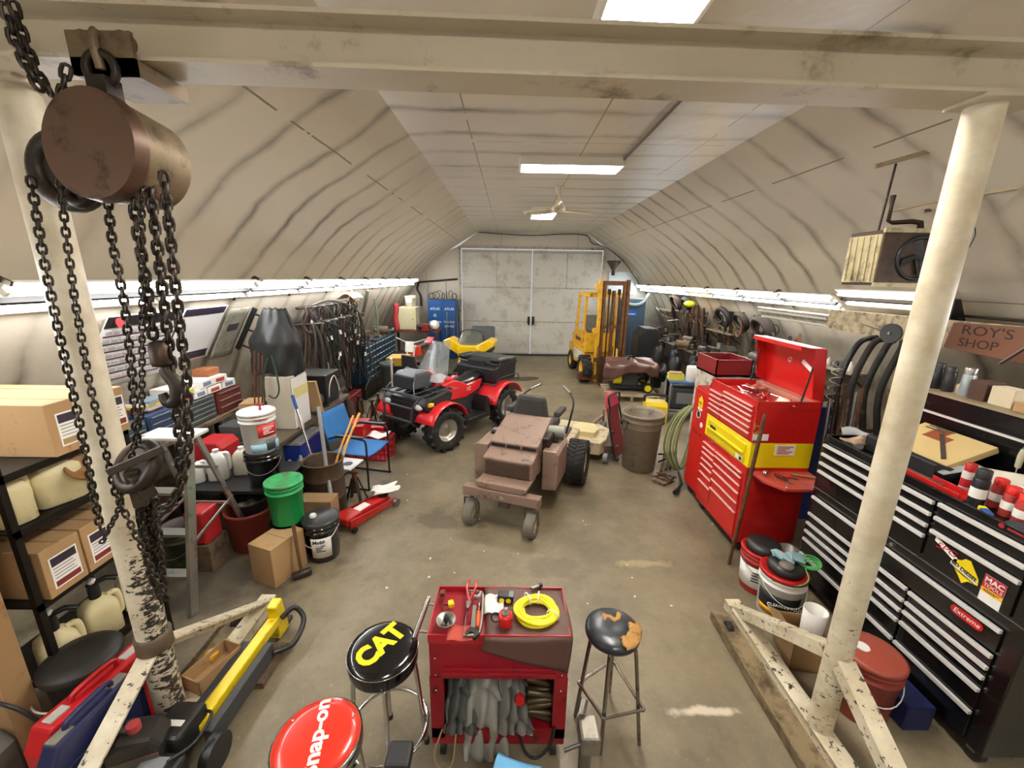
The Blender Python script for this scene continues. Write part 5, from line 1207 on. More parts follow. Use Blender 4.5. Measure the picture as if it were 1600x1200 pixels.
for s_ in (-1, 1):
    q = MB(); q.ball((s_*.32, -1.1, .72), (.07, .05, .045), 14); O('headlight', q, mat('lens', 'd8dad4', .12, .2, .02), atv)
    q = MB(); q.box((s_*.46, -1.0, .76), (.06, .08, .05)); O('reflector', q, mat('amber_lens', 'e6c02a', .2, 0, 0), atv, .01)
q = MB(); q.tube(smooth_path([(-.4, -.42, 1.1), (-.2, -.5, 1.06), (0, -.52, 1.03), (.2, -.5, 1.06), (.4, -.42, 1.1)], 4), .013, 8); hb_ = O('handlebar', q, black, atv)
for s_ in (-1, 1): O('grip', MB().tube([(s_*.28, -.47, 1.08), (s_*.42, -.41, 1.1)], .02, 10), rubber, hb_)
O('headlight_pod', MB().ball((0, -.56, 1.04), (.15, .12, .09), 16), ar, atv)
def ws_f(u, v):
    a = R(-62+124*u); r_ = .34-.13*v; z = 1.02+.52*v
    return (r_*math.sin(a)*(1.15-.15*v), -.42-r_*math.cos(a)*.7+.22*v, z)
q = MB(); q.grid(ws_f, 18, 12, .006); O('windscreen', q, mat('hazy_screen', '9aa09f', .16, 0, .12, scale=5, alpha=.42), atv)
q = MB(); q.grid(lambda u, v: (.4*(u-.5)*2*.85, -.76+.3*abs(u-.5)+.06*v, .98+.12*v+.02*math.sin(u*20)*math.sin(v*5)), 20, 6, .005); O('screen_skirt', q, clear, atv)
fb = T('cargo_box', 'grey black soft topped cargo box strapped on the front rack of the quad', 'box', (atv.matrix_basis @ Vector((-.08, -.83, .915))), R(-34.5))
O('body', MB().prism([(-.17, 0), (.2, 0), (.2, .2), (.12, .235), (-.1, .235), (-.17, .18)], 'x', -.22, .22), mat('slate_plastic', '4a4c50', .4, 0, .12), fb, .03)
O('bag_front', MB().prism([(-.2, .01), (-.165, .0), (-.165, .2), (-.19, .18)], 'x', -.21, .21), mat('bag_black', '1d1d1f', .75, 0, .2), fb, .015)
for s_ in (-1, 1): O('strap', MB().tube(smooth_path([(s_*.3, -.25, -.02), (s_*.22, -.18, .1), (s_*.12, -.05, .245), (s_*.18, .1, .24), (s_*.28, .25, -.0)], 5), .006, 6), mat('strap_grey', '9b9d9e', .5, 0, .1), fb)
rb = T('cargo_box', 'large black moulded rear box with a seat back on the quad', 'box', (atv.matrix_basis @ Vector((0, .84, .745))), R(-34.5))
q = MB(); q.prism([(-.3, 0), (.33, 0), (.36, .3), (.3, .36), (-.1, .36), (-.16, .3), (-.3, .26)], 'x', -.43, .43); O('body', q, bp_, rb, .03)
q = MB(); q.prism([(-.2, .27), (.38, .27), (.38, .3), (.3, .4), (-.1, .4), (-.22, .31)], 'x', -.44, .44); O('lid', q, mat('lid_black', '2c2d2f', .4, 0, .1), rb, .03)
q = MB(); q.bx(-.2, .2, -.28, -.22, .05, .38); O('seat_back', q, bag_b if False else MATS['bag_black'], rb, .03)
for s_ in (-1, 1): q = MB(); q.box((s_*.36, -.05, .38), (.2, .36, .08)); O('arm_pad', q, bp_, rb, .03)
q = MB()
for x in (-.4, -.13, .13, .4): q.tube([(x, .5, .73), (x, 1.2, .73)], .012, 6)
for y in (.5, .85, 1.2): q.tube([(-.48, y, .73), (.48, y, .73)], .013, 6)
q.tube(smooth_path([(.48, .55, .73), (.5, .6, .84), (.5, 1.1, .84), (.48, 1.2, .73)], 4), .01, 6)
O('rear_rack', q, dgrey, atv)
O('muffler', MB().cyl((.3, .85, .55), (.32, 1.22, .6), .035, n=14), chrome, atv)
# --- brown front-deck mower
mw = T('ride_on_mower', 'taupe zero turn mower with a black seat, engine end towards the camera', 'mower', (-.06, 3.72, 0), R(-20))
tp = mat('mower_taupe', '8a7263', .45, .05, .1, scale=4, dirt='54463b', damt=.25); tpd = mat('mower_taupe_dark', '5f5045', .5, .05, .2, dirt='45362c', damt=.35)
crm = mat('deck_cream', 'cfc3a2', .45, 0, .12, dirt='8b7b5c', damt=.4)
for s_ in (-1, 1):
    wheel(mw, (s_*.33, -.02, .13), .13, .11, crm, 0, 0, .5, 'caster_wheel', mat('tyre_grey', '6f6a5c', .8, 0, .2, scale=18, bump=.4), s_)
    q = MB(); q.tube([(s_*.26, -.02, .14), (s_*.26, -.02, .29), (s_*.40, -.02, .29), (s_*.40, -.02, .14)], .012, 6); q.cyl((s_*.33, .0, .29), (s_*.33, .0, .4), .022, n=10); O('caster_fork', q, tpd, mw)
q = MB(); q.bx(-.41, .41, -.05, .05, .33, .43); O('axle_beam', q, tp, mw, .006)
O('emblem', MB().cyl((0.02, -.056, .38), (0.02, -.05, .38), .024, n=18), chrome, mw)
q = MB(); q.prism([(-.2, .435), (.22, .435), (.27, .47), (.27, .5), (-.27, .5), (-.27, .47)], 'y', -.03, .3); O('bumper_tray', q, tp, mw, .006)
q = MB(); q.bx(-.06, .06, .05, .5, .2, .42); O('tail_frame', q, tpd, mw, .01)
# engine hood: a sloped cover over a louvred grille
q = MB(); q.prism([(.17, .5), (.95, .40), (.95, .93), (.88, .95), (.34, .8), (.35, .74), (.15, .69)], 'x', -.27, .27); hd_ = O('engine_hood', q, tp, mw, .012)
q = MB(); q.prism([(.36, .745), (.36, .785), (.332, .78), (.332, .75)], 'x', -.25, .25); O('hood_slot', q, black, hd_)
for x in (-.08, .09): q = MB(); q.prism([(.34, .745), (.34, .785), (.328, .783), (.328, .748)], 'x', x-.008, x+.008); O('slot_divider', q, tp, hd_)
q = MB(); q.bx(-.24, .24, .148, .16, .52, .67); O('grille_panel', q, tpd, hd_)
gm = mat('grille_mesh', '5b473b', .5, .1, .1)
for k in range(11): q = MB(); q.bar((-.235, .143, .53+.013*k), (.235, .143, .53+.013*k), .008, .006); O('grille_slat', q, gm, hd_)
for s_ in (-1, 1):
    q = MB(); q.prism([(s_*.30, .28), (s_*.46, .30), (s_*.47, .70), (s_*.44, .74), (s_*.30, .74)], 'y', .42 if s_ > 0 else .36, .9); sb = O('side_tank', q, tp, mw, .012)
    O('tank_cap', MB().cyl((s_*.37, .7, .74), (s_*.37, .7, .77), .035, n=16), black, sb)
    wheel(mw, (s_*.53, 1.28, .28), .28, .24, crm, 30, .01, .5, 'drive_wheel', rubber, s_)
q = MB(); q.bx(-.4, .4, .85, 2.1, .3, .42); O('main_frame', q, crm, mw, .01)
q = MB(); q.hexa([(-.25, .86, .8), (.25, .86, .8), (.25, .98, .8), (-.25, .98, .8)], [(-.17, .93, 1.17), (.17, .93, 1.17), (.17, 1.03, 1.17), (-.17, 1.03, 1.17)]); sb_ = O('seat_back', q, mat('mower_seat', '2a2824', .55, 0, .2), mw, .05)
q = MB(); q.prism([(.98, .66), (1.5, .66), (1.52, .76), (1.0, .8)], 'x', -.24, .24); O('seat_cushion', q, MATS['mower_seat'], mw, .03)
for s_ in (-1, 1):
    q = MB(); q.prism([(1.0, .92), (1.36, .9), (1.36, .96), (1.02, .98)], 'x', s_*.26, s_*.34); O('armrest', q, MATS['mower_seat'], mw, .015)
    q = MB(); q.tube(smooth_path([(s_*.3, 1.62, .5), (s_*.36, 1.6, .78), (s_*.36, 1.7, .92), (s_*.28, 1.84, 1.0), (s_*.16, 1.94, 1.06)], 5), .014, 8); lv = O('steering_lever', q, black, mw)
    O('lever_grip', MB().tube([(s_*.28, 1.84, 1.0), (s_*.16, 1.94, 1.06)], .02, 10), steel, lv)
O('air_cleaner', MB().cyl((.24, .78, .82), (.44, .82, .82), .075, n=22), mat('cleaner_grey', '77786f', .45, .3, .15), mw)
O('engine_block', MB().box((.2, .66, .72), (.3, .3, .25)), dsteel, mw, .02)
q = MB(); q.prism([(-.72, 1.92), (.72, 1.92), (.78, 2.1), (.78, 2.55), (.6, 2.72), (-.6, 2.72), (-.78, 2.55), (-.78, 2.1)], 'z', .12, .30); dk_ = O('cutting_deck', q, crm, mw, .012)
for x in (-.45, .45): q = MB(); q.prism([(x-.16, 2.1), (x+.16, 2.1), (x+.2, 2.3), (x+.1, 2.5), (x-.1, 2.5), (x-.2, 2.3)], 'z', .30, .38); O('belt_cover', q, mat('cover_cream', 'd9cf9d', .4, 0, .1), dk_, .01)
O('discharge_chute', MB().prism([(.74, 2.05), (.95, 2.1), (.95, 2.5), (.74, 2.55)], 'z', .1, .22), tpd, dk_, .006)
for s_ in (-1, 1):
    O('anti_scalp_wheel', MB().cyl((s_*.8-.03, 1.98, .07), (s_*.8+.03, 1.98, .07), .07, n=16), grey, dk_)
    wheel(mw, (s_*.62, 3.0, .13), .13, .1, crm, 0, 0, .5, 'deck_wheel', MATS['tyre_grey'], s_)
    q = MB(); q.bar((s_*.5, 2.6, .33), (s_*.62, 3.02, .36), .05, .04); q.cyl((s_*.62, 3.0, .26), (s_*.62, 3.0, .46), .02, n=10); O('deck_arm', q, tp, mw)
q = MB(); q.bx(-.3, .3, 1.55, 2.0, .42, .46); O('foot_plate', q, tpd, mw)
q = MB(); q.tube(smooth_path([(-.35, 1.05, .7), (-.42, 1.2, .95), (-.44, 1.4, 1.0)], 4), .01, 6); O('brake_lever', q, black, mw)
# --- forklift
fk = T('forklift', 'yellow forklift with a rusty mast facing the camera near the far doors', 'forklift', (2.36, 10.8, 0), R(5))
fy = mat('fork_yellow', 'd9a521', .42, 0, .12, dirt='8a6a22', damt=.25); fr_ = mat('mast_rust', '74491f', .6, .2, .35, scale=9, dirt='3f2a1a', damt=.5)
for s_ in (-1, 1):
    wheel(fk, (s_*.54, -.72, .34), .34, .24, fy, 16, .02, .55, 'drive_wheel', rubber, s_, chevron=False)
    wheel(fk, (s_*.46, .85, .27), .27, .2, fy, 0, 0, .55, 'rear_wheel', rubber, s_)
q = MB(); q.prism([(-.55, .42), (-.35, .35), (.5, .3), (1.1, .3), (1.22, .45), (1.22, .72), (1.1, .78), (-.4, .72)], 'x', -.5, .5); O('chassis', q, fy, fk, .02)
for s_ in (-1, 1): q = MB(); q.bx(s_*.5, s_*.51, -.3, .6, .42, .68); O('white_panel', q, mat('chalk_panel', 'd8d2c2', .5, 0, .1, dirt='a88a3a', damt=.3), fk)
q = MB(); q.prism([(-.05, .74), (1.16, .76), (1.2, 1.0), (.9, 1.1), (.05, 1.06), (-.08, .9)], 'x', -.42, .42); eh = O('engine_cover', q, fy, fk, .02)
for s_ in (-1, 1):
    for k in range(2): q = MB(); q.bx(s_*.425-.008, s_*.425+.008, .25+.3*k, .5+.3*k, .88, .97); O('louver', q, fr_, eh)
q = MB(); q.bx(-.4, .4, 1.05, 1.22, .7, 1.0); O('counterweight', q, fy, fk, .05)
for s_ in (-1, 1):
    for (y0_, y1_, nm) in ((.75, .6, 'rear_pillar'), (.02, -.1, 'front_pillar')):
        q = MB(); q.bar((s_*.43, y0_, .85), (s_*.41, y1_, 2.1), .06, .06, up=(0,1,0)); O(nm, q, fy, fk, .006)
q = MB(); q.bx(-.45, -.38, -.55, .64, 2.08, 2.17); q.bx(.38, .45, -.55, .64, 2.08, 2.17); q.bx(-.45, .45, .57, .64, 2.08, 2.17); q.bx(-.45, .45, -.55, -.48, 2.08, 2.17)
for k in range(3): q.bx(-.25+.25*k-.02, -.25+.25*k+.02, -.5, .6, 2.1, 2.14)
O('overhead_guard', q, fy, fk)
q = MB(); q.bx(-.22, .22, .12, .5, 1.1, 1.2); q.prism([(.4, 1.15), (.5, 1.15), (.58, 1.55), (.5, 1.56)], 'x', -.24, .24); O('seat', q, mat('ragged_seat', '55514b', .8, 0, .3, scale=14), fk, .02)
O('steering_wheel', MB().torus((0, -.2, 1.22), .17, .014, Matrix.Rotation(R(40), 4, 'X'), 24, 6), black, fk)
q = MB(); q.prism([(-.52, .7), (-.34, .7), (-.34, 1.15), (-.5, 1.2)], 'x', -.5, .3); O('dash_cowl', q, fy, fk, .02)
for s_ in (-1, 1):
    q = MB(); q.bx(s_*.33-.035, s_*.33+.035, -1.02, -.9, .06, 2.5); O('mast_rail', q, fy if s_ < 0 else fr_, fk, .006)
    q = MB(); q.bx(s_*.24-.03, s_*.24+.03, -1.03, -.93, .1, 2.46); O('inner_rail', q, fr_, fk, .006)
    O('lift_chain', MB().bx(s_*.12-.018, s_*.12+.018, -1.0, -.985, .5, 2.2), dsteel, fk)
for z, h in ((2.42, .1), (1.4, .07), (.3, .1)): q = MB(); q.bx(-.36, .36, -1.0, -.93, z-h/2, z+h/2); O('cross_member', q, fr_, fk, .004)
O('lift_ram', MB().cyl((0, -.96, .15), (0, -.96, 2.25), .045, n=16), fr_, fk)
for s_ in (-1, 1): O('chain_wheel', MB().cyl((s_*.12-.02, -.98, 2.22), (s_*.12+.02, -.98, 2.22), .07, n=20), dsteel, fk)
q = MB()
for z in (.62, .2): q.bx(-.42, .42, -1.1, -1.04, z-.05, z+.05)
for x in (-.3, 0, .3): q.bx(x-.03, x+.03, -1.1, -1.03, .2, .95)
O('carriage', q, fr_, fk)
for s_ in (-1, 1): 
    q = MB(); q.bx(s_*.25-.055, s_*.25+.055, -1.15, -1.1, .04, .72); q.prism([(-1.42, .035), (-1.1, .035), (-1.1, .085), (-1.4, .05)], 'x', s_*.25-.055, s_*.25+.055); O('fork', q, mat('fork_steel', '4a3424', .55, .4, .3), fk)
for z in (2.32, 1.32): O('lamp', MB().cyl((-.42, -.98, z), (-.42, -1.06, z), .065, n=18), fy, fk)
q = MB(); q.bx(-.75, -.38, -1.0, -.85, .1, .3); O('step', q, fr_, fk, .01)
# tarp covered machine on a pallet
pw_ = mat('pallet_wood', '9c8a6e', .75, 0, .25, scale=5, dirt='6a5a44', damt=.3)
pal = T('pallet', 'weathered wooden pallet carrying the tarp covered machine', 'pallet', (2.66, 8.8, 0), R(-6))
for k in range(5): O('deck_board', MB().bx(-.56, .56, -.5+.21*k, -.34+.21*k, .1, .122), pw_, pal)
for x in (-.52, 0, .52): O('stringer', MB().bx(x-.03, x+.03, -.5, .52, 0, .1), pw_, pal)
gm_ = T('engine_machine', 'small wheeled engine machine under a brown tarp on the pallet', 'machine', (2.68, 8.9, .122), R(-6))
O('frame', MB().bx(-.42, .42, -.25, .25, .06, .12), black, gm_, .01); O('engine', MB().box((-.08, 0, .27), (.5, .4, .3)), dgrey, gm_, .02)
for s_ in (-1, 1): wheel(gm_, (.36, s_*.3, .11), .11, .07, yellow, 0, 0, .6, 'wheel', black, 1) if False else None
for s_ in (-1, 1):
    q = MB(); q.cyl((.36, s_*.27, .11), (.36, s_*.33, .11), .11, n=22); w_ = O('wheel', q, black, gm_); O('hub', MB().cyl((.36, s_*.26, .11), (.36, s_*.345, .11), .07, n=18), yellow, w_)
O('yellow_shroud', MB().cyl((-.36, -.16, .3), (-.2, -.16, .3), .14, n=20), yellow, gm_)
def tarp_f(u, v):
    a = 2*PI*u; k = v
    top = .62+.05*math.sin(3*a)
    r_ = .08+.47*min(1, k*1.6); z = top-.08*k if k < .6 else top-.05-(k-.6)*.62*(1+.3*math.sin(2*a+1))
    f_ = 1+.05*math.sin(7*a+4*k)
    return (r_*f_*math.cos(a)*1.05, r_*f_*math.sin(a)*.8, z+.02*math.sin(9*a+6*k))
q = MB(); q.grid(tarp_f, 40, 14, .006); q.lathe([(.1, .61), (.001, .64)], 20)
tarp = X('tarp', q, mat('brown_tarp', '5d3f36', .35, 0, .15, scale=7, bump=.3), 'glossy brown tarp draped over the machine on the pallet', 'tarp'); tarp.location = gm_.location+Vector((.02, 0, .24)); tarp.rotation_euler = (0, 0, R(-6))
# snowmobile far back
sm = T('snowmobile', 'yellow and black snowmobile with a clear windscreen behind the quad', 'snowmobile', (-.95, 11.3, 0), R(-8))
O('tunnel', MB().prism([(-.6, .2), (1.9, .25), (1.9, .5), (-.5, .55)], 'x', -.22, .22), black, sm, .03)
sy_ = mat('sled_yellow', 'f2c515', .28, 0, .05, coat=.4)
for s_ in (-1, 1):
    q = MB(); q.prism([(s_*.0, .55), (s_*.3, .55), (s_*.66, .78), (s_*.68, .9), (s_*.52, .96), (s_*.22, .8), (s_*.0, .78)], 'y', -.8, -.25); O('cowl_side', q, sy_, sm, .03)
    q = MB(); q.tube(smooth_path([(s_*.45, -1.35, .2), (s_*.45, -1.2, .06), (s_*.45, -.6, .04), (s_*.45, -.1, .05)], 4), .06, 8, flat=.4); O('ski', q, black, sm)
    O('ski_strut', MB().tube([(s_*.45, -.7, .06), (s_*.2, -.5, .45)], .025, 8), dsteel, sm)
q = MB(); q.prism([(-.26, .5), (.26, .5), (.3, .72), (.2, .8), (-.2, .8), (-.3, .72)], 'y', -.9, -.4); cn = O('cowl_nose', q, sy_, sm, .03)
O('nose_badge', MB().box((0, -.91, .56), (.2, .01, .05)), black, cn)
q = MB(); q.prism([(-.8, .3), (-.2, .3), (-.1, .55), (-.7, .5)], 'x', -.3, .3); O('belly_pan', q, sy_, sm, .04)
q = MB()
q.grid(lambda u, v: ((.36-.1*v)*math.sin(R(-80+160*u)), -.62+.3*v-.22*(.8-.2*v)*math.cos(R(-80+160*u)), .8+.34*v), 16, 8, .006); O('windscreen', q, mat('smoke_screen', '6f7068', .12, 0, .05, alpha=.5), sm)
O('dash', MB().prism([(-.5, .75), (-.1, .75), (-.12, .98), (-.25, 1.0)], 'x', -.2, .2), black, sm, .04)
O('screen_trim', MB().tube(smooth_path([(-.35, -.45, .82), (-.3, -.4, 1.05), (-.15, -.5, 1.15), (.15, -.5, 1.15), (.3, -.4, 1.05), (.35, -.45, .82)], 4), .012, 6), black, sm)
O('seat', MB().prism([(-.1, .5), (1.5, .55), (1.5, .7), (.9, .72), (.2, .78), (-.1, .74)], 'x', -.2, .2), MATS['seat_vinyl'], sm, .05)
q = MB(); q.prism([(.7, .7), (1.25, .7), (1.3, 1.08), (.85, 1.12), (.72, 1.0)], 'x', -.3, .34); rbx = O('rear_box', q, mat('sled_grey', '55575a', .38, 0, .15), sm, .06)
X('floor_patch', MB().lathe([(.001, 0), (.2, .001), (.22, .002), (.21, .003), (.001, .004)], 24, M=Matrix.Scale(2., 4, (1, .35, 0))), mat('dark_rubber_mat', '40372a', .7, 0, .2), 'dark oval rubber mat lying alone on the floor before the double doors', 'mat').location = (.36, 10.2, 0)
# ------------------------------------------------------------ left side
# rack with cartons and jugs
rk_m = mat('rack_black', '17130f', .45, .4, .15)
rk = T('storage_rack', 'black metal rack of cartons and jugs along the near left wall', 'rack', (-2.63, 2.16, 0))
SX0, SX1, SY0, SY1 = -2.88, -2.38, 1.74, 2.42
for z in (.33, .84, 1.265, 1.555):
    q = W(rk); q.bx(SX0, SX1, SY0, SY1, z-.012, z); q.bx(SX1-.012, SX1, SY0, SY1, z-.035, z+.004); O('shelf', q, rk_m, rk)
for x in (SX0, SX1-.03):
    for y in (SY0, SY1-.03): q = W(rk); q.bx(x, x+.03, y, y+.03, 0, 1.72); O('upright', q, rk_m, rk)
def carton(name, label, x0, x1, y0, y1, z0, z1, lab=None, m_=None, tape=True, group=None, face='r', lm=None):
    t = T(name, label, 'box', ((x0+x1)/2, (y0+y1)/2, z0), 0, group)
    q = W(t); q.bx(x0, x1, y0, y1, z0, z1); O('body', q, m_ or card, t, .004)
    if tape: q = W(t); q.bx(x0-.0008, x1+.0008, (y0+y1)/2-.004, (y0+y1)/2+.004, z1-.001, z1+.0008); O('seam', q, card2, t)
    if lab:
        q = W(t); yy0, yy1, zz0, zz1 = lab; q.bx(x1, x1+.0015, yy0, yy1, zz0, zz1); pl = O('paper_label', q, paper, t)
        q = W(t); q.bx(x1+.0012, x1+.0022, yy0+.008, yy1-.008, zz1-(zz1-zz0)*.3, zz1-.008); O('label_head', q, mat('label_dark', '332a3a', .5, 0, .2), pl)
        q = W(t); q.bx(x1+.0012, x1+.0022, yy0+.008, yy1-.008, zz0+.008, zz0+(zz1-zz0)*.22); O('label_foot', q, lm or mat('label_tan', 'a08a60', .5, 0, .2), pl)
        for k in range(4): q = W(t); z = zz0+(zz1-zz0)*(.3+.1*k); q.bx(x1+.0012, x1+.002, yy0+.012, yy1-.02-.01*(k % 2), z, z+.006); O('label_line', q, mat('label_grey', '9a9aa2', .6, 0, .1), pl)
    return t
rl = mat('label_red2', '7a2a2c', .5, 0, .1)
carton('cardboard_box', 'near cardboard carton with a paper label on the top rack shelf', SX0-.2, SX1+.03, 1.98, 2.21, 1.557, 1.84, (2.02, 2.18, 1.6, 1.78))
carton('cardboard_box', 'far cardboard carton on the top rack shelf, partly behind the left post', SX0-.2, SX1+.03, 2.225, 2.41, 1.557, 1.83, (2.25, 2.4, 1.6, 1.78), lm=rl)
for i, (y0_, s) in enumerate(((1.79, 'nearest of three'), (1.995, 'middle of three'), (2.2, 'farthest of three'))):
    carton('cardboard_box', 'cardboard carton on the rack shelf below the cream jugs, '+s, SX0, SX1+.02, y0_, y0_+.195, .842, 1.12, (y0_+.03, y0_+.17, .88, 1.06), lm=rl)
def jug(label, loc, w, d, h, mm, rz=0, cap=black, grp=None, name='jug', hand=True):
    t = T(name, label, 'jug', loc, rz, grp)
    q = MB(); rr = []
    prof = [(.9, 0), (1, .03), (1, .62), (.92, .74), (.6, .86), (.28, .92)]
    n = 24; vs = []; fs = []
    for k, z in prof:
        for i in range(n):
            a = 2*PI*i/n; c, s_ = math.cos(a), math.sin(a); p = .45 if k > .5 else 1
            vs.append((w/2*k*abs(c)**p*(1 if c > 0 else -1), d/2*k*abs(s_)**p*(1 if s_ > 0 else -1), z*h))
    for k in range(len(prof)-1): fs += [(k*n+i, k*n+(i+1) % n, (k+1)*n+(i+1) % n, (k+1)*n+i) for i in range(n)]
    q.add(vs, fs, True); q.add(vs[:n], [tuple(range(n))[::-1]]); O('body', q, mm, t)
    O('cap', MB().cyl((0, 0, h*.9), (0, 0, h), w*.16, n=16), cap, t)
    if hand: O('handle', MB().tube(smooth_path([(w*.3, 0, h*.84), (w*.52, 0, h*.84), (w*.58, 0, h*.6), (w*.56, 0, h*.35), (w*.48, 0, h*.3)], 4), .018, 8), mm, t)
    return t
jc = mat('jug_cream', 'd2c79a', .45, 0, .1, scale=5, dirt='a8976a', damt=.15)
jug('cream plastic jug nearest the camera on the second rack shelf', (-2.5, 1.84, 1.268), .15, .17, .26, jc, R(80))
jug('large cream plastic jug with moulded handle in the middle of the second rack shelf', (-2.5, 2.06, 1.268), .22, .19, .27, jc, R(70))
jug('cream plastic jug beside the left post on the second rack shelf', (-2.5, 2.3, 1.268), .2, .17, .27, jc, R(75))
for i, (y, s) in enumerate(((1.86, 'nearest of three'), (2.1, 'middle of three'), (2.34, 'farthest of three'))):
    t = jug('cream jug with a black pump on the lowest rack shelf, '+s, (-2.5, y, .333), .17, .17, .27, jc, R(60), black, 'pump jugs on the lowest rack shelf')
    O('pump', MB().tube([(0, 0, .26), (0, 0, .34)], .03, 10), black, t); O('nozzle', MB().tube([(0, 0, .34), (.06, -.03, .36), (.1, -.05, .34)], .016, 8), black, t); O('button', MB().ball((0, 0, .36), .022, 10), white, t)
t = T('bowl', 'tan bowl tipped against the top rack carton', 'bowl', (-2.34, 2.12, 1.44)); t.rotation_euler = (R(25), R(20), 0)
O('bowl', MB().lathe([(.04, -.05), (.08, -.02), (.1, .03), (.095, .03), (.07, -.01), (.001, -.03)], 24), mat('tan_bowl', '8a6238', .6, 0, .15), t)
X('tall_carton', MB().prism([(-2.95, 1.5), (-2.36, 1.5), (-2.36, 1.62), (-2.95, 1.62)], 'z', 0, 1.62), card, 'tall flat cardboard carton standing upright at the left edge', 'box', None, .006)
bn = T('bin', 'black round lidded bin on the floor at the foot of the rack', 'bin', (-2.25, 1.75, 0))
O('body', MB().lathe([(.12, 0), (.145, .48), (.155, .5)], 32), black, bn); O('lid', MB().lathe([(.165, .49), (.17, .52), (.155, .535), (.1, .54), (.001, .538)], 32), mat('lid_charcoal', '26241f', .5, 0, .12), bn)
O('bail_handle', MB().tube(smooth_path([(-.16, 0, .48), (-.18, -.1, .44), (-.08, -.18, .38), (.08, -.18, .38)], 5), .005, 6), white, bn)
def case(label, p0, p1, w, h, mm, latches=True, up_h=0, edge=None):   # a long carrying case standing on its edge
    p0 = Vector(p0); p1 = Vector(p1); d = p1-p0; l = d.length; rz = math.atan2(d.y, d.x)
    t = T('tool_case', label, 'case', ((p0.x+p1.x)/2, (p0.y+p1.y)/2, 0), rz)
    O('shell', MB().prism([(-l/2, .02), (-l/2+.03, 0), (l/2-.03, 0), (l/2, .03), (l/2, h*.8), (l/2-.05, h), (-l/2+.05, h), (-l/2, h*.8)], 'y', -w/2, w/2), mm, t, .015)
    O('carry_handle', MB().tube(smooth_path([(-.1, 0, h-.005), (-.08, 0, h+.035), (.08, 0, h+.035), (.1, 0, h-.005)], 4), .013, 8), mm, t)
    for s_ in (-1, 1): O('latch', MB().box((s_*l*.3, 0, h+.002), (.08, .05, .012)), edge or white, t, .003)
    O('rib', MB().box((0, -w/2-.004, h*.55), (l*.8, .012, h*.3)), mm, t, .008)
    return t
    return t
case('long red tool case standing on edge behind the navy case', (-2.1, 1.36), (-2.02, 1.9), .12, .5, mat('case_red', 'b3181d', .38, 0, .1), edge=mat('label_pale', 'b8b3aa', .4, .2, .1))
navy_ = case('navy tool case with grey latches standing on edge beside the left post brace', (-1.96, 1.28), (-1.935, 1.7), .085, .44, mat('case_navy', '20254a', .45, 0, .12), edge=mat('latch_grey', '7b776c', .45, .2, .1))
navy_.location.z = .08
jg = T('oil_jug', 'black oil jug with a red cap beside the left post', 'jug', (-1.78, 1.5, 0.101), R(20)); jg.scale = (1.15,)*3
O('body', MB().prism([(-.09, 0), (.09, 0), (.1, .03), (.1, .17), (.07, .22), (-.04, .24), (-.1, .2), (-.1, .03)], 'y', -.065, .065), mat('oil_black', '2a2724', .4, 0, .12), jg, .02)
O('cap', MB().cyl((.0, 0, .23), (.0, 0, .262), .024, n=16), mat('cap_dull_red', 'b84a48', .4, 0, .05), jg); O('grip', MB().tube(smooth_path([(-.02, 0, .235), (-.07, 0, .25), (-.1, 0, .2)], 4), .016, 8), MATS['oil_black'], jg)
q = MB(); q.bx(-.07, .09, -.067, -.064, .03, .15); lb = O('paper_label', q, mat('label_rose', 'a8484a', .5, 0, .1), jg)
q = MB(); q.bx(-.07, .09, -.0685, -.0665, .1, .15); O('label_head', q, mat('label_olive', '55554a', .5, 0, .1), lb)
q = MB(); q.grid(lambda u, v: (.12*(u-.5)*(1.2-.5*v)+.01*math.sin(v*9), .14*(v-.5), .02+.1*math.sin(PI*u)*(1-.5*v)+.012*math.sin(u*17+v*13)), 16, 14, .002)
o = X('plastic_bag', q, clear, 'crumpled clear plastic bag beside the black oil jug', 'bag'); o.location = (-1.7, 1.4, 0.0)
o = X('tub_lid', MB().lathe([(.05, 0), (.055, .01), (.05, .05), (.03, .06)], 18), white, 'white plastic cap under the clear bag at the lower edge', 'cap'); o.location = (-1.66, 1.36, .0)
q = MB(); q.bx(0, .34, 0, .2, 0, .01)
for a in ((0, .008, 0, .2), (.332, .34, 0, .2), (0, .34, 0, .008), (0, .34, .192, .2)): q.bx(*a, 0, .1)
o = X('parts_tray', q, card, 'small open cardboard tray of parts behind the left post', 'tray'); o.location = (-1.8, 2.02, .102); o.rotation_euler = (0, 0, R(72)); o.scale = (.8, .7, 1)
X('tray_block', MB().bx(-1.97, -1.67, 2.02, 2.36, .1, .12) if False else MB().bx(-1.62, -1.5, 2.0, 2.3, 0, .04), dwood, 'short wood offcut beside the cardboard parts tray', 'wood')
o = X('yellow_part', MB().lathe([(.03, 0), (.045, .02), (.04, .05), (.02, .06)], 14), mat('amber_part', 'c99a28', .45, .1, .1), 'amber plastic part lying in the cardboard tray', 'part'); o.location = (-1.87, 2.1, .115)
X('plank', MB().hexa([(-1.72, 1.75, 0.0), (-1.60, 1.75, 0.0), (-1.60, 2.55, 0.0), (-1.72, 2.55, 0.0)], [(-1.72, 1.75, .03), (-1.60, 1.75, .03), (-1.60, 2.55, .03), (-1.72, 2.55, .03)]), mat('dark_plank', '3f3428', .75, 0, .25, scale=5), 'dark plank on the floor between the left base and the yellow tool', 'plank')
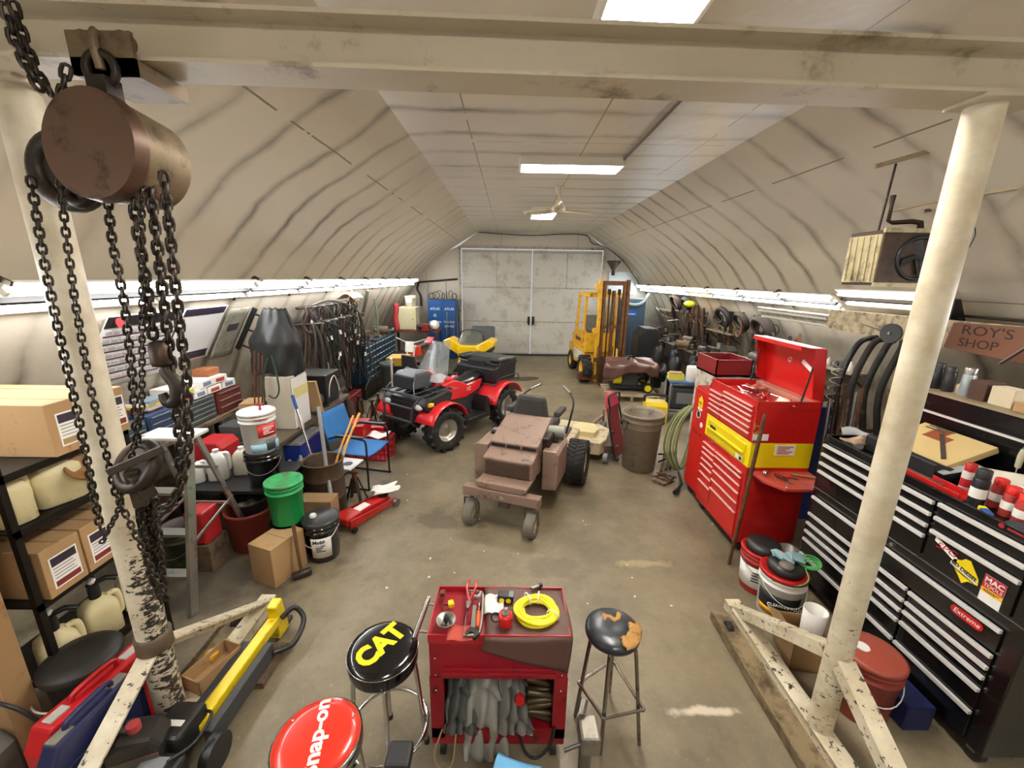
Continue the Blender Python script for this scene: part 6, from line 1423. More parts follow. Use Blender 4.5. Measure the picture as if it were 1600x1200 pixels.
# long yellow tool
a_, b__ = G(428, 962, .2), G(300, 1135, .2)
dd = (a_-b__); yl = dd.length; yt = T('rail_tool', 'long yellow and black powered rail tool lying on the floor at left', 'tool', ((a_.x+b__.x)/2, (a_.y+b__.y)/2, 0), math.atan2(dd.y, dd.x))
ym = mat('tool_yellow', 'e8cc1c', .35, .1, .1, dirt='8f8030', damt=.12)
O('rail', MB().bx(-yl/2, yl/2, -.04, .03, .14, .2), ym, yt, .006)
for s_ in (-1, 1): O('side_bar', MB().bx(-yl/2, yl/2-.18, s_*.075-.024, s_*.075+.024, .06, .17), dgrey, yt, .006)
O('foot', MB().prism([(yl/2-.02, .02), (yl/2+.1, .02), (yl/2+.06, .3), (yl/2-.02, .28)], 'y', -.035, .035), ym, yt, .01)
O('handle_loop', MB().tube(smooth_path([(yl/2, -.05, .18), (yl/2+.08, -.1, .2), (yl/2+.06, -.17, .12), (yl/2-.1, -.18, .08), (yl/2-.2, -.1, .1)], 5), .018, 8), black, yt)
O('motor_box', MB().box((-yl/2-.02, .05, .2), (.2, .17, .15)), mat('tool_black', '201f1d', .4, 0, .15), yt, .02)
O('name_plate', MB().box((-yl/2-.04, .05, .277), (.03, .1, .003)), white, yt)
O('rear_block', MB().box((-yl/2-.22, 0, .14), (.16, .2, .2)), MATS['tool_black'], yt, .02); O('grey_cover', MB().box((-yl/2-.2, .02, .243), (.06, .12, .01)), grey, yt, .003)
O('side_wheel', MB().cyl((-yl/2-.05, -.17, .1), (-yl/2-.05, -.12, .1), .09, n=26), black, yt, .01)
O('power_cord', MB().tube(smooth_path([(-yl/2+.08, 0, .2), (-yl/2+.02, -.1, .26), (-yl/2-.1, -.1, .24), (-yl/2-.2, -.05, .26)], 5), .008), black, yt)
X('grey_housing', MB().prism([(-2.6, 0), (-2.32, 0), (-2.32, .34), (-2.38, .4), (-2.6, .4)], 'y', 1.36, 1.48), mat('housing_grey', '5d5a52', .55, .1, .2), 'grey machine housing at the lower left corner', 'housing', None, .015)
X('cable_loop', MB().tube(smooth_path([(-2.5, 1.4, .52), (-2.38, 1.46, .57), (-2.28, 1.48, .52), (-2.22, 1.5, .4), (-2.2, 1.5, .3)], 6), .008), black, 'black cable looping over the grey housing at lower left', 'cable')
# ladder
ld = T('step_ladder', 'aluminium step ladder standing open behind the left post', 'ladder', (-2.6, 3.0, 0))
LZt = 1.3
def ly(z): return -.43+.36*z/LZt
def lx(z, s_): return s_*(.24-.075*z/LZt)
for s_ in (-1, 1):
    q = MB(); q.bar((lx(0, s_), ly(0), 0), (lx(LZt, s_), ly(LZt), LZt), .028, .075, up=(0, 1, 0)); O('front_rail', q, alu, ld)
    q = MB(); q.bar((s_*.22, .4, 0), (s_*.15, .02, LZt-.03), .022, .04, up=(0, 1, 0)); O('rear_leg', q, alu, ld)
    q = MB(); q.bar((lx(.5, s_), ly(.5), .5), (s_*.19, .24, .62), .012, .02); O('spreader', q, alu, ld)
for z in (.3, .6, .9): q = MB(); q.bx(lx(z, -1)+.01, lx(z, 1)-.01, ly(z)-.04, ly(z)+.05, z-.025, z); O('step', q, alu, ld, .003)
for z in (.15, .55, .95): q = MB(); y = .4-.38*z/LZt; q.bar((-.2, y, z), (.2, y, z), .012, .025); O('rear_brace', q, alu, ld)
O('top_cap', MB().bx(-.2, .2, -.12, .1, LZt-.03, LZt), mat('cap_white', 'dcdad3', .4, .2, .05), ld, .008)
# bench one with organisers
def bench(label, x0, x1, y0, y1, z, top_m, leg=True):
    t = T('workbench', label, 'workbench', ((x0+x1)/2, (y0+y1)/2, 0))
    q = W(t); q.bx(x0, x1, y0, y1, z-.045, z); O('top', q, top_m, t, .004)
    for x in (x0+.05, x1-.05):
        for y in (y0+.05, y1-.05): q = W(t); q.bx(x-.03, x+.03, y-.03, y+.03, 0, z-.045); O('leg', q, mat('bench_leg', '3c3328', .6, .2, .2), t)
    q = W(t); q.bx(x0+.03, x1-.05, y0+.03, y1-.03, z*.32, z*.32+.02); O('lower_shelf', q, dwood, t)
    return t
b1 = bench('wooden workbench loaded with drawer organisers along the left wall', -3.72, -3.15, 3.0, 4.95, .98, dwood)
def organiser(label, x, y0, y1, z0, z1, mm, rows, grp=None):
    t = T('drawer_organiser', label, 'drawers', (x-.14, (y0+y1)/2, z0), 0, grp)
    q = W(t); q.bx(x-.28, x, y0, y1, z0, z1); O('case', q, mm, t, .004)
    h = (z1-z0-.02)/rows
    for k in range(rows):
        q = W(t); q.bx(x-.002, x+.012, y0+.01, y1-.01, z0+.01+k*h+.004, z0+.01+(k+1)*h-.004); o = O('drawer', q, mm, t, .002)
        q = W(t); q.bx(x+.012, x+.02, y0+.03, y1-.03, z0+.01+(k+.75)*h, z0+.01+(k+.85)*h); O('pull', q, grey, o)
    return t
tl = mat('organiser_teal', '3f5058', .45, .1, .12); tl2 = mat('organiser_grey', '4c5652', .45, .1, .12)
organiser('teal blue drawer organiser at the near end of the left bench', -3.2, 3.05, 3.42, .982, 1.24, tl, 4)
organiser('blue grey drawer organiser second along the left bench', -3.2, 3.45, 3.8, .982, 1.26, mat('organiser_navy', '33445f', .45, .1, .12), 4)
organiser('grey green drawer organiser under the white parts boxes', -3.2, 3.86, 4.28, .982, 1.25, tl2, 5)
organiser('rust red tray stack at the far end of the left bench', -3.2, 4.32, 4.72, .982, 1.24, mat('organiser_red', '6e2f25', .5, .1, .2), 3)
wb = mat('white_carton', 'dedbd2', .6, 0, .06)
k = 0
pos_names = ['first', 'second', 'third', 'fourth', 'fifth', 'sixth', 'seventh']
for i, (y, z, w_, h_) in enumerate(((3.9, 1.252, .17, .07), (4.1, 1.252, .18, .08), (4.31, 1.252, .2, .07), (4.54, 1.252, .2, .08), (3.95, 1.325, .22, .07), (4.2, 1.335, .2, .08), (4.42, 1.335, .2, .075))):
    t = T('parts_box', 'white printed parts box on the organisers, '+('lower layer, %s from the near end' % pos_names[i] if i < 4 else 'upper layer, %s from the near end' % pos_names[i-4]), 'box', (-3.34, y, z), rnd.uniform(-.08, .08), 'white parts boxes on the left bench')
    O('body', MB().bx(-.15, .15, -w_/2, w_/2, 0, h_), wb, t, .003); O('print', MB().bx(.15, .1515, -w_*.3, w_*.3, h_*.2, h_*.7), mat('print_blue_grey', '6f7c8c', .5, 0, .2) if i % 2 else mat('print_lime', 'b8b830', .5, 0, .1) if i == 4 else mat('print_red', 'b03a36', .6, 0, 0), t)
carton('cardboard_box', 'small brown carton on top of the white parts boxes', -3.42, -3.25, 4.32, 4.5, 1.412, 1.49, None, mat('brown_carton', 'a4623c', .7, 0, .1))
cols = ['c9c0a8', '8fb0a8', '5a6a70', 'b8664a', 'd8d0b8', 'c84a3a', '9aa0a0', 'd0b060', 'e0dccf', '7a8a90']
wh = ['topmost', 'second from the top', 'third from the top', 'fourth from the top', 'lowest']
for s_i, (y, zt) in enumerate(((3.2, 1.242), (3.62, 1.262))):
    for k in range(5):
        h_ = .022; z = zt+h_*k
        box_tool('manual', (.2+.02*(k % 2), .16+.03*(k % 3), h_-.002), (-3.36+rnd.uniform(-.02,.02), y+rnd.uniform(-.02,.02), z), mat('book_'+cols[k+5*s_i], cols[k+5*s_i], .6, 0, .08), 'worn paperback manual, %s of the %s pile on the left bench' % (wh[4-k], ('near', 'far')[s_i]), 'book', rnd.uniform(-.3, .3), .001)['group'] = 'manuals on the left bench'
carton('cardboard_box', 'tan carton lying on the near drawer organiser', -3.4, -3.2, 3.02, 3.14, 1.243, 1.31, None, mat('tan_box', 'b98a4c', .7, 0, .1))
# posters and plates on the left wall: they follow its lean
def wall_pt(y, z, off=.015): return Vector((XC-half(z)+off, y, z))
def on_wall(nm, y0, y1, z0, z1, mm, th=.003, off=.03, curl=0.):
    q = MB(); q.grid(lambda u, v: wall_pt(y0+(y1-y0)*u, z0+(z1-z0)*v, off+curl*math.sin(PI*u)), 8, 8, th); return q
# (poster sizes from the photograph, drawn at the wall)
ps = T('wall_chart', 'large white race chart of dated rows on the left wall under the lights', 'poster', (-3.4, 4.2, 1.6))
q = on_wall('', 3.16, 3.9, 1.56, 2.17, 0); q.v = [tuple(Vector(v)-ps.location) for v in q.v]; q.f = q.f; O('sheet', q, mat('chart_paper', 'dcd9d3', .55, 0, .05), ps)
q = on_wall('', 3.17, 3.89, 2.07, 2.16, 0, off=.034); q.v = [tuple(Vector(v)-ps.location) for v in q.v]; O('header', q, mat('chart_black', '1c191b', .5, 0, .1), ps)
for k in range(7):
    z = 1.6+.066*k; q = on_wall('', 3.19, 3.88, z, z+.01, 0, off=.034); q.v = [tuple(Vector(v)-ps.location) for v in q.v]
    O('row_line', q, MATS['chart_black'] if k % 3 else mat('chart_maroon', '55203a', .5, 0, .1), ps)
    for j in range(9): 
        y = 3.2+.075*j; q = on_wall('', y, y+.055, z+.022, z+.05, 0, off=.034); q.v = [tuple(Vector(v)-ps.location) for v in q.v]; O('row_entry', q, mat('chart_grey', 'b3aeb2', .6, 0, .15), ps)
w0 = wall_pt(3.27, 2.115, .05)-ps.location; q = MB(); q.cyl(w0+Vector((.0, 0, 0)), w0+Vector((.006, 0, 0)), .045, n=18); O('emblem', q, mat('chart_red', 'c22a30', .45, 0, .05), ps)
p2_ = T('wall_poster', 'white poster with a dark header beside the race chart', 'poster', (-3.4, 4.7, 1.6))
for nm, a, mm, of in (('sheet', (3.93, 4.54, 1.6, 2.17), mat('poster_paper', 'd9d8d6', .5, 0, .06), .03), ('header', (3.95, 4.52, 2.09, 2.16), mat('poster_dark', '2b2433', .5, 0, .1), .034), ('footer', (4.2, 4.5, 1.62, 1.7), mat('poster_dark', '2b2433', .5, 0, .1), .034)):
    q = on_wall('', *a, 0, off=of); q.v = [tuple(Vector(v)-p2_.location) for v in q.v]; O(nm, q, mm, p2_)
p3_ = T('metal_plate', 'bare grey metal plate hung on the left wall beside the white poster', 'plate', (-3.4, 5.2, 1.6))
q = on_wall('', 4.6, 4.98, 1.55, 2.12, 0, .005, off=.035); q.v = [tuple(Vector(v)-p3_.location) for v in q.v]; O('plate', q, mat('plate_grey', '9d9a8a', .4, .3, .12, dirt='77735f', damt=.3), p3_)
q = on_wall('', 4.7, 4.88, 1.86, 1.94, 0, .003, off=.04); q.v = [tuple(Vector(v)-p3_.location) for v in q.v]; O('emblem', q, dgrey, p3_)
br = T('peg_rack', 'black peg rack with three rods jutting from the left wall', 'rack', (-3.3, 5.4, 1.6))
q = MB(); q.bar(wall_pt(5.03, 1.6, .06)-br.location, wall_pt(5.03, 2.1, .06)-br.location, .03, .05); O('upright', q, black, br)
for z in (1.66, 1.85, 2.04): p = wall_pt(5.03, z, .06)-br.location; O('peg', MB().cyl(p, p+Vector((.34, -.02, -.12)), .014, n=8), black, br)
# low black shelf with jugs and pails
ls = T('low_shelf', 'low black shelf unit in front of the left bench', 'shelf', (-2.72, 3.62, 0))
q = W(ls); q.bx(-3.08, -2.14, 3.38, 4.02, .55, .58); O('shelf_top', q, black, ls)
for x in (-3.05, -2.17):
    for y in (3.42, 3.98): q = W(ls); q.bx(x-.02, x+.02, y-.02, y+.02, 0, .55); O('leg', q, rk_m, ls)
jug('white plastic jug nearest the ladder on the low black shelf', (-2.78, 3.62, .582), .17, .13, .3, white, R(20), white)
jug('ivory plastic jug with a purple label on the low black shelf', (-2.62, 3.74, .582), .16, .13, .28, mat('jug_ivory', 'c9c2ae', .45, 0, .06), R(15), white)
jug('squat white jug behind the ladder leg on the low black shelf', (-2.95, 3.55, .582), .14, .12, .22, white, R(40), black)
pail('black bucket with steel bail under the white branded pail', (-2.3, 3.56, .582), .15, .33, black_gloss, None, rz=R(20), open_=False)
wp = pail('white drum with a red square label stacked on the black bucket', (-2.3, 3.56, .915), .147, .37, mat('pail_white', 'dcdad6', .35, 0, .04), mat('drum_lid', 'e2dfd8', .35, 0, .05, dirt='9a9488', damt=.2), rz=0, bail=False)
for a0, a1, z0, z1, mm in ((-62, 8, .16, .28, mat('square_red', 'cf2d2c', .4, 0, .03)), (-90, 40, .02, .1, mat('sky_blue', '9fc6da', .4, 0, .08)), (-40, -5, .03, .13, mat('gear_grey', '4c5052', .4, .3, .2))):
    q = MB(); q.grid(lambda u, v: ((.1455 if mm is not MATS['gear_grey'] else .147)*math.cos(R(a0+(a1-a0)*u)), (.1455 if mm is not MATS['gear_grey'] else .147)*math.sin(R(a0+(a1-a0)*u)), z0+(z1-z0)*v), 10, 1, .0012); O('printed_panel', q, mm, wp)
curved_text('WURTH', .03, mat('print_red', 'b03a36', .6, 0, 0), wp, .1465, R(-48), .325, depth=.003)
bars(wp, (.1475*math.cos(R(-27)), .1475*math.sin(R(-27)), .22), (R(90), 0, R(-27)+PI/2), .1, .07, 4, white)
O('red_tap', MB().tube([(.02, .03, .38), (.02, .03, .42), (-.03, .03, .43), (.06, .03, .43)], .012, 8), mat('tap_red', '8e2f26', .45, .2, .1), wp)
pail('black bucket carrying the green bucket', (-1.97, 3.28, 0), .15, .36, black_gloss, None, rz=R(30), label_band=(R(-100), R(-60), paper))
pail('green bucket with a scuffed green lid stacked on a black bucket', (-1.97, 3.28, .362), .148, .38, mat('pail_green', '1f9a52', .38, 0, .06), mat('lid_green', '2fa55e', .45, 0, .1, dirt='5a5a3a', damt=.35), bail=False)
mb_ = pail('black oil bucket with white label and white spout cap on the floor', (-1.68, 3.28, 0), .152, .38, black_gloss, mat('lid_black2', '2c2d2e', .35, 0, .08), rz=R(-12), lid='spout', label_band=(R(-95), R(-25), paper), band_z=(.06, .26), handle_m=white)
curved_text('Mobil', .045, dgrey, mb_, .1475, R(-66), .225, depth=.003, bold=.001); bars(mb_, (.146*math.cos(R(-62)), .146*math.sin(R(-62)), .16), (R(90), 0, R(-62)+PI/2), .08, .07, 4, dgrey)
t = T('waste_tub', 'rusty red tub holding a black bucket of oily scraps', 'tub', (-2.42, 3.44, 0))
O('body', MB().lathe([(.17, 0), (.18, .01), (.2, .36), (.21, .37), (.21, .39), (.19, .39), (.18, .3), (.01, .28)], 32), mat('tub_red', '7e2f24', .5, 0, .12), t)
pl_in = T('bucket', 'black bucket of oily scraps sitting in the rusty red tub', 'bucket', (-2.42, 3.44, .29))
O('body', MB().lathe([(.13, 0), (.15, .16), (.16, .17), (.16, .19), (.145, .19), (.14, .12), (.01, .11)], 28), black, pl_in)
for i in range(4): q = MB(); q.ball((.05*math.cos(i*1.7), .05*math.sin(i*1.7), .12), (.05, .04, .03), 8); O('scrap', q, mat('scrap_%d' % (i % 2), ('8a8070', '4a4238')[i % 2], .6, .3, .3), pl_in)
pail('dark green oil bucket with a brown grimy lid behind the ladder', (-2.82, 3.12, 0), .16, .38, mat('bucket_olive', '2b2f1e', .5, 0, .2, dirt='4f6a2a', damt=.25), mat('lid_brown', '3b2a22', .5, 0, .15))
q = MB(); q.prism([(-.16, 0), (.16, 0), (.16, .24), (.1, .3), (-.1, .3), (-.16, .24)], 'y', -.14, .14)
o = X('fuel_can', q, mat('fuel_red', 'b0282a', .4, 0, .08), 'red plastic fuel can behind the ladder steps', 'fuel can', None, .02); o.location = (-2.98, 3.42 if False else 3.9, .582)
t = T('bottle_crate', 'red plastic crate lying behind the chain bundle and ladder', 'crate', (-2.55, 2.75, 0)); O('body', MB().bx(-.17, .0, .3, .5, .25, .55), mat('fuel_red', 'b0282a', .4, 0, .08), t, .02); O('base', MB().bx(-.2, .02, .28, .52, 0, .25), dwood, t)
# carton and sledge hammer
ct_ = carton('cardboard_box', 'plain brown cardboard carton with a hammer leaning on it', -.125, .125, -.165, .165, 0, .36, None)
ct_.location = (-1.95, 3.04, 0); ct_.rotation_euler = (0, 0, R(-20)); 
hm2 = T('sledge_hammer', 'long handled sledge hammer leaning on the plain brown carton', 'hammer', (-1.74, 2.98, 0))
O('head', MB().lathe([(.026, -.075), (.034, -.065), (.034, .065), (.026, .075)], 14, M=Matrix.Translation((0, 0, .034)) @ Matrix.Rotation(R(35), 4, 'Z') @ Matrix.Rotation(R(90), 4, 'Y')), dsteel, hm2)
O('handle', MB().tube([(0, 0, .03), (-.02, .015, .25), (-.05, .055, .47)], [.014, .013, .016], 10), mat('dark_handle', '5f4429', .6, 0, .2), hm2)
t = carton('cardboard_box', 'cardboard carton with faded print behind the green bucket', -2.06, -1.72, 3.58, 3.76, 0, .36, None, card2)
# steel drum with poles
dr_ = T('drum', 'brown steel drum holding poles beside the blue chair', 'drum', (-1.96, 4.0, 0))
O('body', MB().lathe([(.19, 0), (.2, .01), (.2, .2), (.207, .21), (.2, .22), (.2, .42), (.207, .43), (.2, .44), (.2, .6), (.21, .61), (.2, .62), (.19, .6), (.19, .1), (.01, .09)], 32), mat('drum_brown', '4c3f31', .5, .4, .25, dirt='6c4a2e', damt=.35), dr_)
mp_ = T('mop', 'mop pole with blue grip standing in the steel drum', 'mop', (-2.0, 4.05, .1))
O('pole', MB().cyl((0, 0, 0), (-.3, .17, 1.07), .012, n=10), chrome, mp_); O('grip', MB().cyl((-.28, .16, 1.0), (-.32, .18, 1.15), .017, n=10), blue, mp_)
X('shovel_shaft', MB().tube([(-1.9, 3.95, .12), (-1.78, 4.2, .7), (-1.68, 4.4, 1.0)], .015, 8), mat('pale_wood', 'd9a95a', .5, 0, .15), 'pale wooden handle leaning out of the steel drum over the chair', 'handle')
X('wood_stick', MB().tube([(-1.97, 3.92, .12), (-1.84, 4.18, .66), (-1.74, 4.37, .98)], .012, 8), mat('pale_wood', 'd9a95a', .5, 0, .15), 'second pale wooden stick beside the longer handle in the drum', 'stick')
X('conduit_pole', MB().tube([(-1.76, 3.72, 0), (-1.88, 3.9, .6), (-1.97, 4.06, 1.18)], .02, 10), mat('pvc_grey', '8d8f90', .45, 0, .08), 'grey plastic pole leaning against the steel drum', 'pole')
# director chair
ch = T('director_chair', 'blue canvas folding director chair with a side table', 'chair', (-1.84, 4.74, 0), R(-12))
cb = mat('canvas_blue', '2c6fae', .75, 0, .12, bump=.1); cf = mat('chair_frame', '2b2b2c', .35, .5, .1)
O('seat', MB().grid(lambda u, v: (-.24+.5*u, -.24+.48*v, .45-.02*math.sin(PI*v)), 8, 8, .012), cb, ch)
O('backrest', MB().grid(lambda u, v: (-.25-.1*u, -.24+.48*v, .55+.36*u-.0), 6, 8, .012), cb, ch)
for s_ in (-1, 1):
    y = s_*.25
    O('side_frame', MB().tube(smooth_path([(.24, y, .0), (.24, y, .35), (.24, y, .6), (.18, y, .65), (-.1, y, .66), (-.24, y, .62)], 5), .012, 8), cf, ch)
    O('rear_leg', MB().tube([(-.24, y, 0), (-.24, y, .45), (-.36, y, .93)], .012, 8), cf, ch)
    O('cross_leg', MB().tube([(-.24, y, .04), (.24, y, .42)], .009, 6), cf, ch)
    O('foot_bar', MB().tube([(-.26, y, .012), (.26, y, .012)], .012, 8), cf, ch)
    O('armrest', MB().box((.04, y, .675), (.36, .05, .02)), black, ch, .006)
st_ = O('side_table', MB().box((.02, -.43, .42), (.42, .28, .018)), mat('table_white', 'c8c8c4', .4, .1, .06), ch, .006)
O('cup_holder', MB().cyl((.12, -.44, .43), (.12, -.44, .4285+.006), .05, n=20), black, st_); O('phone_slot', MB().box((.04, -.52, .43), (.1, .02, .006)), black, st_)
js = T('jack_stand', 'dark steel jack stand under the side table of the blue chair', 'jack stand', (-1.72, 4.2, 0))
for k in range(4): a = R(45+90*k); q = MB(); q.bar((.13*math.cos(a), .13*math.sin(a), .0), (.03*math.cos(a), .03*math.sin(a), .3), .035, .008); O('leg', q, dsteel, js)
O('post', MB().cyl((0, 0, .12), (0, 0, .36), .025, n=12), rust, js); O('saddle', MB().box((0, 0, .37), (.1, .05, .025)), rust, js, .006)
# floor jack
a_, b__ = G(535, 822, .05), G(606, 778, .05); d_ = b__-a_
fj = T('floor_jack', 'red low floor jack pointing out from under the blue chair', 'floor jack', ((a_.x+b__.x)/2, (a_.y+b__.y)/2, 0), math.atan2(d_.y, d_.x))
L_ = d_.length/2
for s_ in (-1, 1):
    q = MB(); q.prism([(-L_, .05), (L_, .045), (L_, .085), (0, .11), (-L_, .14)], 'y', s_*.12-.006, s_*.12+.006); O('side_plate', q, red, fj)
    O('front_wheel', MB().cyl((L_-.02, s_*.13, .045), (L_-.02, s_*.165, .045), .045, n=18), steel, fj); O('rear_wheel', MB().cyl((-L_+.03, s_*.13, .03), (-L_+.03, s_*.155, .03), .03, n=14), dsteel, fj)
q = MB(); q.prism([(-L_*.4, .06), (L_*.9, .06), (L_*.95, .1), (L_*.6, .115), (-L_*.4, .13)], 'y', -.06, .06); O('lift_arm', q, red, fj, .01)
O('saddle', MB().cyl((L_*.78, 0, .1), (L_*.78, 0, .13), .055, n=20), dsteel, fj); O('pump_body', MB().box((-L_*.75, 0, .11), (.2, .2, .08)), red, fj, .015)
O('paper_label', MB().box((-L_*.25, 0, .134), (.2, .1, .002)), paper, fj)
q = MB(); q.grid(lambda u, v: ((u-.5)*.28+.03*math.sin(v*9), (v-.5)*.2, .14+.03*math.sin(u*7+v*4)*math.sin(v*6)), 14, 12, .004)
o = X('rag', q, mat('white_rag', 'e6e4de', .85, 0, .06), 'white rag thrown over the front of the red floor jack', 'rag'); o.location = (b__.x-.03, b__.y-.02, .145); o.rotation_euler = (0, 0, .5)
# second table and what stands on it
b2 = bench('steel legged bench behind the blue chair', -3.13, -2.42, 4.06, 6.0, .76, mat('bench_top2', '5c513f', .55, .2, .25))
X('grey_bin', MB().prism([(-.16, 0), (.16, 0), (.18, .17), (-.18, .17)], 'y', -.12, .12), mat('bin_slate', '454b49', .45, .1, .1), 'slate grey metal bin on the near end of the second bench', 'bin', None, .01).location = (-2.9, 4.22, .762)
t = T('cardboard_box', 'open top brown carton at the near end of the second bench by the wall', 'box', (-2.97, 4.62, .762), R(12))
O('body', MB().bx(-.13, .13, -.14, .14, 0, .3), card, t); O('flap', MB().hexa([(.125, -.14, .3), (.13, -.14, .3), (.13, .14, .3), (.125, .14, .3)], [(.2, -.14, .36), (.205, -.14, .36), (.205, .14, .36), (.2, .14, .36)]), card, t)
mc = T('cabinet', 'narrow pale machine cabinet with a yellow band under the black cover', 'cabinet', (-2.6, 4.62, .762))
O('body', MB().bx(-.16, .14, -.14, .22, 0, .62), mat('cab_beige', 'b5ac98', .5, 0, .08), mc, .008); O('front_panel', MB().bx(.14, .15, -.13, .21, .01, .6), mat('cab_white', 'e3e2dc', .4, 0, .04), mc); O('yellow_band', MB().bx(.15, .153, -.13, .21, .36, .48), mat('band_cream', 'd8cf8e', .45, 0, .05), mc); O('spray_bottle', MB().lathe([(.0, 0), (.025, 0), (.025, .1), (.008, .16)], 12, (.19, -.1, .0)), white, mc)
def cov(u, v):
    a = 2*PI*u; k = 1-v
    rx = .27*(.35+.65*min(1, 1.7*k+.15)); ry = .2*(.3+.7*min(1, 1.7*k+.15)); f_ = 1+.06*math.sin(5*a+v*6)+.04*math.sin(9*a-v*9)
    return (rx*f_*math.cos(a)+.04*v, ry*f_*math.sin(a), .0+.74*v+.03*math.sin(3*a)*k+.015*math.sin(11*a+7*v)*math.sin(9*v))
q = MB(); q.grid(cov, 48, 26, .006)
o = X('machine_cover', q, mat('cover_black', '1c1d1c', .5, 0, .2, bump=.5), 'black vinyl cover pulled over the machine above the pale cabinet', 'cover'); o.location = (-2.68, 4.68, 1.36)
for i, (u, v0, v1) in enumerate(((398, 548, 640), (404, 552, 650), (410, 556, 655))):
    X('iron_rod', MB().cyl(AY(u, v1, 4.38), AY(u, v0, 4.38), .008, n=8), rust, 'thin iron rod standing left of the black vinyl cover, %s' % ('leftmost', 'middle', 'rightmost')[i], 'rod', 'rods beside the black cover')
gh = mat('green_hose', '27402f', .5, 0, .12)
for i, pts in enumerate(([(418,560),(412,590),(415,640),(422,660)], [(424,556),(432,585),(436,610),(430,622),(420,618)])):
    X('green_hose', MB().tube(smooth_path([AY(u, v, 4.36) for u, v in pts], 6), .009), gh, ('dark green hose hanging straight beside the black vinyl cover', 'dark green hose looping in front of the black vinyl cover')[i], 'hose')
X('wood_board', MB().hexa([(-2.5, 4.98, .762), (-2.38, 5.0, .762), (-2.38, 5.05, .762), (-2.5, 5.03, .762)], [(-2.56, 4.98, 1.2), (-2.44, 5.0, 1.2), (-2.44, 5.05, 1.2), (-2.56, 5.03, 1.2)]), card, 'tan board leaning behind the pale cabinet on the second bench', 'board')
ck = T('cooler', 'blue cooler with pale lid under the second bench by the chair', 'cooler', (-2.5, 4.75, .0), 0)
O('body', MB().bx(-.2, .06, -.26, .26, .27, .55), mat('cooler_blue', '1b3f9c', .4, 0, .06), ck, .02); O('lid', MB().bx(-.21, .07, -.27, .27, .55, .6), mat('cooler_lid', 'b9bbb8', .4, 0, .05), ck, .015)
X('grinder', MB().cyl((-2.25, 4.3, .42), (-2.1, 4.3, .42), .1, n=20) , steel, 'round steel motor beside the blue cooler', 'motor').location.z = .34
X('motor_stand', MB().bx(-2.27, -2.1, 4.22, 4.38, 0, .34), dsteel, 'dark stand carrying the round steel motor', 'stand', None, .01)
for i in range(3): 
    o = X('bottle', MB().lathe([(.035, 0), (.04, .01), (.04, .12), (.015, .16), (.015, .18)], 14), mat('dusty_white', 'b5b0a4', .5, 0, .1), 'dusty white bottle on the lower board of the second bench, %s' % ('nearest', 'middle', 'farthest')[i], 'bottle', 'bottles under the second bench'); o.location = (-2.55+.06*i, 4.2+.12*i, .27)
mf = T('heater_box', 'black steel box machine on the far part of the second bench', 'machine', (-2.75, 5.62, .762)); O('body', MB().box((0, 0, .2), (.5, .4, .4)), mat('machine_black', '26262a', .45, .3, .15), mf, .01); O('top_plate', MB().box((0, 0, .41), (.54, .44, .02)), mat('plate_dark', '55544f', .35, .5, .1), mf, .004); O('wire_loop', MB().tube(smooth_path([(.26, -.15, .1), (.3, -.18, .3), (.27, .05, .36), (.28, .16, .12)], 5), .008), white, mf)
# red crate and red boxes
def crate(label, loc, d, mm, rz=0):
    t = T('milk_crate', label, 'crate', loc, rz); x, y, z = d[0]/2, d[1]/2, d[2]
    O('floor_grid', MB().bx(-x, x, -y, y, 0, .012), mm, t)
    q = MB()
    for k in range(4): zz = z*k/3; 
    for k in range(4):
        zz = .01+(z-.02)*k/3
        q.bx(-x, x, -y, -y+.012, zz-.01, zz+.012); q.bx(-x, x, y-.012, y, zz-.01, zz+.012); q.bx(-x, -x+.012, -y, y, zz-.01, zz+.012); q.bx(x-.012, x, -y, y, zz-.01, zz+.012)
    for k in range(6):
        t_ = -1+2*k/5
        for s_ in (-1, 1): q.bx(t_*(x-.006)-.006, t_*(x-.006)+.006, s_*(y-.006)-.006, s_*(y-.006)+.006, 0, z); q.bx(s_*(x-.006)-.006, s_*(x-.006)+.006, t_*(y-.006)-.006, t_*(y-.006)+.006, 0, z)
    O('lattice', q, mm, t); return t
crate('red plastic lattice crate on the floor behind the blue chair', (-1.84, 5.45, 0), (.34, .34, .3), mat('crate_red', 'c22630', .42, 0, .06), R(-10))
X('red_box', MB().bx(-2.3, -2.0, 5.3, 5.65, 0, .5), red, 'red steel box behind the back of the blue chair', 'box', None, .01)
X('red_case', MB().bx(-2.1, -1.85, 5.75, 6.0, 0, .32), red_gloss, 'smaller glossy red case beyond the red lattice crate', 'case', None, .015)
q = MB(); q.grid(lambda u, v: ((u-.5)*.3, (v-.5)*.22, .31+.02*math.sin(u*8)), 10, 8, .004); o = X('rag', q, paper, 'white cloth lying on the red lattice crate', 'rag'); o.location = (-1.84, 5.45, .3)
# ------------------------------------------------------------ far left
def place(xyz): return tuple(xyz)
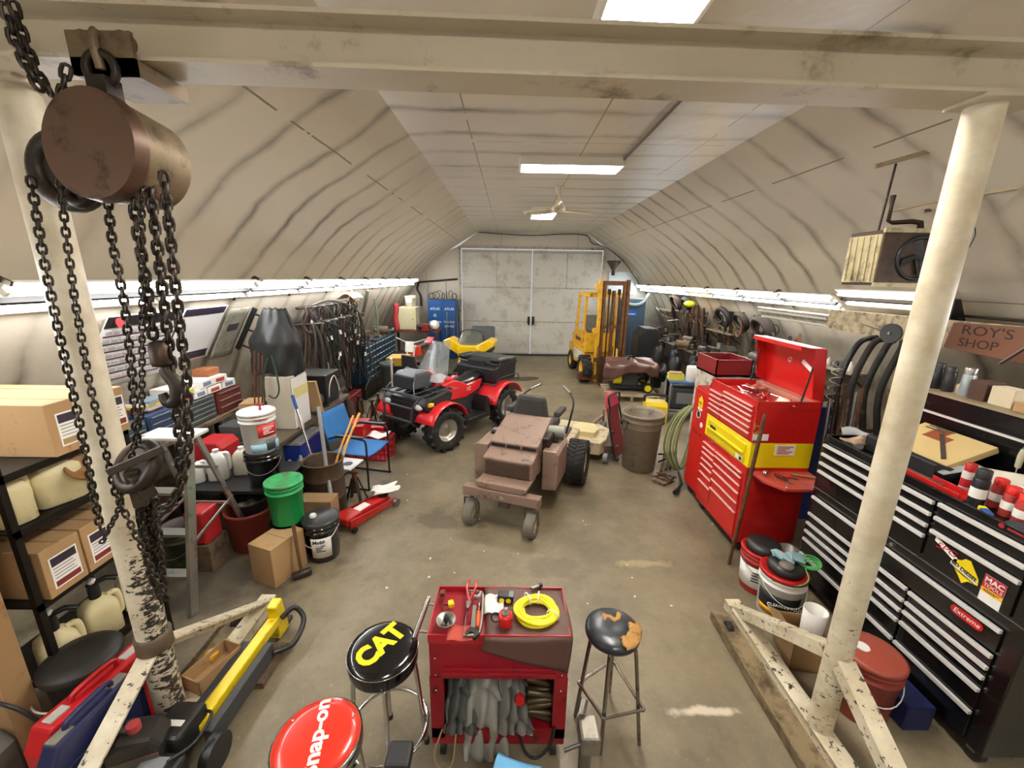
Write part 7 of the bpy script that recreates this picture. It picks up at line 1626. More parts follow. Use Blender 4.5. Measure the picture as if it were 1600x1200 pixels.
# belts and hoses hung on a wall rack
hr = T('hanging_rack', 'steel rack of prongs on the left wall carrying the belts', 'rack', (-2.92, 7.0, 1.9))
q = MB(); q.bx(-.2, -.17, -.95, .95, .1, .14); q.bx(-.3, -.27, -.95, .95, -.14, -.1); O('rail', q, dsteel, hr)
for k in range(7):
    y = -.9+.3*k
    for z in (.12, -.12): O('prong', MB().cyl((-.19-.09*(z<0), y, z), (.08+.06*(z < 0), y, z+.03), .012, n=8), steel, hr)
bl_c = [mat('belt_%d' % i, c, .75, 0, .25) for i, c in enumerate(('2b2521', '3a2f27', '22211f', '4a3a2c', '343b33', '453029'))]
cn_ = ('black', 'brown black', 'near black', 'brown', 'green black', 'red brown')
ords = ['first', 'second', 'third', 'fourth', 'fifth', 'sixth', 'seventh', 'eighth', 'ninth', 'tenth', 'eleventh', 'twelfth', 'thirteenth', 'fourteenth', 'fifteenth', 'sixteenth', 'seventeenth', 'eighteenth', 'nineteenth', 'twentieth']
for row, (z, xo, n_) in enumerate(((2.06, 0., 20), (1.82, .1, 20), (1.82, -.15, 16))):
    for i in range(n_):
        y = 6.05+1.9*(i+.5)/n_; L_ = rnd.uniform(.75, 1.35) if row else rnd.uniform(.3, .6); w_ = rnd.uniform(.03, .09)
        x = -2.92+xo*.8-rnd.uniform(0, .12)
        pts = []
        for k in range(20):
            a = 2*PI*k/20; s_ = math.sin(a)
            pts.append((x+.03*math.sin(3*a+i)+w_*.4*math.cos(a), y+w_*math.cos(a)*(.45+.55*(1-s_)/2), z-.02-L_*(1-s_)/2+rnd.uniform(-.008, .008)))
        c_ = rnd.randrange(6)
        t = T('belt', '%s belt, %s row of the left wall rack, %s from near end' % (cn_[c_], ('upper', 'lower front', 'lower back')[row], ords[i]), 'belt', (x, y, z), 0, 'belts on the left wall rack')
        q = MB(); q.tube(pts, rnd.uniform(.01, .021), 6, True); q.v = [(a-x, b_-y, c-z) for a, b_, c in q.v]; O('loop', q, bl_c[c_], t)
        if row == 1 or i % 3 == 0:
            tz = -rnd.uniform(.15, L_*.85); O('paper_tag', MB().box((.03, w_*.7, tz), (.006, .05, .075), (0, rnd.uniform(-.3, .3), rnd.uniform(-.5, .5))), paper, t)
for i, pts in enumerate(([(486,478),(520,470),(560,488),(575,540),(590,590)], [(500,500),(545,520),(560,560),(562,600)], [(540,500),(570,520),(580,575),(570,610)])):
    X('air_hose', MB().tube(smooth_path([AX(u, v, -2.75-.05*i) for u, v in pts], 6), .014), (mat('hose_grey', '5b564c', .6, 0, .15), black, gh)[i], ('long grey hose arching over the hung belts', 'black hose drooping across the hung belts', 'green hose falling at the far end of the hung belts')[i], 'hose')
X('white_guard', MB().grid(lambda u, v: (-3.02+.3*u, 7.3+.5*v, 2.1+.1*math.sin(PI*u)), 8, 4, .01), mat('guard_white', 'c7c5b0', .5, 0, .1), 'pale curved sheet metal guard above the hung belts', 'guard')
o = X('orange_cone', MB().lathe([(.07, 0), (.06, .01), (.02, .2), (.005, .21)], 14), mat('orange_plastic', 'd05a24', .35, 0, .05), 'small orange cone standing on top of the belt rack', 'cone'); o.location = (-2.92, 7.75, 2.04)
# red stands and scrap under the belts
for i, (x, y) in enumerate(((-2.55, 6.35), (-2.3, 6.6), (-2.62, 6.85), (-2.32, 7.0))):
    t = T('jack_stand', 'rusty tripod jack stand on the floor below the belts, %s from the camera' % ords[i], 'jack stand', (x, y, 0), i*.7, 'jack stands below the belts')
    for k in range(4): a = R(45+90*k); q = MB(); q.bar((.16*math.cos(a), .16*math.sin(a), 0), (.03*math.cos(a), .03*math.sin(a), .38), .03, .008); O('leg', q, rust, t)
    O('post', MB().cyl((0, 0, .2), (0, 0, .46), .02, n=10), dsteel, t); O('saddle', MB().box((0, 0, .47), (.09, .04, .02)), dsteel, t)
X('red_beam', MB().bx(-2.9, -2.75, 6.2, 7.4, .3, .45), dred, 'dark red steel beam lying low under the hung belts', 'beam', None, .01)
X('beam_block', MB().bx(-2.95, -2.7, 6.3, 7.3, 0, .3), dsteel, 'dark block carrying the red steel beam', 'block', None, .01)
X('leather_strap', MB().tube([(-2.6, 6.0, .78), (-2.45, 6.02, .6), (-2.4, 6.05, .3), (-2.42, 6.05, .02)], [.05, .06, .06, .05], 8, flat=.4), mat('leather_brown', '4a372a', .6, 0, .2), 'brown leather strap hanging off the end of the second bench', 'strap')
o = X('drain_pan', MB().lathe([(.2, 0), (.26, .06), (.27, .08), (.25, .08), (.19, .02), (.001, .02)], 28), black, 'black round drain pan heaped with tubing near the quad', 'pan'); o.location = (-2.15, 6.1, .02)
for i in range(3):
    o = X('wire_coil', MB().torus((0, 0, 0), .17-.03*i, .012, Matrix.Rotation(.2*i, 4, 'X'), 26, 6), bl_c[4], 'coil of dull tubing in the black drain pan, %s' % ('outermost', 'middle', 'innermost')[i], 'coil', 'coils in the drain pan'); o.location = (-2.15, 6.1, .11+.03*i)
o = X('green_can', MB().lathe([(.12, 0), (.13, .02), (.13, .18), (.08, .22)], 20), mat('can_green', '355a48', .5, 0, .15), 'dull green round can beside the black drain pan', 'can'); o.location = (-2.3, 5.85, .0)
# scrap heaped on the rest of the second bench
def heap(n, xr, yr, z, labels, grp, seed):
    r_ = random.Random(seed); hm = [dsteel, rust, mat('worn_steel', '6d6860', .45, .6, .25), mat('scrap_brown', '5a4836', .65, .3, .3), mat('scrap_grey', '514d46', .5, .5, .25), black]
    kinds = ['pipe', 'gear', 'bracket', 'motor', 'flange', 'bolt', 'block', 'coupling']
    its = sorted([(r_.uniform(*yr), r_.uniform(*xr)) for _ in range(n)])
    for i, (y, x) in enumerate(its):
        k = kinds[i % 8]; s_ = r_.uniform(1., 1.9); q = MB(); m_ = r_.choice(hm); a = r_.uniform(0, 6)
        if k == 'pipe': q.tube([(-.14, 0, .03), (.05, 0, .03), (.09, .03, .04), (.1, .1, .06)], .02, 8)
        elif k == 'gear':
            q.cyl((0, 0, 0), (0, 0, .03), .06, n=20)
            for j in range(10): aa = 2*PI*j/10; q.box((.065*math.cos(aa), .065*math.sin(aa), .015), (.02, .018, .028), (0, 0, aa))
        elif k == 'bracket': q.bx(-.1, .1, -.03, .03, 0, .01); q.bx(.09, .1, -.03, .03, 0, .12); q.bar((-.05, 0, .01), (.095, 0, .1), .012, .01)
        elif k == 'motor': q.cyl((-.1, 0, .06), (.08, 0, .06), .06, n=16); q.cyl((.08, 0, .06), (.14, 0, .06), .012, n=8); q.bx(-.08, .06, -.05, .05, 0, .02)
        elif k == 'flange': q.lathe([(.03, 0), (.08, 0), (.08, .015), (.045, .02), (.04, .07), (.03, .07)], 20)
        elif k == 'bolt': q.cyl((-.1, 0, .014), (.08, 0, .014), .01, n=8); q.cyl((.08, 0, .014), (.1, 0, .014), .018, n=6)
        elif k == 'block': q.prism([(-.08, 0), (.08, 0), (.08, .05), (.03, .09), (-.05, .09), (-.08, .06)], 'y', -.05, .05)
        else: q.lathe([(.02, 0), (.04, .005), (.04, .04), (.03, .045), (.03, .09), (.02, .09)], 16)
        o = X(k, q, m_, '%s %s, %s from near end' % (labels, k, ords[i] if i < 20 else 'last'), k, grp); o.location = (x, y, z); o.rotation_euler = (0, 0, a); o.scale = (s_,)*3
heap(16, (-3.05, -2.55), (5.0, 5.4), .762, 'rusty scrap on the second left bench,', 'scrap on the second left bench', 3)
# blue bolt drawers
bd_ = T('bolt_cabinet', 'long blue bolt drawer cabinet on the left beyond the belts', 'cabinet', (-3.05, 9.2, .35)); bdm = mat('bolt_blue', '1f3f55', .4, .2, .12); 
q = W(bd_); q.bx(-3.3, -2.9, 8.1, 10.3, .35, 1.15); O('case', q, bdm, bd_, .006); q = W(bd_); q.bx(-3.3, -2.95, 8.15, 10.25, 0, .35); O('stand', q, dsteel, bd_)
for r_ in range(6):
    for c in range(10):
        q = W(bd_); y = 8.12+.218*c; z = .37+.128*r_; q.bx(-2.9, -2.885, y, y+.2, z, z+.115); o = O('drawer', q, bdm, bd_)
        q = W(bd_); q.bx(-2.885, -2.875, y+.03, y+.17, z+.07, z+.085); O('label_strip', q, mat('pale_strip', 'b9c0c0', .5, 0, .1), o)
heap(18, (-3.25, -2.95), (8.2, 10.2), 1.152, 'scrap part on the blue bolt cabinet,', 'parts on the blue bolt cabinet', 5)
X('wall_pipe', MB().tube(smooth_path([(-3.0, 9.3, 1.15), (-2.98, 9.32, 1.6), (-3.02, 9.35, 2.0)], 4), .03), mat('pipe_green', '5a6650', .55, 0, .15), 'dull green pipe standing on the blue bolt cabinet', 'pipe')
X('hanging_wire_bundle', MB().tube(smooth_path([wall_pt(8.9, 2.2, .05), wall_pt(9.0, 1.9, .12), wall_pt(9.15, 1.65, .15), wall_pt(9.1, 1.9, .1), wall_pt(8.9, 2.2, .06)], 6), .03), mat('wire_grey', '6d655a', .6, .2, .25), 'bundle of grey wire hung on the left wall above the blue cabinet', 'wire')
X('grey_tube', MB().lathe([(.1, 0), (.11, .02), (.11, .75), (.14, .78), (.14, .85), (.12, .85), (.1, .8)], 22), mat('tube_slate', '3d4443', .5, .1, .15), 'dark slate upright tube near the white pole', 'tube').location = (-2.42, 7.95, 0)
X('white_pole', MB().cyl((-2.2, 7.5, 0), (-2.05, 7.0, 1.12), .02, n=10), mat('pole_white', 'e8e6df', .4, 0, .03), 'white pole leaning upright behind the left wheel of the quad', 'pole')
# stack of yellow black boxes, stool, bike
for i in range(3): box_tool('yellow_crate', (.42, .5, .17), (-2.4, 8.75+.02*i, .3+.175*i), (mat('crate_amber', 'b08a24', .5, 0, .12), black, MATS.get('crate_amber') or black)[i], 'flat yellow brown case in the stack near the dirt bike, %s' % ('lowest', 'middle', 'topmost')[i], 'case')
X('crate_stand', MB().bx(-2.6, -2.2, 8.5, 9.0, 0, .3), dwood, 'low wooden stand under the stacked yellow brown cases', 'stand')
sk = T('sack', 'tan canvas sack slumped beside the stacked cases', 'sack', (-1.98, 7.72, 0)); q = MB(); q.ball((0, 0, .2), (.22, .2, .24), 16); q.v = [(a*(1+.1*math.sin(c*20)), b_*(1+.1*math.sin(a*30)), max(0, c)) for a, b_, c in q.v]; O('bag', q, mat('canvas_tan', '6f6450', .85, 0, .2), sk)
tc_ = T('shop_chair', 'small black backed shop chair beside the dirt bike', 'chair', (-1.95, 8.3, 0), R(150)); O('seat', MB().box((0, 0, .5), (.36, .36, .05)), black, tc_, .02); O('backrest', MB().box((0, .18, .82), (.36, .05, .28)), mat('chair_brown_black', '2a2622', .6, 0, .15), tc_, .03); O('post', MB().cyl((0, .0, .02), (0, 0, .48), .03, n=12), rust, tc_); O('base', MB().cyl((0, 0, 0), (0, 0, .03), .2, n=20), dsteel, tc_); O('back_stem', MB().tube([(0, .1, .5), (0, .2, .6), (0, .19, .75)], .014), dsteel, tc_)
bk_ = T('dirt_bike', 'red and white dirt bike parked against the far left benches', 'motorcycle', (-2.2, 9.75, 0), R(-8))
for y in (-.62, .62):
    q = MB(); q.torus((0, y, .3), .24, .06, Matrix.Rotation(R(90), 4, 'Y'), 30, 8); w_ = O('tyre', q, rubber, bk_); q = MB(); q.torus((0, y, .3), .18, .014, Matrix.Rotation(R(90), 4, 'Y'), 26, 6); q.cyl((-.05, y, .3), (.05, y, .3), .035, n=12)
    for k in range(8): a = PI*k/8; q.cyl((0, y-.18*math.cos(a), .3-.18*math.sin(a)), (0, y+.18*math.cos(a), .3+.18*math.sin(a)), .003, n=4)
    O('rim', q, steel, w_)
O('engine', MB().box((0, .05, .38), (.2, .3, .28)), dsteel, bk_, .03); O('frame', MB().tube(smooth_path([(0, -.35, .85), (0, -.2, .55), (0, .05, .25), (0, .3, .35), (0, .45, .7), (0, -.3, .82)], 4), .02), MATS['print_red'], bk_)
O('seat', MB().prism([(-.1, .78), (.75, .82), (.78, .87), (.2, .88), (-.1, .9)], 'x', -.08, .08), black, bk_, .02); O('tank', MB().prism([(-.38, .7), (-.05, .68), (-.08, .92), (-.34, .95)], 'x', -.12, .12), ar, bk_, .03)
for s_ in (-1, 1): O('fork_leg', MB().tube([(s_*.08, -.62, .3), (s_*.08, -.42, .98)], .022, 8), white, bk_)
O('number_plate', MB().box((0, -.52, .95), (.2, .02, .24), (R(-15), 0, 0)), white, bk_, .01); O('front_fender', MB().prism([(-.95, .62), (-.4, .68), (-.4, .7), (-.95, .65)], 'x', -.09, .09), white, bk_, .005); O('rear_fender', MB().prism([(.5, .78), (1.0, .95), (1.0, .97), (.5, .82)], 'x', -.09, .09), ar, bk_, .005)
O('handlebar', MB().tube(smooth_path([(-.38, -.35, 1.12), (-.15, -.42, 1.05), (0, -.44, 1.02), (.15, -.42, 1.05), (.38, -.35, 1.12)], 4), .013), steel, bk_)
# far left corner
cc = T('cream_cabinet', 'cream metal cabinet on a bench in the far left corner', 'cabinet', (-2.86, 11.7, 1.05)); O('body', MB().bx(-.25, .25, -.2, .25, 0, .62), mat('cab_cream', 'c9c29a', .45, .1, .08), cc, .01); O('door', MB().bx(-.23, .2, -.212, -.2, .02, .6), MATS['cab_cream'], cc, .004); O('knob', MB().ball((.16, -.22, .3), .015, 8), dsteel, cc)
pail('cream bucket on top of the cream corner cabinet', (-2.8, 11.75, 1.672), .16, .3, mat('pail_cream', 'd5ccb2', .5, 0, .1), None, bail=False, label_band=(R(220), R(300), paper))
X('red_coat', MB().grid(lambda u, v: (-3.22+.14*u+.02*math.sin(v*9), 11.45+.05*math.sin(u*9), 1.75-.75*v+.04*u), 8, 12, .03), mat('coat_red', 'b0323a', .85, 0, .15), 'red coat hanging beside the cream corner cabinet', 'coat')
b3 = bench('dark red workbench in the far left corner', -3.35, -2.0, 11.4, 12.2, 1.04, mat('bench_red', '6b2a26', .5, 0, .2))
heap(14, (-2.55, -2.05), (11.45, 12.1), 1.042, 'rusty part on the far red bench,', 'parts on the far red bench', 8)
o = X('white_helmet', MB().ball((0, 0, .13), (.14, .16, .14), 18), mat('helmet_white', 'dcdad4', .35, 0, .05), 'round white bag sitting at the end of the far red bench', 'bag'); o.location = (-2.12, 11.6, 1.04)
X('red_vise', MB().prism([(-2.45, 1.04), (-2.2, 1.04), (-2.25, 1.15), (-2.2, 1.24), (-2.45, 1.24), (-2.4, 1.15)], 'y', 11.3, 11.42), dred, 'dark red vise on the front edge of the far red bench', 'vise', None, .01)
at = T('parts_cabinet', 'tall blue steel cabinet with white lettering beside the double doors', 'cabinet', (-2.08, 12.95, 0))
ab = mat('cabinet_blue', '174e8a', .38, .1, .08)
O('body', MB().bx(-.44, .44, -.2, .3, 0, 1.82), ab, at, .008)
for s_ in (-1, 1):
    d0 = O('door', MB().bx(min(s_*.43, s_*.01), max(s_*.43, s_*.01), -.215, -.2, .04, 1.78), ab, at, .004)
    lw = mat('letter_pale', 'd5dde6', .5, 0, 0)
    for s, z, sz in ((('ATLAS', 1.55, .1), ('IGNITION', 1.15, .085), ('PARTS', 1.02, .09), ('ATLAS', .5, .09)) if s_ < 0 else (('ATLAS', 1.55, .1), ('TUNE UP', 1.15, .085), ('SERVICE', 1.02, .085), ('ATLAS', .5, .09))): text(s, sz, lw, d0, (s_*.22, -.2165, z), FACE_N, depth=.001, bold=.002)
    if s_ < 0: q = MB(); q.torus((-.22, -.217, 1.35), .035, .012, Matrix.Rotation(R(90), 4, 'X'), 18, 6); O('emblem', q, lw, d0)
for i in range(7):
    o = X('wire_loop', MB().torus((0, 0, .1), .09+.02*(i % 3), .012, Matrix.Rotation(R(90), 4, 'X') @ Matrix.Rotation(R(25*i), 4, 'Y'), 22, 6), (dsteel, rust, steel)[i % 3], 'wire or hose loop heaped on the blue lettered cabinet, %s from the left' % ords[i], 'loop', 'loops on the blue cabinet'); o.location = (-2.42+.115*i, 12.95+.06*(i % 2), 1.822)
for i, (x, l) in enumerate(((-1.95, 1.45), (-1.88, 1.2), (-1.72, 1.4))): X('steel_bar', MB().cyl((x, 12.55, 0), (x+.02, 12.73, l), .014, n=8), (steel, rust, dwood)[i], 'long bar leaning on the blue lettered cabinet, %s' % ('the left one', 'the middle one', 'the brown right one')[i], 'bar')
X('gable_pipe', MB().tube([AY(652,441,13.45), AY(680,439,13.45), AY(715,436,13.45)], .03), mat('pipe_rust', '3f2a22', .6, .3, .2), 'dark horizontal pipe fixed on the far wall above the blue cabinet', 'pipe')
X('bent_pipe', MB().tube(smooth_path([AY(654,442,13.4), AY(652,452,13.4), AY(657,462,13.4), AY(658,478,13.4)], 5), .035), black, 'black bent pipe dropping on the far wall left of the blue cabinet', 'pipe')
X('drop_pipe', MB().cyl(AY(669,440,13.42), AY(669,472,13.42), .012), steel, 'thin drop pipe above the left side of the blue cabinet', 'pipe')
X('drop_rod', MB().cyl(AY(697,438,13.42), AY(697,470,13.42), .012), steel, 'thin drop rod above the right side of the blue cabinet', 'rod')
# ------------------------------------------------------------ right middle
tcn = T('trash_can', 'taupe plastic trash can with swing handles in the right middle of the floor', 'trash can', (1.8, 5.19, 0)); tm_ = mat('can_taupe', '857a68', .5, 0, .12, dirt='544a3e', damt=.2)
O('body', MB().lathe([(.2, 0), (.215, .01), (.255, .68), (.27, .69), (.275, .71), (.26, .76), (.28, .77), (.285, .8), (.268, .8), (.25, .6), (.21, .1), (.01, .08)], 40), tm_, tcn)
for a in (200, 20): 
    c = R(a); q = MB(); p = Vector((.29*math.cos(c), .29*math.sin(c), .7)); u = Vector((-math.sin(c), math.cos(c), 0)); q.tube(smooth_path([p+u*.07, p+u*.06+Vector((.01*math.cos(c), 0, -.09)), p-u*.06+Vector((.01*math.cos(c), 0, -.09)), p-u*.07], 4), .01, 8); q.bar(p+u*.08, p-u*.08, .03, .03); O('swing_handle', q, mat('handle_bronze', '4a4034', .45, .3, .1), tcn)
crp = T('creeper', 'red mechanic creeper standing on end against the taupe trash can', 'creeper', (1.62, 5.45, 0), R(52)); 
Mt = Matrix.Rotation(R(-14), 4, 'X')
q = MB(); q.T = Mt; q.box((0, 0, .42), (.34, .03, .72)); O('pad', q, mat('creeper_red', '8d2f30', .5, 0, .15), crp, .01)
q = MB(); q.T = Mt; q.prism([(-.16, .78), (.16, .78), (.12, .98), (-.12, .98)], 'y', -.05, .03); O('headrest', q, mat('creeper_pad', 'b3324a', .55, 0, .1), crp, .02)
q = MB(); q.T = Mt; q.tube(smooth_path([(-.2, -.02, .04), (-.2, -.02, .6), (-.15, -.04, .8), (-.17, -.06, .95), (.17, -.06, .95), (.15, -.04, .8), (.2, -.02, .6), (.2, -.02, .04)], 4), .014, 8); O('frame', q, black, crp)
for x in (-.2, .2):
    for z in (.06, .45): q = MB(); q.T = Mt; q.ball((x, -.05, z), .03, 10); O('caster', q, black, crp)
yb = T('tool_box', 'yellow and black portable tool box on the floor behind the trash can', 'tool box', (2.7, 7.2, 0), R(-10)); yb2 = mat('box_yellow', 'e0c01c', .4, 0, .06)
O('body', MB().prism([(-.2, 0), (.2, 0), (.2, .3), (.12, .36), (-.12, .36), (-.2, .3)], 'x', -.19, .19), yb2, yb, .015); O('handle', MB().tube(smooth_path([(-.19, 0, .34), (-.17, 0, .46), (.17, 0, .46), (.19, 0, .34)], 4), .025, 8), black, yb); q = MB(); q.bx(-.1, .1, -.205, -.198, .1, .2); pb = O('face_panel', q, black, yb); bars(pb, (0, -.2055, .15), FACE_N, .15, .05, 1, yb2)
gc = T('utility_cart', 'blue topped steel frame cart with a generator inside beyond the trash can', 'cart', (3.26, 7.35, 0), R(-12))
O('top', MB().bx(-.3, .3, -.25, .25, .7, .73), mat('cart_blue', '3b5f9c', .45, 0, .1), gc, .006)
for x in (-.28, .28):
    q = MB(); q.tube(smooth_path([(x, -.24, .02), (x, -.24, .6), (x, -.2, .7), (x, .2, .7), (x, .24, .6), (x, .24, .02)], 4), .016, 8); O('side_frame', q, mat('frame_grey', '9aa0a4', .35, .5, .1), gc)
for y in (-.24, .24): O('cross_bar', MB().tube([(-.28, y, .2), (.28, y, .2)], .014, 8), MATS['frame_grey'], gc)
O('generator_body', MB().box((0, 0, .4), (.46, .38, .4)), dgrey, gc, .03); O('control_panel', MB().box((0, -.2, .42), (.3, .02, .2)), grey, gc); O('base', MB().bx(-.3, .3, -.25, .25, .16, .19), dgrey, gc)
t = T('carton_tray', 'yellow and white carton of small parts on the blue topped cart', 'carton', (3.08, 7.36, .732), R(-10)); O('body', MB().bx(-.13, .13, -.1, .1, 0, .11), mat('carton_lemon', 'dcd04a', .6, 0, .08), t); O('contents', MB().box((0, 0, .12), (.22, .16, .04)), card, t, .01)
t = T('paper_towel_roll', 'upright white paper towel roll on the blue topped cart', 'paper roll', (3.32, 7.22, .732)); O('roll', MB().lathe([(.1, 0), (.105, .005), (.105, .27), (.1, .275), (.03, .275), (.03, .2)], 26), mat('towel_white', 'efece5', .85, 0, .03), t); O('core', MB().cyl((0, 0, .2), (0, 0, .274), .028), card2, t)
for k in range(5):
    pts = [(2.26-.02*k+.01*math.sin(k), 4.66+.03*k, 1.12-.03*k), (2.12-.02*k, 4.72+.03*k, .8), (2.1-.025*k, 4.74+.03*k, .4), (2.2, 4.74+.03*k, .2-.02*k), (2.3, 4.72+.03*k, .5), (2.34, 4.7+.03*k, 1.0)]
    X('hose_loop', MB().tube(smooth_path(pts, 6), .013), (mat('hose_olive', '6f7045', .5, 0, .15), mat('hose_lime', '8f9a6a', .5, 0, .1))[k % 2], 'olive air hose loop hanging on the red side locker, %s from the camera' % ords[k], 'hose', 'hoses on the red side locker')
X('drop_chain', MB().torus((2.05, 4.95, .03), .16, .02, None, 26, 6), rust, 'rusty chain ring lying at the foot of the hung hoses', 'chain') if False else None
q = chain([(1.85, 4.75, .03), (1.95, 4.62, .03), (2.1, 4.7, .04), (2.0, 4.85, .05), (1.88, 4.8, .06), (2.02, 4.66, .06), (2.15, 4.8, .05), (1.98, 4.95, .03)], .03, .036, .006, jitter=.8); X('floor_chain', q, rust, 'heap of rusty chain on the floor before the hung hoses', 'chain')
q = MB(); q.tube([(2.02, 4.42, .05), (2.16, 4.6, .06), (2.24, 4.9, .07)], .018, 8); q.tube([(2.0, 4.4, .05), (2.05, 4.46, .05)], .03, 8); X('air_tool', q, dsteel, 'long steel air tool lying by the foot of the red side locker', 'tool')
for i in range(3): X('floor_bar', MB().tube([(2.05+.08*i, 5.0+.05*i, .03), (2.3+.08*i, 5.55, .05+.02*i)], .016, 8), rust, 'rusty bar on the floor behind the trash can, %s' % ('left', 'middle', 'right')[i], 'bar', 'floor bars behind the trash can')
q = MB(); q.tube(smooth_path([(2.1, 5.25, .05), (2.25, 5.2, .16), (2.36, 5.32, .16), (2.28, 5.45, .08), (2.15, 5.4, .1)], 6), .014); X('cable_coil', q, black, 'black cable coil on the floor behind the trash can', 'cable')
# cylinders and bench at right
for i, (x, y, r_, h) in enumerate(((3.55, 9.6, .13, 1.05), (3.82, 9.35, .12, 1.0), (3.6, 8.7, .14, .95), (3.95, 8.6, .13, 1.0), (3.75, 8.05, .13, .98))):
    t = T('gas_cylinder', 'dark upright cylinder before the right bench, %s' % ('farthest one', 'second farthest', 'middle one', 'second nearest', 'nearest one')[i], 'cylinder', (x, y, 0), 0, 'dark cylinders before the right bench')
    O('body', MB().lathe([(r_*.95, 0), (r_, .02), (r_, h*.82), (r_*.7, h*.93), (r_*.3, h*.96)], 22), mat('cylinder_black', '17181a', .4, .2, .15) if i != 1 else mat('cylinder_navy', '1a2336', .4, .2, .15), t); O('valve', MB().lathe([(.03, h*.95), (.03, h*1.0), (.045, h*1.02), (.02, h*1.08)], 12), dsteel, t)
b4 = bench('long cluttered workbench along the right wall', 4.05, 4.75, 5.6, 12.4, .95, mat('bench_dark', '3f362b', .6, 0, .25))
for j in range(3): heap(19, (4.1+.2*j, 4.2+.2*j), (5.9, 12.2), .952, 'dark %s row scrap on the right bench,' % ('front', 'middle', 'back')[j], 'scrap on the right bench', 20+j)
def wallr(y, z, off=.05): return Vector((XC+half(z)-off, y, z))
def rack_shelf(label, y, z, l):
    t = T('wall_shelf', label, 'shelf', (4.4, y, z)); p = wallr(y, z, 0)-Vector((4.4, y, z)); O('board', MB().bx(p.x-.28, p.x-.02, -l/2, l/2, 0, .025), mat('shelf_pale', '8f8470', .6, 0, .15), t)
    for s_ in (-1, 1): O('bracket', MB().bar((p.x-.24, s_*l*.4, 0), (p.x+.02, s_*l*.4, -.2), .02, .02), dsteel, t)
    return t
rack_shelf('short pale wall shelf at the far end of the right wall', 12.0, 1.66, 1.1); rack_shelf('pale wall shelf in the middle of the right wall below the hung tyre', 9.0, 1.42, 1.2); rack_shelf('wall shelf of small bottles beyond the open red lid', 5.85, 1.3, 1.0)
for i, (y, c, h) in enumerate(((5.5, 'e3ddd4', .13), (5.62, '2a2a2c', .14), (5.75, '3a3734', .1), (5.9, 'b9b3a8', .12), (6.05, '4a2f2a', .1), (6.2, '25262a', .15))):
    o = X('bottle', MB().lathe([(.032, 0), (.036, .006), (.036, h*.65), (.014, h*.85), (.014, h)], 14), mat('shelf_bottle_%d' % i, c, .4, 0, .08), 'small bottle on the wall shelf beyond the open red lid, %s from the near end' % ords[i], 'bottle', 'bottles on the right wall shelf'); o.location = (4.7, y, 1.326)
def coil(label, y, z, r_, w_, mm, name='hose_coil', cat='coil', n=4):
    p = wallr(y, z, .1); t = wall_tilt(z); q = MB()
    for k in range(n): q.torus((-.02*k, 0, 0), r_-.012*k, w_, Matrix.Rotation(R(90), 4, 'Y') @ Matrix.Rotation(.15*k, 4, 'Z'), 26, 6, 1.25)
    o = X(name, q, mm, label, cat); o.location = p+Vector((0, 0, -r_*1.25)); o.rotation_euler = (0, -t*.8, 0); return o
coil('coil of red brown hose hung high on the right wall', 10.9, 2.0, .2, .022, bl_c[5]); coil('black coil hung beside the lime cap on the right wall', 10.3, 1.98, .16, .03, bl_c[0])
tq = coil('small black tyre hung on the right wall', 8.6, 1.8, .18, .055, rubber, 'tyre', 'tyre', 1); coil('hanging coil of heavy chain links on the right wall', 7.95, 1.78, .17, .03, dsteel, 'chain_coil', 'chain', 3); coil('large coil of dark cable on the right wall nearest the unlit fixture', 7.25, 1.75, .22, .03, bl_c[1], n=5)
o = X('lime_cap', MB().ball((0, 0, .06), (.14, .11, .08), 14), mat('lime', 'd3e02a', .6, 0, .05), 'bright lime cap hung on the right wall', 'cap'); o.location = wallr(10.05, 1.88, .25)
for i, (y, z, l) in enumerate(((9.75, 1.95, .7), (9.5, 1.9, .8), (10.6, 1.7, .6), (11.4, 1.85, .5))):
    p = wallr(y, z, .14); q = MB(); q.tube([p, p+Vector((.05, .03, -l*.5)), p+Vector((.08, -.02, -l))], [.05, .1, .05], 10, flat=.5); X('harness', q, mat('harness_brown', '3f2c20', .7, 0, .25), 'brown leather harness hung on the right wall, %s of four' % ('second from the near end', 'nearest', 'third from the near end', 'farthest')[i], 'harness', 'harness on the right wall')
p = wallr(6.95, 1.82, .12); q = MB(); q.torus(p+Vector((0, 0, -.1)), .08, .008, Matrix.Rotation(R(90), 4, 'Y'), 20, 6, 1.4); q.tube([p+Vector((0, 0, -.2)), p+Vector((0, .02, -.5))], .008); X('trouble_lamp', q, dsteel, 'caged trouble lamp hung on the right wall', 'lamp')
p = wallr(6.4, 1.72, .12); q = MB()
for k in range(5): q.tube([p, p+Vector((-.03, -.1+.05*k, -.2-.03*(k % 2)))], .014, 6)
X('tool_bunch', q, rust, 'bunch of rusty hand tools hung on one nail of the right wall', 'tools')
for i in range(4): 
    y = 11.9-.35*i; p = wallr(y, 1.5, .35); X('wall_bar', MB().tube([p, p+Vector((-.2, .2, .25-.1*i))], .018, 8), (steel, dsteel, rust, steel)[i], 'steel bar jutting from the far clutter of the right wall, %s from the far end' % ords[i], 'bar', 'bars on the far right wall')
r5 = random.Random(9)
hk_ = ['hook', 'chain_loop', 'clamp', 'hand_saw', 'tongs', 'hung_belt', 'hanging_wrench']
hung = sorted([(r5.uniform(6.2, 12.6), r5.uniform(1.1, 1.95)) for _ in range(48)])
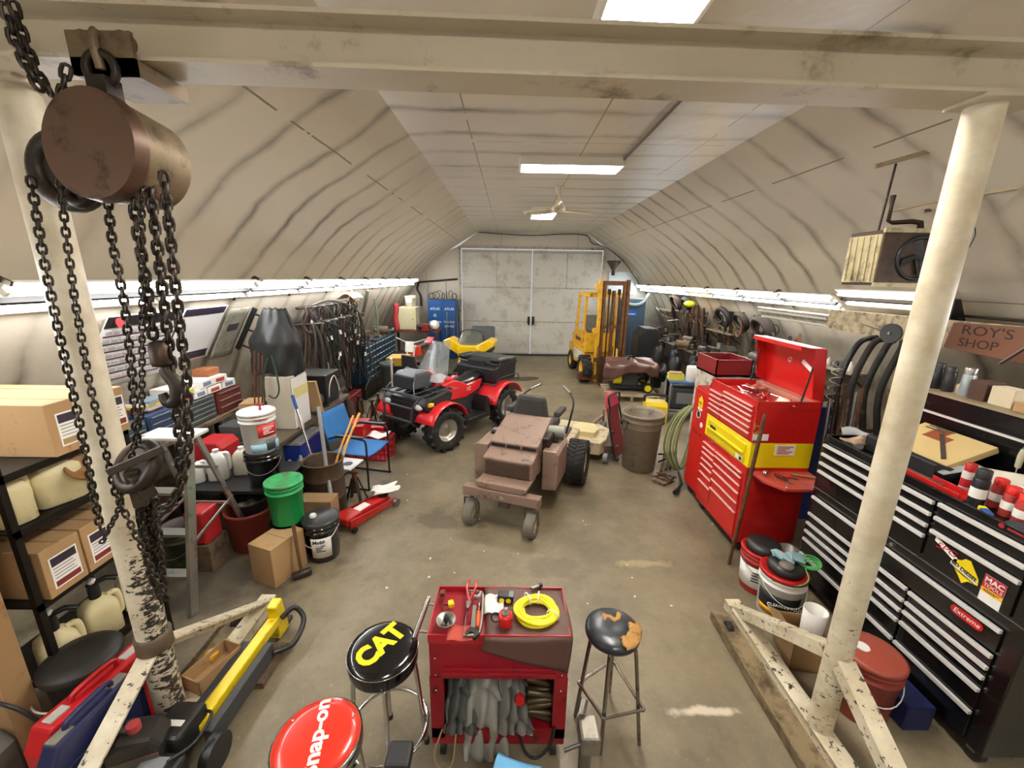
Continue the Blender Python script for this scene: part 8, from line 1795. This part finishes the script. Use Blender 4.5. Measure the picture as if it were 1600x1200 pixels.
for i, (y, z) in enumerate(hung):
    p = wallr(y, z, .12); k = hk_[i % 7]; q = MB(); m_ = r5.choice([dsteel, rust, bl_c[0], bl_c[1], bl_c[3], dsteel]); l = r5.uniform(.2, .42)
    if k == 'hook': q.tube(smooth_path([(0, 0, 0), (0, 0, -l), (-.03, .06, -l-.05), (-.03, .11, -l+.02)], 4), .022, 6)
    elif k == 'chain_loop': q.torus((0, 0, -l*.6), l*.3, .028, Matrix.Rotation(R(90), 4, 'Y'), 20, 6, 1.9)
    elif k == 'clamp': q.prism([(-.08, 0), (.1, 0), (.1, -.05), (-.02, -.05), (-.02, -l), (.1, -l), (.1, -l-.05), (-.08, -l-.05)], 'x', -.02, .02); q.cyl((0, .06, -l+.1), (0, .06, -l-.12), .012, n=8)
    elif k == 'hand_saw': q.prism([(-.06, 0), (.06, 0), (.04, -l*1.2), (.0, -l*1.2)], 'x', -.012, .012); q.torus((0, 0, .05), .045, .015, Matrix.Rotation(R(90), 4, 'Y'), 14, 6)
    elif k == 'tongs':
        for s_ in (-1, 1): q.tube([(0, s_*.05, 0), (0, s_*.01, -l*.6), (0, -s_*.04, -l)], .014, 6)
    elif k == 'hung_belt': q.torus((0, 0, -l*.8), l*.35, .02, Matrix.Rotation(R(90), 4, 'Y'), 22, 6, 2.1)
    else: q.bx(-.01, .01, -.025, .025, -l, 0); q.torus((0, 0, -l-.03), .035, .014, Matrix.Rotation(R(90), 4, 'Y'), 14, 6); q.torus((0, 0, .03), .03, .012, Matrix.Rotation(R(90), 4, 'Y'), 14, 6)
    o = X(k, q, m_, 'dark %s hung on the right wall, %s hung tool %s' % (k.replace('_', ' '), ords[i % 24] if i < 20 else ords[47-i] if i > 27 else ('in the middle', 'by the middle', 'near the middle', 'at mid wall', 'just past the middle', 'before the middle', 'around mid wall', 'about halfway')[i-20], 'from the near end' if i < 20 else 'from the far end' if i > 27 else 'along'), 'hand tool', 'tools hung on the right wall'); o.location = p+Vector((0, 0, -l*1.2))
heap(20, (4.1, 4.6), (6.0, 12.2), 1.05, 'upper layer scrap on the right bench,', 'scrap on the right bench', 51)
# tall stuff between the two chests
X('blue_locker', MB().bx(2.95, 3.3, 3.95, 4.25, 0, 1.28), mat('locker_navy', '152a66', .45, 0, .12), 'navy blue locker between the red and black chests', 'locker', None, .01)
for i in range(6): X('long_rod', MB().cyl((2.98+.05*i, 3.52, 0), (3.1+.06*i, 3.78, 1.42+.07*(i % 3)), .014, n=8), (steel, dsteel, rust, dwood, steel, rust)[i], 'long rod standing between the chests, %s from the left' % ords[i], 'rod', 'rods between the chests')
for i in range(4):
    x = 3.75+.06*i; X('black_hose', MB().tube(smooth_path([(3.88, 4.3-.1*i, 1.95), (x-.1, 4.25-.1*i, 1.88), (x-.25, 4.2-.1*i, 1.45), (x-.2, 4.15-.1*i, .95), (x-.1, 4.1-.1*i, .4)], 6), .03), (black, bl_c[0], rubber, bl_c[2])[i], 'thick black hose drooping from the board end behind the post, %s' % ('leftmost', 'second', 'third', 'rightmost')[i], 'hose', 'hoses under the cream board')
q = MB(); q.tube([(3.3+.05*math.cos(a*.5), 4.0+.05*math.sin(a*.5), 1.75-.0075*a*.9) for a in range(110)], .006, 5); X('spring_cord', q, steel, 'springy coiled wire hanging behind the open red lid', 'spring')
X('corner_shelf', MB().bx(3.62, 4.2, 3.1, 3.75, 1.5, 1.53), MATS['bench_dark'], 'wooden shelf on the right wall behind the gap between chests', 'shelf')
o = X('tin', MB().lathe([(.07, 0), (.075, .01), (.075, .16), (.07, .17)], 18), mat('tin_dark', '3b3229', .5, .3, .2), 'dark round tin on the wooden shelf behind the post', 'tin'); o.location = (3.75, 3.55, 1.53)
b5 = bench('short dark bench behind the gap between chests', 3.35, 4.3, 4.5, 5.5, .85, MATS['bench_dark'])
heap(14, (3.45, 4.15), (4.6, 5.4), .852, 'oily part on the short right bench,', 'parts on the short right bench', 33)
# far right corner
fc_ = T('steel_cabinet', 'tall slate blue cabinet in the far right corner behind the forklift mast', 'cabinet', (3.75, 12.75, 0)); O('body', MB().bx(-.35, .35, -.2, .3, 0, 1.95), mat('slate_blue', '3e5262', .4, .2, .1), fc_, .01); O('door', MB().bx(-.33, .33, -.212, -.2, .05, 1.9), MATS['slate_blue'], fc_, .004)
q = MB(); q.prism([(-.28, 1.45), (.1, 1.45), (.13, 1.55), (-.05, 1.63), (-.25, 1.6)], 'y', -.216, -.212); dc_ = O('decal', q, blue, fc_); bars(dc_, (-.08, -.2165, 1.5), FACE_N, .25, .05, 1, mat('letter_pale2', 'a8c4e8', .5, 0, 0))
X('vent_hose', MB().tube(smooth_path([(3.3, 12.5, 2.0), (3.55, 12.4, 1.8), (3.9, 12.4, 1.82), (4.15, 12.5, 2.1)], 6), .05), mat('vent_grey', '7d8788', .5, 0, .1), 'grey flexible hose sagging over the slate blue cabinet', 'hose')
t = T('funnel', 'dark inverted metal funnel fixed high on the far wall by the door', 'funnel', (3.22, 13.3, 3.05)); O('cone', MB().lathe([(.03, -.3), (.22, 0), (.22, .02)], 20), mat('funnel_brown', '5a4a3a', .5, .4, .2), t); O('stem', MB().cyl((0, 0, -.42), (0, 0, -.29), .05, n=12), dsteel, t)
X('wall_panel', MB().bx(3.15, 4.05, 13.5, 13.555, 2.05, 2.75), mat('panel_white', 'd4dbdc', .45, 0, .05), 'pale panel on the far wall at right behind the forklift mast', 'panel')
X('dark_spool', MB().lathe([(.22, 0), (.22, .03), (.1, .05), (.1, .35), (.22, .37), (.22, .4)], 22, M=Matrix.Rotation(R(90), 4, 'Y')), black, 'black cable spool lying before the right bench cylinders', 'spool').location = (3.35, 9.2, .22)
X('dark_machine', MB().prism([(3.35, 0), (3.95, 0), (3.95, 1.1), (3.8, 1.3), (3.5, 1.3), (3.35, 1.1)], 'y', 10.6, 11.2), mat('machine_dark', '202224', .5, .2, .2), 'dark boxy machine at the far end of the right bench', 'machine', None, .03)
# chips and scraps lying on the floor
for i in range(26):
    u, v = rnd.uniform(560, 1120), rnd.uniform(740, 960); p = G(u, v); s_ = rnd.uniform(.008, .02)
    o = X('paper_scrap', MB().prism([(0, 0), (s_, .2*s_), (1.3*s_, s_), (.2*s_, 1.1*s_)], 'z', 0, .002), mat('scrap_pale', 'd8cba8', .8, 0, .1), 'tiny pale scrap lying on the concrete floor', 'scrap', 'pale scraps on the floor'); o.location = (p.x, p.y, .0005); o.rotation_euler = (0, 0, rnd.uniform(0, 6))
